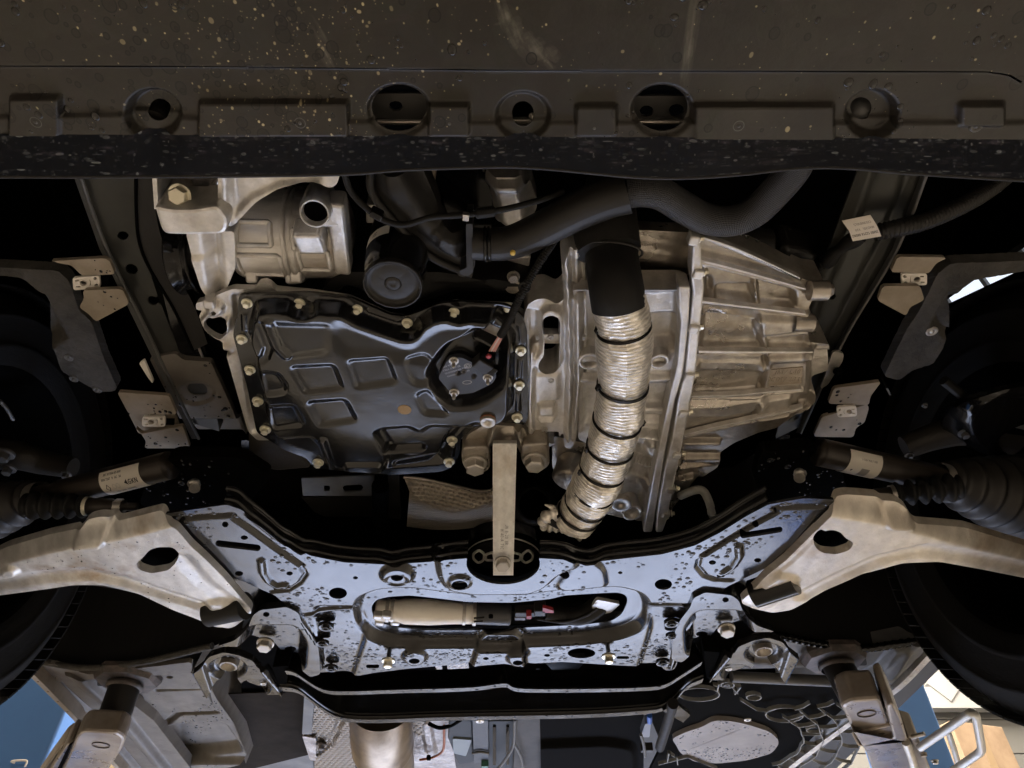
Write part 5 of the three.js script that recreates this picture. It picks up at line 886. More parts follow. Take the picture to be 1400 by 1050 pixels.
  // dotted print
  const code = canvasTex(256, 128, (c, w, hh) => { c.clearRect(0, 0, w, hh); c.fillStyle = 'rgba(8,8,14,0.75)'; c.font = 'bold 40px monospace'; c.fillText('29E23', 96, 46); c.fillStyle = 'rgba(30,30,40,0.5)'; c.font = '30px monospace'; c.fillText('ABCYYBA:10', 30, 92); });
  const q = [[664, 798], [722, 798], [722, 812], [664, 812]].map(([x, y]) => { const p = R.at(x, y); p.y -= 0.0012; return p; });
  const g = new THREE.BufferGeometry(); g.setAttribute('position', new THREE.Float32BufferAttribute(q.flatMap(p => [p.x, p.y, p.z]), 3)); g.setAttribute('uv', new THREE.Float32BufferAttribute([0, 1, 1, 1, 1, 0, 0, 0], 2)); g.setIndex([0, 1, 2, 0, 2, 3]); g.computeVertexNormals();
  part(t, 'dot_print', g, mat({ map: code, transparent: true, roughness: 0.8 }));
}
// rear mounting brackets of the subframe
function earBracket(label, mx, pts) {
  const t = thing('subframe_bracket', label, 'bracket');
  const X = x => mx ? mx - x : x, f = p => p.map(([x, y]) => [X(x), y + (pts ?? 0)]);
  const h = HS - 0.006;
  const A = relief({ outline: f(fil([[346, 841], [356, 834], [392, 830], [408, 838], [412, 850], [426, 868], [436, 890], [438, 922], [424, 926], [410, 914], [394, 908], [380, 908], [372, 898], [330, 884], [296, 884], [320, 876], [338, 862]], 4)), h, step: 0.0022, thick: 0.012, holes: [f(ell(393, 906, 8, 3.5)), f(ell(364, 840, 4.5, 3.5))], feats: [{ p: f(fil([[340, 862], [352, 858], [400, 858], [414, 880], [412, 916], [376, 912], [330, 892]], 8)), dh: 0.026, w: 0.022, at: h }] });
  part(t, 'plate', A.geo, MT.frameBlack); drops(t, A, 110, 0.0008, 0.0035, MT.drop, 2);
  boltPx(t, X(363), 879 + (pts ?? 0), h + 0.016, 12, MT.steel, 'hex', V(0, -1, 0.2));
  // lower eye and its folded arms
  const B = relief({ outline: f(fil([[262, 920], [280, 906], [286, 898], [306, 892], [326, 896], [346, 904], [352, 914], [364, 914], [388, 948], [382, 950], [350, 950], [334, 944], [328, 932], [320, 922], [296, 930], [284, 950], [282, 956]], 4)), h: HS - 0.002, step: 0.002, thick: 0.012, holes: [f(ell(312, 913, 10, 6))], feats: [{ p: f(ell(312, 910, 24, 14)), dh: 0.012, w: 0.010 }, { p: f(fil([[262, 920], [278, 908], [292, 950], [284, 958]], 3)), dh: -0.006, w: 0.006 }, { p: f(ell(350, 935, 19, 11)), dh: 0.018, w: 0.012 }, { l: f([[356, 914], [386, 950]]), dh: -0.008, r: 0.006 }] });
  part(t, 'eye_plate', B.geo, MT.frameBlack); drops(t, B, 90, 0.0008, 0.003, MT.drop, 2);
  part(t, 'eye_bush', place(lathe([[0.017, -0.03], [0.017, 0.0], [0.013, 0.002], [0.012, -0.012], [0, -0.012]], 24), P(X(312), 911 + (pts ?? 0), HS - 0.01), V(0, -1, 0.15)), MT.castDark);
  part(t, 'drop_web', extr(f(fil([[372, 912], [394, 910], [390, 948], [384, 948]], 2)), HS, 0.04), MT.dark);
  bolt(t, P(X(360), 934 + (pts ?? 0), HS - 0.004), 0.006, MT.steel, 'socket', null, 'pin');
}
earBracket('wet black bracket with eye and hex bolt at the left rear of the subframe', 0, 0);
earBracket('wet black bracket with eye and hex bolt at the right rear of the subframe', 1356, -20);
// U-shaped cross bar behind the subframe
{
  const t = thing('rear_cross_bar', 'black wet channel section cross bar running behind the subframe', 'cross bar');
  const h = 0.556;
  const up = smoothLine([[392, 922], [404, 924], [414, 930], [432, 942], [450, 949], [480, 950], [540, 948], [640, 945], [682, 940], [694, 940], [708, 946], [760, 947], [840, 946], [890, 944], [910, 940], [930, 928], [958, 910]], 70), lo = smoothLine([[372, 940], [392, 940], [408, 944], [424, 956], [446, 972], [470, 982], [520, 984], [600, 981], [700, 979], [800, 977], [880, 972], [906, 968], [922, 958], [940, 938], [962, 928]], 70);
  const A = up.map(p => P(p[0], p[1], h)), B = lo.map(p => P(p[0], p[1], h)), up_ = (a, y, z = 0) => a.map(p => p.clone().add(V(0, y, z)));
  const fa = A.map(p => p.clone().add(V(0, 0, 0.017)));
  part(t, 'front_flange', merge([strip(fa, A, 1), strip(fa, up_(fa, 0.004), 1)]), MT.frameBlack);
  const fb = B.map(p => p.clone().add(V(0, 0, -0.020)));
  part(t, 'rear_flange', merge([strip(B, fb, 1)]), MT.frameBlack);
  part(t, 'inner_web', merge([strip(A, up_(A, 0.05, -0.01), 2), strip(up_(A, 0.05, -0.01), up_(B, 0.05, 0.01), 2), strip(up_(B, 0.05, 0.01), up_(B, 0.012, 0.004), 2), strip(up_(B, 0.012, 0.004), B, 1)]), MT.gloss);
  part(t, 'bead', sweep(up_(B, 0.006, 0.004).filter((_, i) => i % 2 === 0), 0.003, { n: 120, m: 8 }), MT.gloss);
  part(t, 'inner_bead', sweep(A.map(p => p.clone().add(V(0, 0.018, -0.012))).filter((_, i) => i > 8 && i < 66 && i % 2 === 0), 0.0022, { n: 100, m: 8 }), MT.gloss);
  const base = new THREE.SphereGeometry(1, 9, 4, 0, 6.2832, Math.PI / 2, Math.PI / 2), gs = [];
  for (let k = 0; k < 120; k++) { const L = rnd() < 0.5 ? [fa, A] : [B, fb], i = Math.floor(rnd() * 69), p = L[0][i].clone().lerp(L[1][i], 0.15 + rnd() * 0.7), r = 0.0008 + rnd() * rnd() * 0.0032, g = base.clone(); g.scale(r, r * 0.5, r); g.translate(p.x, p.y, p.z); gs.push(g); }
  const m = part(t, 'water_drop', merge(gs), MT.drop); m.userData.kind = 'stuff';
  boltPx(t, 656, 986, h, 6, MT.steel, 'clip', null, 'clip');
}
// ---------------------------------------------------------------- steering gear seen in the slot
{
  const t = thing('steering_motor', 'pale cast steering gear housing with dark motor and red lock visible through the subframe slot', 'steering gear');
  const h = 0.592, A = P(514, 834, h), B = P(648, 839, h), r = 15.5 * M(580, 836, h), ax = B.clone().sub(A), L = ax.length();
  part(t, 'housing', place(lathe([[0, 0], [r * 0.9, 0], [r * 0.95, L * 0.02], [r * 0.95, L * 0.22], [r * 1.0, L * 0.24], [r * 1.12, L * 0.3], [r * 1.12, L * 0.55], [r * 0.95, L * 0.8], [r * 0.88, L], [0, L]], 36), A, ax), MT.pale = mat({ map: tints(0, [0.78, 0.74, 0.67], [0.88, 0.85, 0.78], 0.1), roughness: 0.55, metalness: 0.1 }));
  for (const s of [0.12, 0.17, 0.9]) part(t, 'ring_rib', place(lathe([[r * 0.98, -0.003], [r * 1.02, -0.002], [r * 1.02, 0.002], [r * 0.98, 0.003]], 30), A.clone().addScaledVector(ax, s), ax), MT.arm);
  for (const [s, dz] of [[0.04, 0.6], [0.04, -0.6], [0.13, 0.7], [0.2, -0.5]]) part(t, 'lug', box(A.clone().addScaledVector(ax, s).add(V(0, -r * 0.75, r * dz)), 0.016, 0.012, 0.013, [0, 0.2, 0], 0.003), MT.arm);
  part(t, 'joint_ring', place(lathe([[r * 1.02, -0.002], [r * 1.05, 0], [r * 1.05, 0.003], [r * 1.0, 0.004]], 30), B, ax), MT.steel);
  part(t, 'motor', place(lathe([[0, 0], [r * 0.92, 0], [r * 0.92, L * 0.36], [r * 0.8, L * 0.38], [0, L * 0.38]], 30), B, ax), mat({ color: lin(0.05, 0.052, 0.06), roughness: 0.4 }));
  for (const [a, b] of [[[648, 845], [662, 844]], [[648, 850], [660, 849]]]) part(t, 'clip_arm', sweep(px3([[...a, h - 0.02], [...b, h - 0.021]]), 0.0016, { n: 6, m: 6 }), MT.gloss);
  part(t, 'seal_button', place(lathe([[0.004, -0.003], [0.004, 0.002], [0, 0.003]], 8), P(671, 843, h - 0.022)), MT.dark);
  part(t, 'plug_body', box(P(718, 835, h - 0.002), 0.036, 0.016, 0.016, [0, 0, 0], 0.002), MT.plastic); part(t, 'plug_sleeve', box(P(738, 832, h - 0.006), 0.020, 0.020, 0.020, [0, 0, 0], 0.002), MT.plastic);
  part(t, 'plug_foot', box(P(711, 843, h - 0.006), 0.020, 0.010, 0.012, [0, 0, 0], 0.002), mat({ color: lin(0.07, 0.065, 0.08), roughness: 0.4 }));
  part(t, 'red_lock', box(P(723, 840, h - 0.012), 0.009, 0.012, 0.012, [0, 0, 0], 0.001), MT.red); part(t, 'red_lever', extr(fil([[742, 831], [757, 835], [757, 838], [742, 838]], 1), h - 0.016, 0.006), MT.red);
  part(t, 'loom', sweep(px3([[745, 838, h], [775, 842, h], [800, 840, h - 0.005], [830, 818, h + 0.02]]), s => 0.013 + 0.006 * s, { n: 40, m: 16 }), MT.rubber);
  part(t, 'thin_lead', sweep(px3([[735, 846, h - 0.01], [770, 850, h - 0.015], [800, 842, h - 0.015], [816, 832, h - 0.01]]), 0.0028, { n: 30, m: 8 }), MT.rubber);
  part(t, 'mount_ear', extr(fil([[810, 828], [816, 820], [848, 826], [835, 838], [808, 840]], 3), h - 0.004, 0.006, { holes: [ell(820, 838, 3.4, 2.6)] }), MT.arm);
  part(t, 'rack_tube', cyl(P(430, 820, 0.70), P(930, 820, 0.70), 0.022), MT.dark);
}
// ---------------------------------------------------------------- control arms
{
  const h = 0.545;
  const L = thing('control_arm', 'bare cast aluminium left control arm with a kidney shaped hole and inner end dark from wet and built-in shade', 'control arm');
  const tl = (x, z) => 0;
  const RL = relief({
    outline: fil([[-60, 786], [0, 764], [60, 748], [104, 738], [112, 727], [128, 723], [144, 724], [152, 730], [216, 714], [240, 722], [260, 746], [280, 764], [306, 790], [332, 820], [346, 836], [330, 848], [318, 857], [296, 858], [268, 846], [236, 834], [190, 812], [140, 800], [100, 800], [60, 806], [0, 814], [-60, 824]], 6),
    h, step: 0.0024, thick: 0.012, holes: [fil([[185, 771], [196, 762], [204, 752], [216, 748], [236, 748], [245, 756], [242, 768], [230, 780], [206, 784], [190, 779]], 5)],
    feats: [
      { p: [[-70, 740], [0, 738], [60, 724], [110, 690], [150, 690], [222, 680], [222, 716], [150, 734], [108, 740], [60, 752], [0, 767], [-70, 786]], dh: 0.026, w: 0.026, at: h },
      { p: fil([[105, 715], [150, 708], [143, 740], [103, 742]], 5), dh: -0.006, w: 0.006, at: h + 0.01 },
      { l: [[-60, 806], [0, 796], [60, 786], [120, 782], [170, 792], [230, 812], [276, 826]], dh: 0.007, r: 0.022, flat: 0.05 },
      { l: [[250, 762], [280, 796], [318, 824]], dh: 0.004, r: 0.020, flat: 0.05 }, { p: fil([[284, 822], [316, 826], [346, 838], [316, 860], [280, 852]], 8), dh: -0.006, w: 0.014 },
      { p: ell(12, 784, 12, 7), dh: -0.006, w: 0.01 },
    ],
  });
  part(L, 'arm', RL.geo, MT.arm);
  drops(L, { ...RL, bb: bboxOf(plan([[60, 740], [350, 740], [350, 840], [60, 840]], h)) }, 160, 0.0005, 0.0016, MT.drop, 2);
  part(L, 'hole_shade_sheet', extr(fil([[185, 771], [196, 762], [204, 752], [216, 748], [236, 748], [245, 756], [242, 768], [230, 780], [206, 784], [190, 779]], 5), h + 0.045, 0.003), MT.dark);  // dark sheet behind the hole stands for the shade inside it
  part(L, 'shaded_end_boss', cyl(P(286, 838, h + 0.004), P(336, 828, h + 0.004), 0.022), MT.rubber, 'dark bush end carrying the shade and wet of the arm end');  // dark cylinder stands in for shadow and wet on the arm end
  part(L, 'gap_shade_sheet', extr([[282, 760], [372, 814], [388, 830], [346, 838], [310, 790]], h + 0.05, 0.004), MT.gloss);  // dark sheet added for the shade in the gap to the subframe
  const Rr = thing('control_arm', 'tan stained cast aluminium right control arm with a kidney shaped hole and dark inner end', 'control arm');
  const RR = relief({
    outline: fil([[1460, 776], [1400, 760], [1330, 739], [1254, 724], [1246, 711], [1232, 702], [1205, 701], [1165, 697], [1147, 697], [1132, 710], [1112, 730], [1082, 762], [1048, 790], [1020, 814], [1012, 824], [1030, 832], [1056, 838], [1082, 834], [1130, 808], [1180, 785], [1234, 770], [1284, 768], [1340, 778], [1400, 790], [1460, 800]], 6),
    h, step: 0.0024, thick: 0.012, holes: [fil([[1112, 738], [1120, 728], [1138, 724], [1150, 728], [1156, 736], [1168, 742], [1162, 752], [1144, 758], [1124, 756], [1114, 748]], 5)],
    feats: [
      { p: [[1470, 730], [1400, 728], [1330, 708], [1254, 684], [1200, 662], [1140, 664], [1144, 700], [1200, 709], [1252, 722], [1330, 743], [1400, 764], [1470, 780]], dh: 0.026, w: 0.026, at: h },
      { p: fil([[1206, 686], [1242, 692], [1250, 718], [1212, 714]], 5), dh: -0.006, w: 0.006, at: h + 0.01 },
      { l: [[1460, 786], [1400, 774], [1330, 760], [1260, 750], [1200, 764], [1150, 786], [1100, 812]], dh: 0.007, r: 0.022, flat: 0.05 },
      { p: fil([[1030, 806], [1066, 786], [1090, 792], [1084, 812], [1044, 834], [1016, 826]], 8), dh: -0.006, w: 0.014 }, { l: [[1120, 726], [1080, 766], [1030, 806]], dh: 0.004, r: 0.008 },
    ],
  });
  part(Rr, 'arm', RR.geo, mat({ map: mottled([0.52, 0.47, 0.40], [0.72, 0.68, 0.61], [0.33, 0.23, 0.14], 0.4, 0.75), metalness: 0.4, roughness: 0.5, roughnessMap: roughVar, bumpMap: fineBump, bumpScale: 0.0004 }));
  part(Rr, 'hole_shade_sheet', extr(fil([[1112, 738], [1120, 728], [1138, 724], [1150, 728], [1168, 742], [1162, 752], [1144, 758], [1124, 756], [1114, 748]], 5), h + 0.045, 0.003), MT.dark);  // dark sheet closing the hole from behind, for its inner shade
  part(Rr, 'shaded_end_boss', cyl(P(1030, 812, h + 0.004), P(1086, 793, h + 0.004), 0.022), MT.gloss, 'dark bush end carrying the shade and wet of the arm end');  // shadow and wet of the inner end built as a dark cylinder
  part(Rr, 'gap_shade_sheet', extr([[1100, 740], [984, 806], [980, 818], [1012, 822], [1060, 790]], h + 0.05, 0.004), MT.gloss);  // added dark sheet, shade of the gap beside the subframe
}
// ---------------------------------------------------------------- driveshafts, boots, labels
function labelPatch(A, B, r, s0, s1, a0, a1, tex) {        // paper wrapped round a shaft; angle 0 is straight down
  const ax = B.clone().sub(A), d = ax.clone().normalize(), dn = V(0, -1, 0).sub(d.clone().multiplyScalar(-d.y)).normalize(), sd = d.clone().cross(dn).normalize();
  const pos = [], uv = [], idx = [], n = 6, m = 18;
  for (let i = 0; i <= n; i++) for (let k = 0; k <= m; k++) { const s = s0 + (s1 - s0) * i / n, a = a0 + (a1 - a0) * k / m, p = A.clone().addScaledVector(ax, s).addScaledVector(dn, Math.cos(a) * r).addScaledVector(sd, Math.sin(a) * r); pos.push(p.x, p.y, p.z); uv.push(i / n, k / m); }
  for (let i = 0; i < n; i++) for (let k = 0; k < m; k++) { const a = i * (m + 1) + k, b = a + m + 1; idx.push(a, a + 1, b, b, a + 1, b + 1); }
  const g = new THREE.BufferGeometry(); g.setAttribute('position', new THREE.Float32BufferAttribute(pos, 3)); g.setAttribute('uv', new THREE.Float32BufferAttribute(uv, 2)); g.setIndex(idx); g.computeVertexNormals(); return g;
}
const bootProfile = (r0, r1, L, n) => { const p = []; for (let i = 0; i <= n * 8; i++) { const s = i / (n * 8); p.push([r0 + (r1 - r0) * Math.pow(s, 0.8) + 0.0045 * Math.sin(s * n * 6.2832), s * L]); } return p; };
{
  const h = 0.66;
  const L = thing('driveshaft', 'dark left driveshaft with a printed white label and ribbed rubber boot', 'driveshaft');
  const A = P(232, 636, h), B = P(46, 684, h), ax = B.clone().sub(A), r = 19 * M(120, 660, h);
  part(L, 'shaft', place(lathe([[0, 0], [r, 0], [r, ax.length() * 0.78], [r * 0.9, ax.length() * 0.82], [r * 0.9, ax.length() * 0.86], [r * 0.97, ax.length() * 0.9], [r * 0.97, ax.length()], [0, ax.length()]], 30), A, ax), MT.shaft);
  const t1 = canvasTex(384, 256, (c, w, hh) => {
    c.fillStyle = 'rgb(214,208,196)'; c.fillRect(0, 0, w, hh); c.fillStyle = '#222'; c.font = 'bold 20px sans-serif';
    c.fillText('387 3F7504-85-80R', 40, 30); c.fillText('BR6 7247   9   AC   34', 24, 58); c.font = 'italic bold 44px sans-serif';
    c.beginPath(); c.moveTo(222, 96); c.lineTo(250, 76); c.lineTo(250, 116); c.fill(); c.fillText('GKN', 252, 112);
    c.lineWidth = 5; c.strokeStyle = '#333'; c.beginPath(); c.moveTo(60, 84); c.lineTo(78, 106); c.lineTo(60, 128); c.lineTo(42, 106); c.closePath(); c.stroke();
    c.strokeStyle = '#999'; c.lineWidth = 2; c.beginPath(); c.arc(120, 104, 15, 0, 7); c.stroke(); c.beginPath(); c.arc(155, 104, 15, 0, 7); c.stroke();
    c.fillStyle = '#333'; c.font = '22px sans-serif'; c.fillText('S3Y DRM  -N4BR/B .', 96, 158); c.fillText('98J4 LNG BBRSA SYL B', 76, 190); c.fillText('P-13MPFD', 190, 224);
  });
  t1.repeat.set(-1, 1); t1.offset.set(1, 0);
  part(L, 'paper_label', labelPatch(A, B, r + 0.0009, 0.14, 0.42, -1.5, 1.5, t1), mat({ map: t1, roughness: 0.6 }), 'white printed paper label');
  const C = P(52, 681, h), d = ax.clone().normalize();
  part(L, 'band', place(lathe([[r * 1.16, -0.010], [r * 1.18, -0.009], [r * 1.18, 0.009], [r * 1.16, 0.010]], 30), C, d), MT.steel);
  part(L, 'boot', place(lathe(bootProfile(r * 1.14, 0.056, 0.16, 6), 36), C.clone().addScaledVector(d, 0.006), d), MT.boot = mat({ color: lin(0.022, 0.020, 0.018), roughness: 0.5, specularIntensity: 0.9 }));
  const Rr = thing('driveshaft', 'dark right driveshaft with a white code label and large ribbed rubber boot', 'driveshaft');
  const A2 = P(1120, 618, h), B2 = P(1288, 656, h), ax2 = B2.clone().sub(A2), r2 = 19 * M(1220, 640, h);
  part(Rr, 'shaft', place(lathe([[0, 0], [r2, 0], [r2, ax2.length()], [0, ax2.length()]], 30), A2, ax2), MT.shaft);
  const t2 = canvasTex(256, 224, (c, w, hh) => {
    c.fillStyle = 'rgb(208,202,190)'; c.fillRect(0, 0, w, hh); c.fillStyle = '#3a3632'; c.font = '14px sans-serif'; c.fillRect(96, 18, 66, 12); c.fillText('TDL PHL M0 LNYTD/BLF', 60, 50);
    c.font = '14px sans-serif'; c.fillText('P 3 BPL AFBT L HBB', 90, 188); c.beginPath(); c.moveTo(34, 118); c.lineTo(44, 104); c.lineTo(52, 120); c.fill();
    c.fillStyle = '#8a8680'; c.fillRect(110, 76, 66, 60); });
  part(Rr, 'paper_label', labelPatch(A2, B2, r2 + 0.0009, 0.17, 0.42, -1.5, 1.5, t2), mat({ map: t2, roughness: 0.6 }), 'white printed paper label');
  const C2 = P(1286, 656, h), d2 = ax2.clone().normalize();
  part(Rr, 'band', place(lathe([[r2 * 1.22, -0.008], [r2 * 1.25, -0.007], [r2 * 1.25, 0.007], [r2 * 1.22, 0.008]], 30), C2, d2), MT.steel);
  part(Rr, 'boot', place(lathe(bootProfile(r2 * 1.2, 0.075, 0.19, 7), 36), C2.clone().addScaledVector(d2, 0.006), d2), MT.boot);
  for (const [lab, a, b, s] of [['left tie rod end with a brass coloured band above the control arm', [188, 693], [118, 692], 1], ['right tie rod end with a steel band above the control arm', [1172, 682], [1222, 676], -1]]) {
    const t = thing('tie_rod', lab, 'tie rod'), p = P(...a, 0.62), q = P(...b, 0.62), e = q.clone().sub(p), l = e.length(), rr = 11 * M(a[0], a[1], 0.62);
    part(t, 'rod', place(lathe([[0, 0], [rr * 0.5, 0], [rr * 0.5, l * 0.25], [rr * 0.85, l * 0.26], [rr * 0.85, l * 0.45], [rr, l * 0.5], [rr, l], [0, l]], 20), p, e), MT.shaft);
    part(t, 'nut', place(lathe([[rr * 0.95, l * 0.28], [rr, l * 0.3], [rr, l * 0.42], [rr * 0.95, l * 0.44]], 6), p, e), MT.steel);
    part(t, 'band', place(lathe([[rr * 1.2, -0.005], [rr * 1.22, 0.005], [rr * 1.0, 0.006]], 20), q, e), s > 0 ? MT.yzinc : MT.steel);
    part(t, 'gaiter', place(lathe(bootProfile(rr * 1.1, rr * 1.5, 0.09, 5), 24), q, e), MT.rubber);
  }
  // dark hangers between shaft and subframe
  for (const [lab, pl, b] of [['black wet hanger plate with a pale nut beside the left driveshaft', [[206, 640], [240, 624], [330, 626], [370, 652], [330, 700], [220, 700], [190, 690]], [266, 660]], ['black wet hanger plate with a pale nut beside the right driveshaft', [[1040, 618], [1110, 612], [1150, 640], [1160, 676], [1060, 692], [1030, 660]], [1093, 646]]]) {
    const t = thing('hanger_plate', lab, 'bracket'), R = relief({ outline: fil(pl, 8), h: 0.665, step: 0.004, thick: 0.02, rough: 0.0004 });
    part(t, 'plate', R.geo, MT.dark); part(t, 'stud_boss', cyl(P(b[0], b[1], 0.655), P(b[0], b[1] + 8, 0.64), 0.008), MT.steel); part(t, 'nut', place(lathe([[0.0095, 0], [0.0095, 0.006], [0.004, 0.007], [0, 0.007]], 6), P(b[0], b[1], 0.65)), MT.steel);
    for (const k of [0.25, 0.7]) boltPx(t, pl[0][0] + (b[0] - pl[0][0]) * k, pl[0][1] + 20 * k + 6, 0.66, 5, MT.gloss, 'clip', null, 'clip'); drops(t, R, 40, 0.0008, 0.003, MT.drop, 2);
  }
}
// ---------------------------------------------------------------- front wheels
function wheel(label, x, z, h, s, yaw) {
  const t = thing('front_tyre', label, 'tyre', 'front wheels of the vehicle');
  const R = 0.347, W = 0.215, rim = 0.215;
  t.userData.group = 'front wheels of the vehicle';
  const mk = (g, n, m, l) => { g.rotateZ(Math.PI / 2); g.rotateY(yaw); g.translate(x, CAMY + h, z); return part(t, n, g, m, l); };
  const tyre = new THREE.LatheGeometry([[rim, -W * 0.42], [rim + 0.012, -W * 0.47], [rim + 0.03, -W * 0.49], [rim + 0.033, -W * 0.51], [rim + 0.04, -W * 0.51], [rim + 0.043, -W * 0.495], [rim + 0.07, -W * 0.51], [R - 0.05, -W * 0.515], [R - 0.047, -W * 0.525], [R - 0.042, -W * 0.525], [R - 0.04, -W * 0.505], [R - 0.016, -W * 0.45], [R - 0.004, -W * 0.38], [R, -W * 0.2], [R, W * 0.2], [R - 0.004, W * 0.38], [R - 0.016, W * 0.45], [R - 0.04, W * 0.505], [R - 0.042, W * 0.525], [R - 0.047, W * 0.525], [R - 0.05, W * 0.515], [rim + 0.07, W * 0.51], [rim + 0.043, W * 0.495], [rim + 0.04, W * 0.51], [rim + 0.033, W * 0.51], [rim + 0.03, W * 0.49], [rim + 0.012, W * 0.47], [rim, W * 0.42]].map(p => new THREE.Vector2(...p)), 96);
  mk(tyre, 'tyre', MT.tyre);
  const blocks = []; for (let k = 0; k < 84; k++) for (const o of [-0.36, 0.36]) { const b = new THREE.BoxGeometry(0.0035, W * 0.24, 0.0235); b.translate(R + 0.0035, o * W, 0); b.rotateX((o > 0 ? 1 : -1) * 0.0); b.rotateY(k / 84 * 6.2832); blocks.push(b); }
  const tr = mk(merge(blocks), 'tread', MT.tyre); tr.userData.kind = 'stuff';
  mk(new THREE.LatheGeometry([[rim + 0.004, -W * 0.44], [rim - 0.012, -W * 0.40], [rim - 0.02, -W * 0.2], [rim - 0.025, W * 0.3], [0.08, W * 0.34], [0.001, W * 0.36]].map(p => new THREE.Vector2(p[0], p[1] * s)), 48), 'rim', MT.dark);
  mk(new THREE.LatheGeometry([[0.001, -0.05], [0.06, -0.05], [0.14, -0.02], [0.15, 0.0], [0.15, 0.03], [0.08, 0.04]].map(p => new THREE.Vector2(p[0], p[1] * s)), 40), 'brake_disc', MT.dark);
  return t;
}
MT.tyre = mat({ color: lin(0.006, 0.006, 0.0062), roughness: 0.8, specularIntensity: 0.45, bumpMap: fineBump, bumpScale: 0.0004 });
wheel('dark left front tyre cut by the lower left edge of the picture', -0.95, -0.99, 0.70, 1, 0.05);
{
  const w = wheel('dark right front tyre and wheel filling the lower right edge of the picture', 0.90, -0.99, 0.695, -1, 0.10);
  const k = thing('brake_hose', 'dark brake hose with pale ferrules beside the right front wheel', 'hose');
  part(k, 'hose', sweep(px3([[1290, 520, 0.80], [1312, 538, 0.79], [1336, 556, 0.78]]), 0.008, { n: 20, m: 12 }), MT.rubber);
  for (const [x, y] of [[1338, 558], [1345, 561], [1357, 566]]) part(k, 'ferrule', place(lathe([[0, 0], [0.007, 0], [0.0075, 0.003], [0.007, 0.007], [0, 0.007]], 12), P(x, y, 0.778), V(1, -0.1, 0.3)), MT.steel);
  part(k, 'pipe', sweep(px3([[1357, 566, 0.778], [1378, 572, 0.778], [1420, 584, 0.778]]), 0.0025, { n: 12, m: 8 }), MT.steel);
  part(k, 'caliper_end', cyl(P(1382, 573, 0.775), P(1420, 582, 0.775), 0.012), MT.steel);
  const q = thing('brake_cover', 'rounded dark brake backing plate catching blue light at the right edge', 'brake plate');
  part(q, 'dome', relief({ outline: ell(1385, 570, 100, 68, 40), h: 0.80, step: 0.005, thick: 0.01, feats: [{ p: ell(1390, 570, 90, 60), dh: -0.05, w: 0.05 }, { p: ell(1395, 575, 50, 32), dh: 0.03, w: 0.03 }] }).geo, MT.gloss);
  const c = thing('steering_knuckle', 'black steering knuckle with scattered pale bolts in the dark right wheel housing', 'knuckle');
  part(c, 'knuckle_body', sweep(px3([[1236, 612, 0.79], [1280, 596, 0.80], [1330, 588, 0.80], [1400, 600, 0.80]]), s => 0.020 + 0.014 * s, { n: 24, m: 16 }), MT.castBlack);
  for (const [x, y, r] of [[1318, 592, 8], [1243, 622, 6], [1264, 554, 4]]) boltPx(c, x, y, 0.76, r, MT.grey, 'flange');
  part(c, 'lug', cyl(P(1358, 858, 0.60), P(1388, 866, 0.595), 0.009), MT.grey); part(c, 'lug', cyl(P(1362, 864, 0.60), P(1370, 868, 0.595), 0.009), MT.grey);
  const d = thing('steering_knuckle', 'black steering knuckle with dim bolts in the dark left wheel housing', 'knuckle');
  part(d, 'knuckle_body', sweep(px3([[100, 640, 0.79], [60, 632, 0.80], [20, 622, 0.80], [-40, 620, 0.80]]), s => 0.018 + 0.014 * s, { n: 24, m: 16 }), MT.castBlack);
  for (const [x, y, r] of [[91, 648, 7], [30, 659, 5], [8, 620, 12], [12, 640, 10]]) boltPx(d, x, y, 0.76, r, MT.grey, 'flange');
  part(d, 'edge_wire', sweep(px3([[0, 548, 0.78], [10, 560, 0.78], [18, 574, 0.78]]), 0.003, { n: 10, m: 8 }), MT.grey);
}
MT.primer2 = mat({ map: mottled([0.10, 0.09, 0.078], [0.18, 0.165, 0.145], [0.07, 0.05, 0.035], 0.5, 0.6), roughness: 0.55, metalness: 0.15, bumpMap: midBump, bumpScale: 0.0006 });
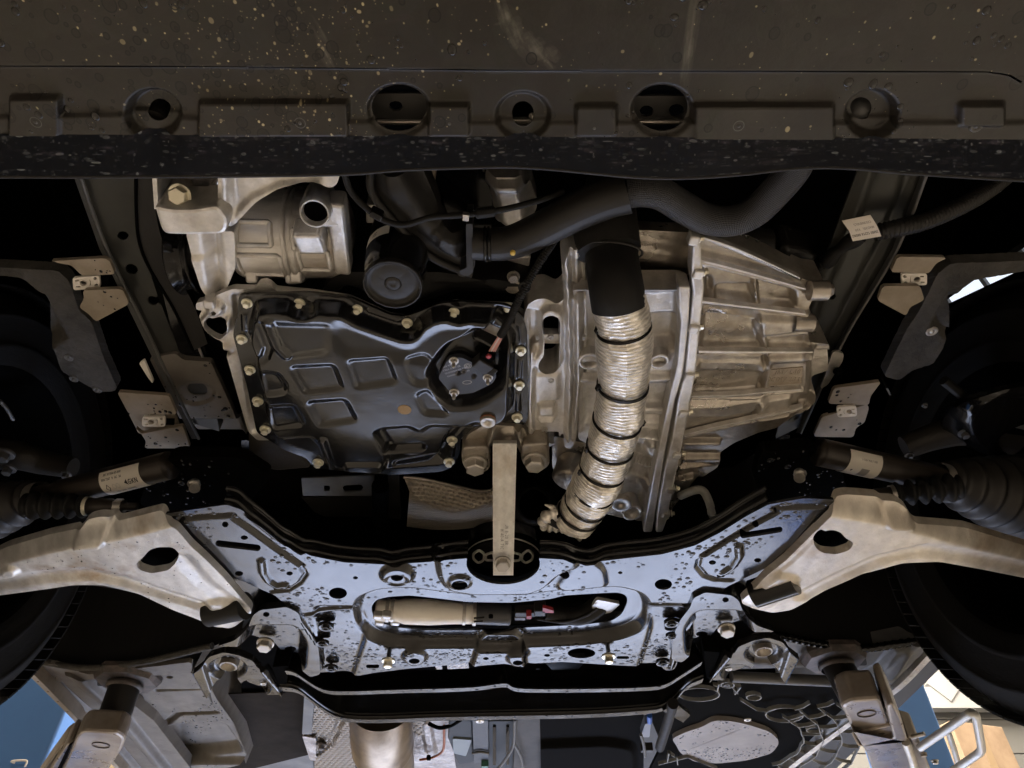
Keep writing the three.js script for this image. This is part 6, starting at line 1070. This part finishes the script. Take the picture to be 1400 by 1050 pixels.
// ---------------------------------------------------------------- behind the engine: shields and dark structure
{
  const dimple = (s) => dataTex(64, i => { const x = i % 64, y = i >> 6, xx = (x + (y >= 32 ? 16 : 0)) % 32 - 16, yy = y % 32 - 16; const v = Math.max(0, 1 - (xx * xx + yy * yy) / 170); return [v, v, v]; }, s);
  MT.shield = mat({ color: lin(0.58, 0.50, 0.40), metalness: 0.9, roughness: 0.34, bumpMap: dimple(0.02), bumpScale: 0.0045 });
  MT.shieldFar = mat({ color: lin(0.30, 0.265, 0.225), metalness: 0.85, roughness: 0.36, bumpMap: dimple(0.034), bumpScale: 0.009 });
  MT.foil = mat({ map: tints(2, [0.24, 0.21, 0.19], [0.40, 0.365, 0.335], 0.2), metalness: 0.6, roughness: 0.45, bumpMap: midBump, bumpScale: 0.004 });
  const t = thing('heat_shield', 'dimpled metal heat shield between the oil pan and the torque rod', 'heat shield');
  const a = smoothLine([[552, 652], [580, 655], [620, 664], [660, 672], [684, 664]], 24), b = smoothLine([[560, 672], [585, 690], [620, 700], [660, 690], [684, 682]], 24), c = smoothLine([[556, 720], [590, 724], [625, 724], [660, 720], [684, 718]], 24);
  const A = a.map(p => P(p[0], p[1], 0.745)), B = b.map(p => P(p[0], p[1], 0.735)), C = c.map(p => P(p[0], p[1], 0.82));
  part(t, 'sheet', merge([strip(A, B, 6), strip(B, C, 6)]), MT.shield); part(t, 'top_edge', sweep(A.filter((_, i) => i % 3 === 0), 0.003, { n: 30, m: 8 }), MT.castDark);
  const u = thing('bulkhead_bracket', 'dark bracket with a slot and square hole under the rear edge of the oil pan', 'bracket');
  part(u, 'plate', relief({ outline: [[412, 654], [512, 650], [512, 678], [414, 678]], h: 0.83, holes: [slot(473, 668, 492, 667, 4.5, 1), rect(443, 664, 451, 671)], step: 0.003 }).geo, MT.grey);
  part(u, 'web', extr([[412, 680], [530, 678], [535, 724], [480, 724], [430, 700]], 0.88, 0.004), MT.plastic); part(u, 'post', cyl(P(520, 664, 0.80), P(520, 724, 0.84), 0.016), MT.dark); part(u, 'strut', extr([[530, 650], [545, 650], [548, 710], [532, 708]], 0.85, 0.01), MT.plastic);
  for (const x of [612, 640]) boltPx(u, x - 20, 652, 0.80, 4, MT.dark, 'flange');
  const v = thing('bay_shade_sheet', 'dark sheet added for the black shade in front of the subframe', 'panel');
  part(v, 'sheet', relief({ outline: [[330, 600], [480, 640], [740, 630], [1000, 640], [1080, 590], [1080, 700], [950, 745], [700, 730], [450, 745], [330, 690]], h: 0.92, step: 0.01, thick: 0.01 }).geo, MT.gloss);  // dark sheet added where the background is only in shade
  const w = thing('steering_column_boot', 'dim pleated black boot behind the torque rod', 'boot');
  part(w, 'pleats', place(lathe(bootProfile(0.03, 0.045, 0.12, 7), 28), P(730, 690, 0.80), V(0, 0.6, -0.8)), MT.rubber);
}
// ---------------------------------------------------------------- rear underbody at the bottom edge
{
  const t = thing('front_floor_left', 'pale grey rain spotted floor box and sill behind the left front wheel', 'floor panel');
  const h = 0.66;
  const F1 = relief({ outline: fil([[186, 917], [262, 919], [284, 950], [292, 966], [326, 1012], [336, 1044], [252, 1064], [222, 1020], [200, 984], [190, 960]], 5), h, step: 0.004, thick: 0.004, holes: [ell(232, 926, 5, 2)], feats: [{ p: [[170, 938], [300, 938], [340, 1040], [170, 1040]], dh: 0.02, w: 0.016 }, { l: [[212, 953], [268, 951]], dh: 0.008, r: 0.008 }, { l: [[226, 996], [240, 984], [292, 982]], dh: 0.012, r: 0.012 }, { p: fil([[232, 996], [300, 990], [330, 1030], [240, 1040]], 8), dh: 0.03, w: 0.03 }] });
  part(t, 'floor_box', F1.geo, MT.primer2); drops(t, F1, 160, 0.001, 0.0042, MT.drop, 2);
  { const lo = px3([[262, 920, h], [284, 950, h + 0.01], [292, 966, h + 0.02], [326, 1012, h + 0.02], [336, 1044, h + 0.02]]); part(t, 'box_side', strip(lo, lo.map(p => p.clone().add(V(0.03, 0.15, 0))), 4), MT.primer2); }
  part(t, 'upper_floor', extr([[180, 905], [420, 900], [430, 1075], [190, 1075]], 0.78, 0.004), MT.grey);
  part(t, 'tunnel_side', relief({ outline: [[290, 950], [415, 945], [416, 1010], [430, 1030], [310, 1060], [230, 1060], [248, 1034], [326, 1012]], h: 0.73, step: 0.006 }).geo, mat({ map: tints(1, [0.012, 0.0095, 0.007], [0.026, 0.021, 0.017], 0.5), roughness: 0.9, specularIntensity: 0.1 }), 'dark brown side of the tunnel');
  const lip = relief({ outline: fil([[54, 908], [70, 908], [120, 922], [262, 905], [262, 920], [186, 926], [110, 930]], 4), h: 0.645, step: 0.005, thick: 0.01, rough: 0.001 }); part(t, 'coated_edge', lip.geo, MT.primer2);
  // sill
  const sill = thing('left_sill', 'pale dirty left sill with a rusty pinch weld flange running to the lower left corner', 'sill');
  const s0 = [[58, 908], [98, 918], [150, 950], [200, 1000], [256, 1060]], s1 = [[46, 912], [110, 972], [160, 1020], [190, 1060]];
  part(sill, 'sill_face', relief({ outline: [[50, 906], [100, 914], [152, 940], [210, 985], [276, 1070], [176, 1070], [118, 996], [60, 930]], h: 0.655, step: 0.004, thick: 0.03, feats: [{ l: [[92, 914], [150, 964], [230, 1060]], dh: -0.018, r: 0.020 }, { l: [[74, 924], [130, 976], [200, 1060]], dh: 0.012, r: 0.012 }, { p: ell(76, 932, 6, 4), dh: -0.006, w: 0.006 }] }).geo, MT.primer2, 'pale sill face');
  const fA = smoothLine([[44, 920], [70, 946], [118, 996], [172, 1060]], 20).map(p => P(p[0], p[1], 0.63)), fB = fA.map(p => p.clone().add(V(-0.012, 0, 0.012)));
  part(sill, 'pinch_flange', merge([strip(fA, fB, 1), strip(fA, fA.map(p => p.clone().add(V(0, 0.03, 0))), 1), strip(fB, fB.map(p => p.clone().add(V(0, 0.03, 0))), 1)]), MT.tan); for (let k = 2; k < 18; k += 2) part(sill, 'weld_spot', place(lathe([[0.003, -0.001], [0.0025, 0.0008], [0, 0.001]], 10), fA[k].clone().lerp(fB[k], 0.5)), MT.rust ?? (MT.rust = mat({ color: lin(0.2, 0.11, 0.05), roughness: 0.8 })));
  const wl = thing('wheel_house_wall', 'black empty wheel housing wall behind the left control arm', 'wheel housing');
  part(wl, 'wall', strip(smoothLine([[54, 906], [120, 915], [200, 905], [290, 884], [330, 862]], 20).map(p => P(p[0], p[1], 0.655)), smoothLine([[54, 906], [120, 915], [200, 905], [290, 884], [330, 862]], 20).map(p => P(p[0], p[1], 0.655).add(V(0, 0.45, 0.02))), 2), MT.rubber);
  part(wl, 'coated_hem', sweep(px3([[54, 904, 0.65], [120, 913, 0.65], [200, 904, 0.65], [290, 883, 0.65]]), 0.007, { n: 40, m: 10 }), MT.liner);
}
{
  const wl = thing('wheel_house_wall', 'black empty wheel housing wall behind the right control arm', 'wheel housing');
  const e = smoothLine([[1030, 860], [1070, 868], [1120, 878], [1180, 884], [1230, 878], [1268, 872]], 20);
  part(wl, 'wall', strip(e.map(p => P(p[0], p[1], 0.655)), e.map(p => P(p[0], p[1], 0.655).add(V(0, 0.45, 0.02))), 2), MT.rubber);
  part(wl, 'coated_hem', sweep(e.map(p => P(p[0], p[1] + 2, 0.65)), (s, a) => 0.008 + 0.0015 * Math.sin(s * 160 + a * 5), { n: 120, m: 10 }), MT.gloss);
  part(wl, 'hem_plate', relief({ outline: [[1066, 872], [1110, 880], [1118, 912], [1000, 915], [1000, 905], [1070, 890]], h: 0.665, step: 0.005 }).geo, MT.primer2);
  const sill = thing('right_sill', 'dark right sill with a bright weld flange running down past the lift arm', 'sill');
  part(sill, 'sill_face', relief({ outline: [[1160, 890], [1270, 868], [1276, 876], [1150, 995], [1070, 1070], [1000, 1070], [1100, 970], [1150, 940]], h: 0.655, step: 0.004, thick: 0.03, feats: [{ l: [[1262, 876], [1180, 960], [1060, 1070]], dh: -0.02, r: 0.03 }, { l: [[1230, 888], [1212, 912], [1180, 930], [1160, 950]], dh: -0.018, r: 0.022 }] }).geo, MT.grey);
  const fA = smoothLine([[1282, 892], [1240, 936], [1206, 962], [1120, 1024], [1060, 1070]], 24).map(p => P(p[0], p[1], 0.63)), fB = fA.map(p => p.clone().add(V(-0.016, 0, 0.014)));
  part(sill, 'pinch_flange', merge([strip(fA, fB, 1), strip(fA, fA.map(p => p.clone().add(V(0, 0.03, 0))), 1), strip(fB, fB.map(p => p.clone().add(V(0, 0.03, 0))), 1)]), MT.steel);
  for (let k = 1; k < 23; k += 1) part(sill, 'weld_spot', place(lathe([[0.003, -0.001], [0.0025, 0.0008], [0, 0.001]], 10), fA[k].clone().lerp(fB[k], 0.5)), MT.white);
  // ribbed plastic tray
  const t = thing('floor_tray', 'black ribbed plastic floor tray with rain spotted oval recess at the lower right', 'tray');
  const h = 0.63;
  part(t, 'tray_plate', relief({ outline: fil([[880, 958], [960, 940], [1010, 930], [1140, 934], [1160, 950], [1150, 975], [1100, 1020], [1060, 1060], [880, 1070], [905, 1020]], 6), h: h + 0.02, step: 0.005, thick: 0.01 }).geo, MT.tray = mat({ color: lin(0.008, 0.008, 0.008), roughness: 1, specularIntensity: 0.03 }));
  const oval = relief({ outline: fil([[918, 1010], [940, 1000], [960, 994], [975, 985], [1000, 986], [1020, 990], [1052, 1000], [1067, 1014], [1056, 1030], [1020, 1040], [980, 1044], [950, 1042], [930, 1030], [924, 1018]], 8), h: h + 0.008, step: 0.004, thick: 0.012, feats: [{ l: [[946, 1022], [1012, 996]], dh: 0.004, r: 0.003 }] });
  part(t, 'oval_panel', oval.geo, mat({ map: tints(1, [0.19, 0.165, 0.15], [0.26, 0.235, 0.215], 0.3), roughness: 0.55 }), 'rain spotted oval panel with a pale reflection put into its colour'); drops(t, oval, 260, 0.0012, 0.0040, MT.drop, 2);  // pale colour stands in for the reflection on the oval plate
  MT.ribGrey = mat({ color: lin(0.20, 0.20, 0.19), roughness: 0.45 });
  const rib = (pts, closed = false) => { const q = px3((closed ? [...pts, pts[0]] : pts).map(p => [p[0], p[1], h])), up = q.map(p => p.clone().add(V(0, 0.009, 0))), in_ = q.map(p => p.clone().add(V(0.0028, 0, -0.0015))); part(t, 'rib', merge([strip(q, up, 1), strip(q, in_, 1), strip(in_, in_.map(p => p.clone().add(V(0, 0.009, 0))), 1)]), MT.ribGrey); };
  for (const [x, y, rx, ry] of [[1030, 954, 10, 4], [1072, 978, 26, 10], [1113, 999, 11, 4], [994, 937, 9, 4], [955, 950, 28, 9]]) rib(ell(x, y, rx, ry, 18), true);
  rib([[1012, 958], [1034, 972], [1048, 974], [1062, 969]]); rib([[1008, 949], [1000, 940], [975, 938]]);
  // web of concentric and radial stiffeners round the oval
  const web = (k, a) => [1000 + Math.cos(a) * (72 + 26 * k), 1012 + Math.sin(a) * (30 + 13.5 * k)];
  for (let k = 1; k <= 4; k++) rib([...Array(15)].map((_, i) => web(k + 0.06 * Math.sin(i * 2 + k), -0.85 + i / 14 * 1.75 + 0.06 * k)));
  for (let k = 1; k < 4; k++) for (let i = 0; i < 7; i++) { const a = -0.8 + (i + (k % 2) * 0.5) * 0.26; rib([web(k, a), web(k + 0.5, a + 0.03), web(k + 1, a + 0.02)]); }
  for (const l of [[[900, 1046], [940, 1036], [980, 1052]], [[912, 1042], [914, 1030], [922, 1036]], [[925, 1036], [926, 1046]], [[980, 946], [982, 936], [1012, 940], [1004, 950]]]) rib(l);
  boltPx(t, 1022, 984, h, 5, MT.steel, 'clip', null, 'clip'); boltPx(t, 994, 937, h, 5, MT.grey, 'clip', null, 'clip'); part(t, 'rim_bar', cyl(P(1000, 925, 0.64), P(1150, 932, 0.64), 0.012), MT.grey);
  const e2 = thing('side_strut', 'dark bent strut at the right end of the cross bar', 'strut');
  part(e2, 'strut', sweep(px3([[920, 962, 0.545], [912, 990, 0.56], [902, 1022, 0.57]]), 0.011, { n: 20, m: 12 }), MT.rubber);
  part(e2, 'fin', extr([[906, 972], [924, 962], [944, 978], [934, 988]], 0.545, 0.01), MT.gloss);
}
// centre of the lower edge: exhaust, shields, battery and tank
{
  const x = thing('exhaust_pipe', 'wide tan tinted steel exhaust pipe with a rounded cone at the bottom edge', 'exhaust pipe');
  const pts = px3([[522, 962, 0.66], [522, 985, 0.64], [522, 1010, 0.625], [528, 1040, 0.62], [532, 1075, 0.62]]);
  part(x, 'pipe', sweep(pts, s => (0.078 - (s > 0.35 ? 0.004 : 0)) * (1 + 0.02 * Math.exp(-Math.pow((s - 0.34) * 30, 2))), { n: 60, m: 36 }), mat({ map: tints(0, [0.17, 0.125, 0.08], [0.30, 0.24, 0.17], 0.2), metalness: 0.85, roughness: 0.36 }));
  const l = thing('exhaust_shield', 'dimpled foil heat shield left of the exhaust pipe with a folded dark bracket', 'heat shield');
  part(l, 'sheet', relief({ outline: fil([[416, 958], [428, 950], [476, 980], [482, 1020], [488, 1070], [430, 1070], [430, 1034], [414, 1006]], 3), h: 0.69, step: 0.004, thick: 0.006, feats: [{ p: ell(440, 1018, 9, 4), dh: -0.008, w: 0.006 }, { l: [[470, 975], [452, 1016], [432, 1030]], dh: 0.01, r: 0.012 }] }).geo, MT.shieldFar);
  part(l, 'bracket', extr(fil([[416, 950], [430, 952], [426, 1004], [413, 1004]], 1), 0.675, 0.006), MT.grey); boltPx(l, 440, 1018, 0.68, 7, MT.foil, 'flange');
  part(l, 'edge_tab', relief({ outline: [[413, 1006], [432, 1010], [432, 1040], [424, 1040]], h: 0.68, step: 0.005 }).geo, MT.foil);
  const r = thing('tunnel_shield', 'crinkled foil tunnel shield right of the exhaust pipe with a copper coloured wire', 'heat shield');
  part(r, 'sheet', relief({ outline: [[560, 978], [615, 976], [618, 1010], [626, 1070], [560, 1070]], h: 0.70, step: 0.004, rough: 0.002, feats: [{ l: [[582, 990], [590, 1030]], dh: -0.01, r: 0.02 }] }).geo, MT.foil);
  part(r, 'dimpled_patch', relief({ outline: [[564, 984], [582, 988], [584, 1002], [572, 1008], [564, 1000]], h: 0.692, step: 0.004 }).geo, MT.shieldFar);
  const cw = thing('copper_wire', 'bent copper coloured wire over the foil right of the exhaust pipe', 'wire');
  part(cw, 'wire', sweep(px3([[607, 992, 0.68], [607, 1020, 0.675], [602, 1030, 0.675], [590, 1036, 0.675], [574, 1039, 0.675]]), 0.0035, { n: 40, m: 8 }), mat({ color: lin(0.40, 0.13, 0.06), roughness: 0.5 })); part(cw, 'holder', box(P(586, 1036, 0.668), 0.012, 0.012, 0.018, [0, 0, 0], 0.003), MT.dark); part(cw, 'black_lead', sweep(px3([[586, 989, 0.67], [600, 995, 0.66], [616, 992, 0.66], [630, 984, 0.66]]), 0.005, { n: 20, m: 10 }), MT.dark);
  const s2 = thing('foil_patch', 'small creased foil patch seen between subframe and cross bar', 'heat shield');
  part(s2, 'foil', relief({ outline: [[594, 908], [640, 906], [642, 922], [600, 924]], h: 0.66, step: 0.003, rough: 0.002 }).geo, MT.foil); part(s2, 'strap', extr([[604, 908], [611, 908], [612, 924], [606, 924]], 0.655, 0.003), MT.dark);
  const f = thing('filter_unit', 'grey plastic canister with ribbed bracket under the cross bar right of the exhaust', 'canister');
  const gp = mat({ color: lin(0.026, 0.029, 0.032), roughness: 0.6, specularIntensity: 0.4 });
  part(f, 'left_body', extr(fil([[614, 985], [646, 985], [646, 1020], [650, 1042], [626, 1046], [618, 1024], [612, 1010]], 5), 0.66, 0.06, { bevel: 0.004 }), gp); part(f, 'pale_window', extr(fil([[619, 1010], [645, 1012], [637, 1034], [620, 1030]], 2), 0.655, 0.01), mat({ color: lin(0.16, 0.19, 0.20), roughness: 0.4 }));
  part(f, 'dark_core', extr([[646, 985], [667, 985], [668, 1040], [648, 1044]], 0.645, 0.06), MT.plastic); part(f, 'right_body', extr(fil([[667, 986], [703, 986], [704, 1070], [668, 1070]], 3), 0.66, 0.06, { bevel: 0.003 }), gp);
  for (const px of [676, 694]) part(f, 'groove_rib', extr(rect(px - 2, 994, px + 2, 1046), 0.655, 0.01), MT.gloss); part(f, 'hinge', sweep(px3([[646, 1030, 0.64], [656, 1028, 0.64], [668, 1030, 0.64]]), 0.004, { n: 10, m: 8 }), MT.grey); part(f, 'green_foot', box(P(663, 1044, 0.64), 0.02, 0.02, 0.02), mat({ color: lin(0.05, 0.15, 0.12), roughness: 0.5 }));
  const bm = thing('floor_beam', 'plain brown grey floor beam right of the grey canister', 'beam');
  part(bm, 'beam', extr([[706, 978], [738, 976], [744, 1070], [700, 1070]], 0.64, 0.05, { bevel: 0.003 }), mat({ map: tints(1, [0.04, 0.036, 0.032], [0.075, 0.068, 0.06], 0.3), roughness: 0.6, specularIntensity: 0.3 }));
  const cb = thing('branching_lead', 'thin grey branching lead tied to the floor beam at the bottom edge', 'lead'); part(cb, 'lead', merge([sweep(px3([[704, 984, 0.62], [702, 1018, 0.62], [690, 1040, 0.62], [676, 1056, 0.62]]), 0.004, { n: 24, m: 8 }), sweep(px3([[702, 1016, 0.62], [712, 1034, 0.62], [716, 1060, 0.62]]), 0.004, { n: 16, m: 8 })]), MT.grey);
  const k = thing('fuel_tank', 'smooth black plastic tank behind the cross bar', 'tank');
  part(k, 'shell', relief({ outline: fil([[738, 974], [880, 968], [880, 1080], [740, 1080]], 4), h: 0.64, step: 0.005, thick: 0.08, feats: [{ p: fil([[730, 1018], [830, 1014], [868, 1020], [870, 1100], [730, 1100]], 12), dh: -0.02, w: 0.014 }] }).geo, mat({ color: lin(0.006, 0.006, 0.0065), roughness: 0.9, specularIntensity: 0.05 }));
  const pu = thing('valve_unit', 'small grey valve with a blue cap and thin rod between tank and strut', 'valve');
  part(pu, 'body', extr(fil([[882, 990], [890, 988], [888, 1008], [876, 1008]], 2), 0.60, 0.02), mat({ color: lin(0.14, 0.15, 0.18), roughness: 0.4 })); part(pu, 'blue_cap', cyl(P(888, 978, 0.60), P(888, 987, 0.60), 0.006), mat({ color: lin(0.03, 0.12, 0.5), roughness: 0.4 })); part(pu, 'rod', sweep(px3([[876, 1004, 0.60], [880, 1018, 0.60], [882, 1034, 0.60]]), 0.004, { n: 10, m: 8 }), MT.grey); part(pu, 'holder', box(P(884, 1022, 0.62), 0.03, 0.02, 0.02), MT.plastic);
  const hz = thing('heater_hose', 'dark hose sagging behind the subframe above the cross bar', 'hose');
  part(hz, 'hose', sweep(px3([[740, 908, 0.66], [752, 924, 0.64], [790, 936, 0.62], [840, 934, 0.62], [880, 926, 0.64], [930, 915, 0.66]]), 0.016, { n: 50, m: 14 }), MT.rubber); part(hz, 'holder', extr([[745, 906], [800, 905], [790, 916], [755, 916]], 0.64, 0.02), gp);
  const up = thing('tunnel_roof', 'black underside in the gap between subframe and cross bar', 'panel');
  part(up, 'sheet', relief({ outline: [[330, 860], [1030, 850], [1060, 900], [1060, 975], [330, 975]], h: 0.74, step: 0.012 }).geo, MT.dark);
}
// ---------------------------------------------------------------- lift arms with pads
function liftArm(label, pad, foot, armEnd, wpx, pinBox, s) {
  const t = thing('lift_support', label, 'lift arm', 'arms of the vehicle lift');
  const hP = 0.635, c = P(pad[0], pad[1], hP), r = 44 * M(pad[0], pad[1], hP);
  const steelD = mat({ map: tints(0, [0.05, 0.045, 0.042], [0.14, 0.11, 0.10], 0.12), roughness: 0.5, metalness: 0.4 });
  part(t, 'pad_plate', place((() => { let g = lathe([[0, -0.022], [r, -0.022], [r, -0.012], [r * 0.9, 0], [r * 0.3, 0.002], [0, 0.002]], 8); g = g.toNonIndexed(); g.computeVertexNormals(); g.rotateY(0.39); return g; })(), c), steelD);
  part(t, 'pad_rubber', extr(fil([[pad[0] - 36, pad[1] - 14], [pad[0] + 40, pad[1] - 14], [pad[0] + 44, pad[1] + 4], [pad[0] - 40, pad[1] + 4]], 4), hP + 0.012, 0.02), MT.rubber);
  const f = P(foot[0], foot[1], foot[2]), rr = 20.5 * M(pad[0], pad[1], hP);
  part(t, 'post_tube', cyl(c.clone().add(V(0, 0.01, 0)), f, rr), mat({ color: lin(0.018, 0.016, 0.015), roughness: 0.4, metalness: 0.5 }));
  part(t, 'collar', place(lathe([[rr * 1.02, -0.002], [rr * 1.16, 0.0], [rr * 1.16, 0.006], [rr * 1.02, 0.01]], 30), c.clone().add(V(0, -0.004, 0))), steelD);
  return { t, f, rr, steelD };
}
const armMat = mat({ map: tints(1, [0.20, 0.16, 0.125], [0.38, 0.335, 0.29], 0.35), roughness: 0.45, metalness: 0.4, roughnessMap: roughVar });
{
  const { t, f, steelD } = liftArm('worn grey lift arm with octagonal pad under the right sill', [1142, 906], [1176, 966, 0.545], null, 0, null, 1);
  // square tube arm: local frame along the arm, falling away to the post
  const mk = (A, B, w, hh, m, name, bev = 0.006, off = 0) => { const d = B.clone().sub(A), L = d.length(), g = new RoundedBoxGeometry(w, hh, L, 3, bev); g.translate(0, off, 0); const q = new THREE.Matrix4().lookAt(V(0, 0, 0), d, V(0, 1, 0)); g.applyMatrix4(q); const c = A.clone().add(B).multiplyScalar(0.5); g.translate(c.x, c.y, c.z); return part(t, name, g, m); };
  const A = P(1180, 962, 0.52), D = P(1240, 1060, 0.45);
  part(t, 'socket_block', extr(fil([[1150, 966], [1166, 958], [1204, 956], [1210, 972], [1222, 1010], [1216, 1016], [1180, 1022], [1172, 1014], [1158, 982]], 5), 0.485, 0.055, { bevel: 0.006 }), armMat);
  part(t, 'socket_cap', extr(fil([[1148, 964], [1166, 956], [1202, 954], [1208, 968], [1160, 982]], 4), 0.54, 0.02, { bevel: 0.003 }), steelD);
  part(t, 'pin_hole', place(lathe([[0.017, -0.01], [0.017, 0.001], [0.015, 0.001], [0.015, -0.006], [0, -0.006]], 24), P(1185, 976, 0.484)), steelD);
  part(t, 'inner_tube_step', extr(fil([[1174, 1002], [1220, 992], [1226, 1012], [1184, 1022]], 4), 0.480, 0.05, { bevel: 0.004 }), armMat, 'rusty step of the inner tube');
  part(t, 'outer_tube', extr(fil([[1166, 1000], [1176, 1020], [1222, 1010], [1216, 985], [1212, 966], [1222, 962], [1232, 980], [1242, 1014], [1258, 1064], [1200, 1075], [1186, 1032]], 4), 0.470, 0.075, { bevel: 0.004 }), armMat);
  part(t, 'side_plate', extr(fil([[1240, 1006], [1256, 1010], [1276, 1062], [1254, 1064]], 3), 0.478, 0.05, { bevel: 0.003 }), MT.tan); part(t, 'corner_bead', sweep(px3([[1238, 1014, 0.47], [1246, 1036, 0.468], [1254, 1064, 0.466]]), 0.008, { n: 12, m: 12 }), MT.steel);
  boltPx(t, 1262, 1030, 0.47, 5, MT.tan, 'hex'); boltPx(t, 1278, 1040, 0.48, 5, MT.steel, 'hex');
  const k = thing('arm_handle', 'bent pale grey tube handle beside the right lift arm', 'handle');
  part(k, 'tube', sweep([[1258, 1022, 0.47], [1290, 1000, 0.47], [1322, 978, 0.47], [1329, 974, 0.47], [1334, 979, 0.468], [1340, 1010, 0.455], [1342, 1024, 0.45], [1338, 1030, 0.45], [1312, 1048, 0.45], [1300, 1056, 0.45]].map(p => P(...p)), 0.0075, { n: 90, m: 14, tension: 0.2 }), MT.armGrey = mat({ color: lin(0.5, 0.49, 0.46), roughness: 0.4, metalness: 0.3 }));
  part(k, 'spacer_rod', cyl(P(1246, 1008, 0.47), P(1264, 1003, 0.47), 0.004), MT.steel); part(k, 'upright', sweep(px3([[1296, 1000, 0.49], [1306, 1030, 0.485], [1314, 1060, 0.48]]), 0.006, { n: 14, m: 10 }), MT.armGrey);
}
{
  const { t, f, steelD } = liftArm('worn grey lift arm with octagonal pad under the left sill', [172, 934], [150, 998, 0.545], null, 0, null, -1);
  part(t, 'socket_block', extr(fil([[104, 1006], [112, 1000], [160, 1002], [172, 1010], [166, 1026], [146, 1056], [130, 1080], [70, 1080], [90, 1040]], 6), 0.50, 0.045, { bevel: 0.006 }), armMat);
  part(t, 'socket_cap', extr(fil([[112, 1004], [120, 994], [168, 998], [174, 1006], [168, 1016], [104, 1012]], 4), 0.545, 0.02, { bevel: 0.003 }), steelD);
  part(t, 'pin_hole', place(lathe([[0.018, -0.01], [0.018, 0.001], [0.016, 0.001], [0.016, -0.006], [0, -0.006]], 24), P(138, 1019, 0.499)), steelD);
  part(t, 'outer_tube', extr(fil([[92, 1016], [100, 1018], [84, 1050], [70, 1080], [54, 1080], [72, 1046]], 3), 0.50, 0.05, { bevel: 0.004 }), armMat); part(t, 'side_plate', extr(fil([[84, 1018], [92, 1014], [70, 1060], [56, 1080], [40, 1080], [62, 1048]], 3), 0.52, 0.04, { bevel: 0.003 }), MT.tan);
  part(t, 'tube_mouth', extr([[94, 1020], [100, 1016], [82, 1056], [74, 1060]], 0.497, 0.004), MT.dark);
}
// ---------------------------------------------------------------- set every thing's origin at its base
for (const o of things) {
  const b = new THREE.Box3(); o.updateMatrixWorld(true);
  o.traverse(m => { if (m.isMesh) { m.geometry.computeBoundingBox(); b.union(m.geometry.boundingBox.clone().applyMatrix4(m.matrixWorld)); } });
  const c = V((b.min.x + b.max.x) / 2, b.min.y, (b.min.z + b.max.z) / 2);
  o.position.copy(c); for (const k of o.children) k.position.sub(c);
}
renderer.render(scene, camera);
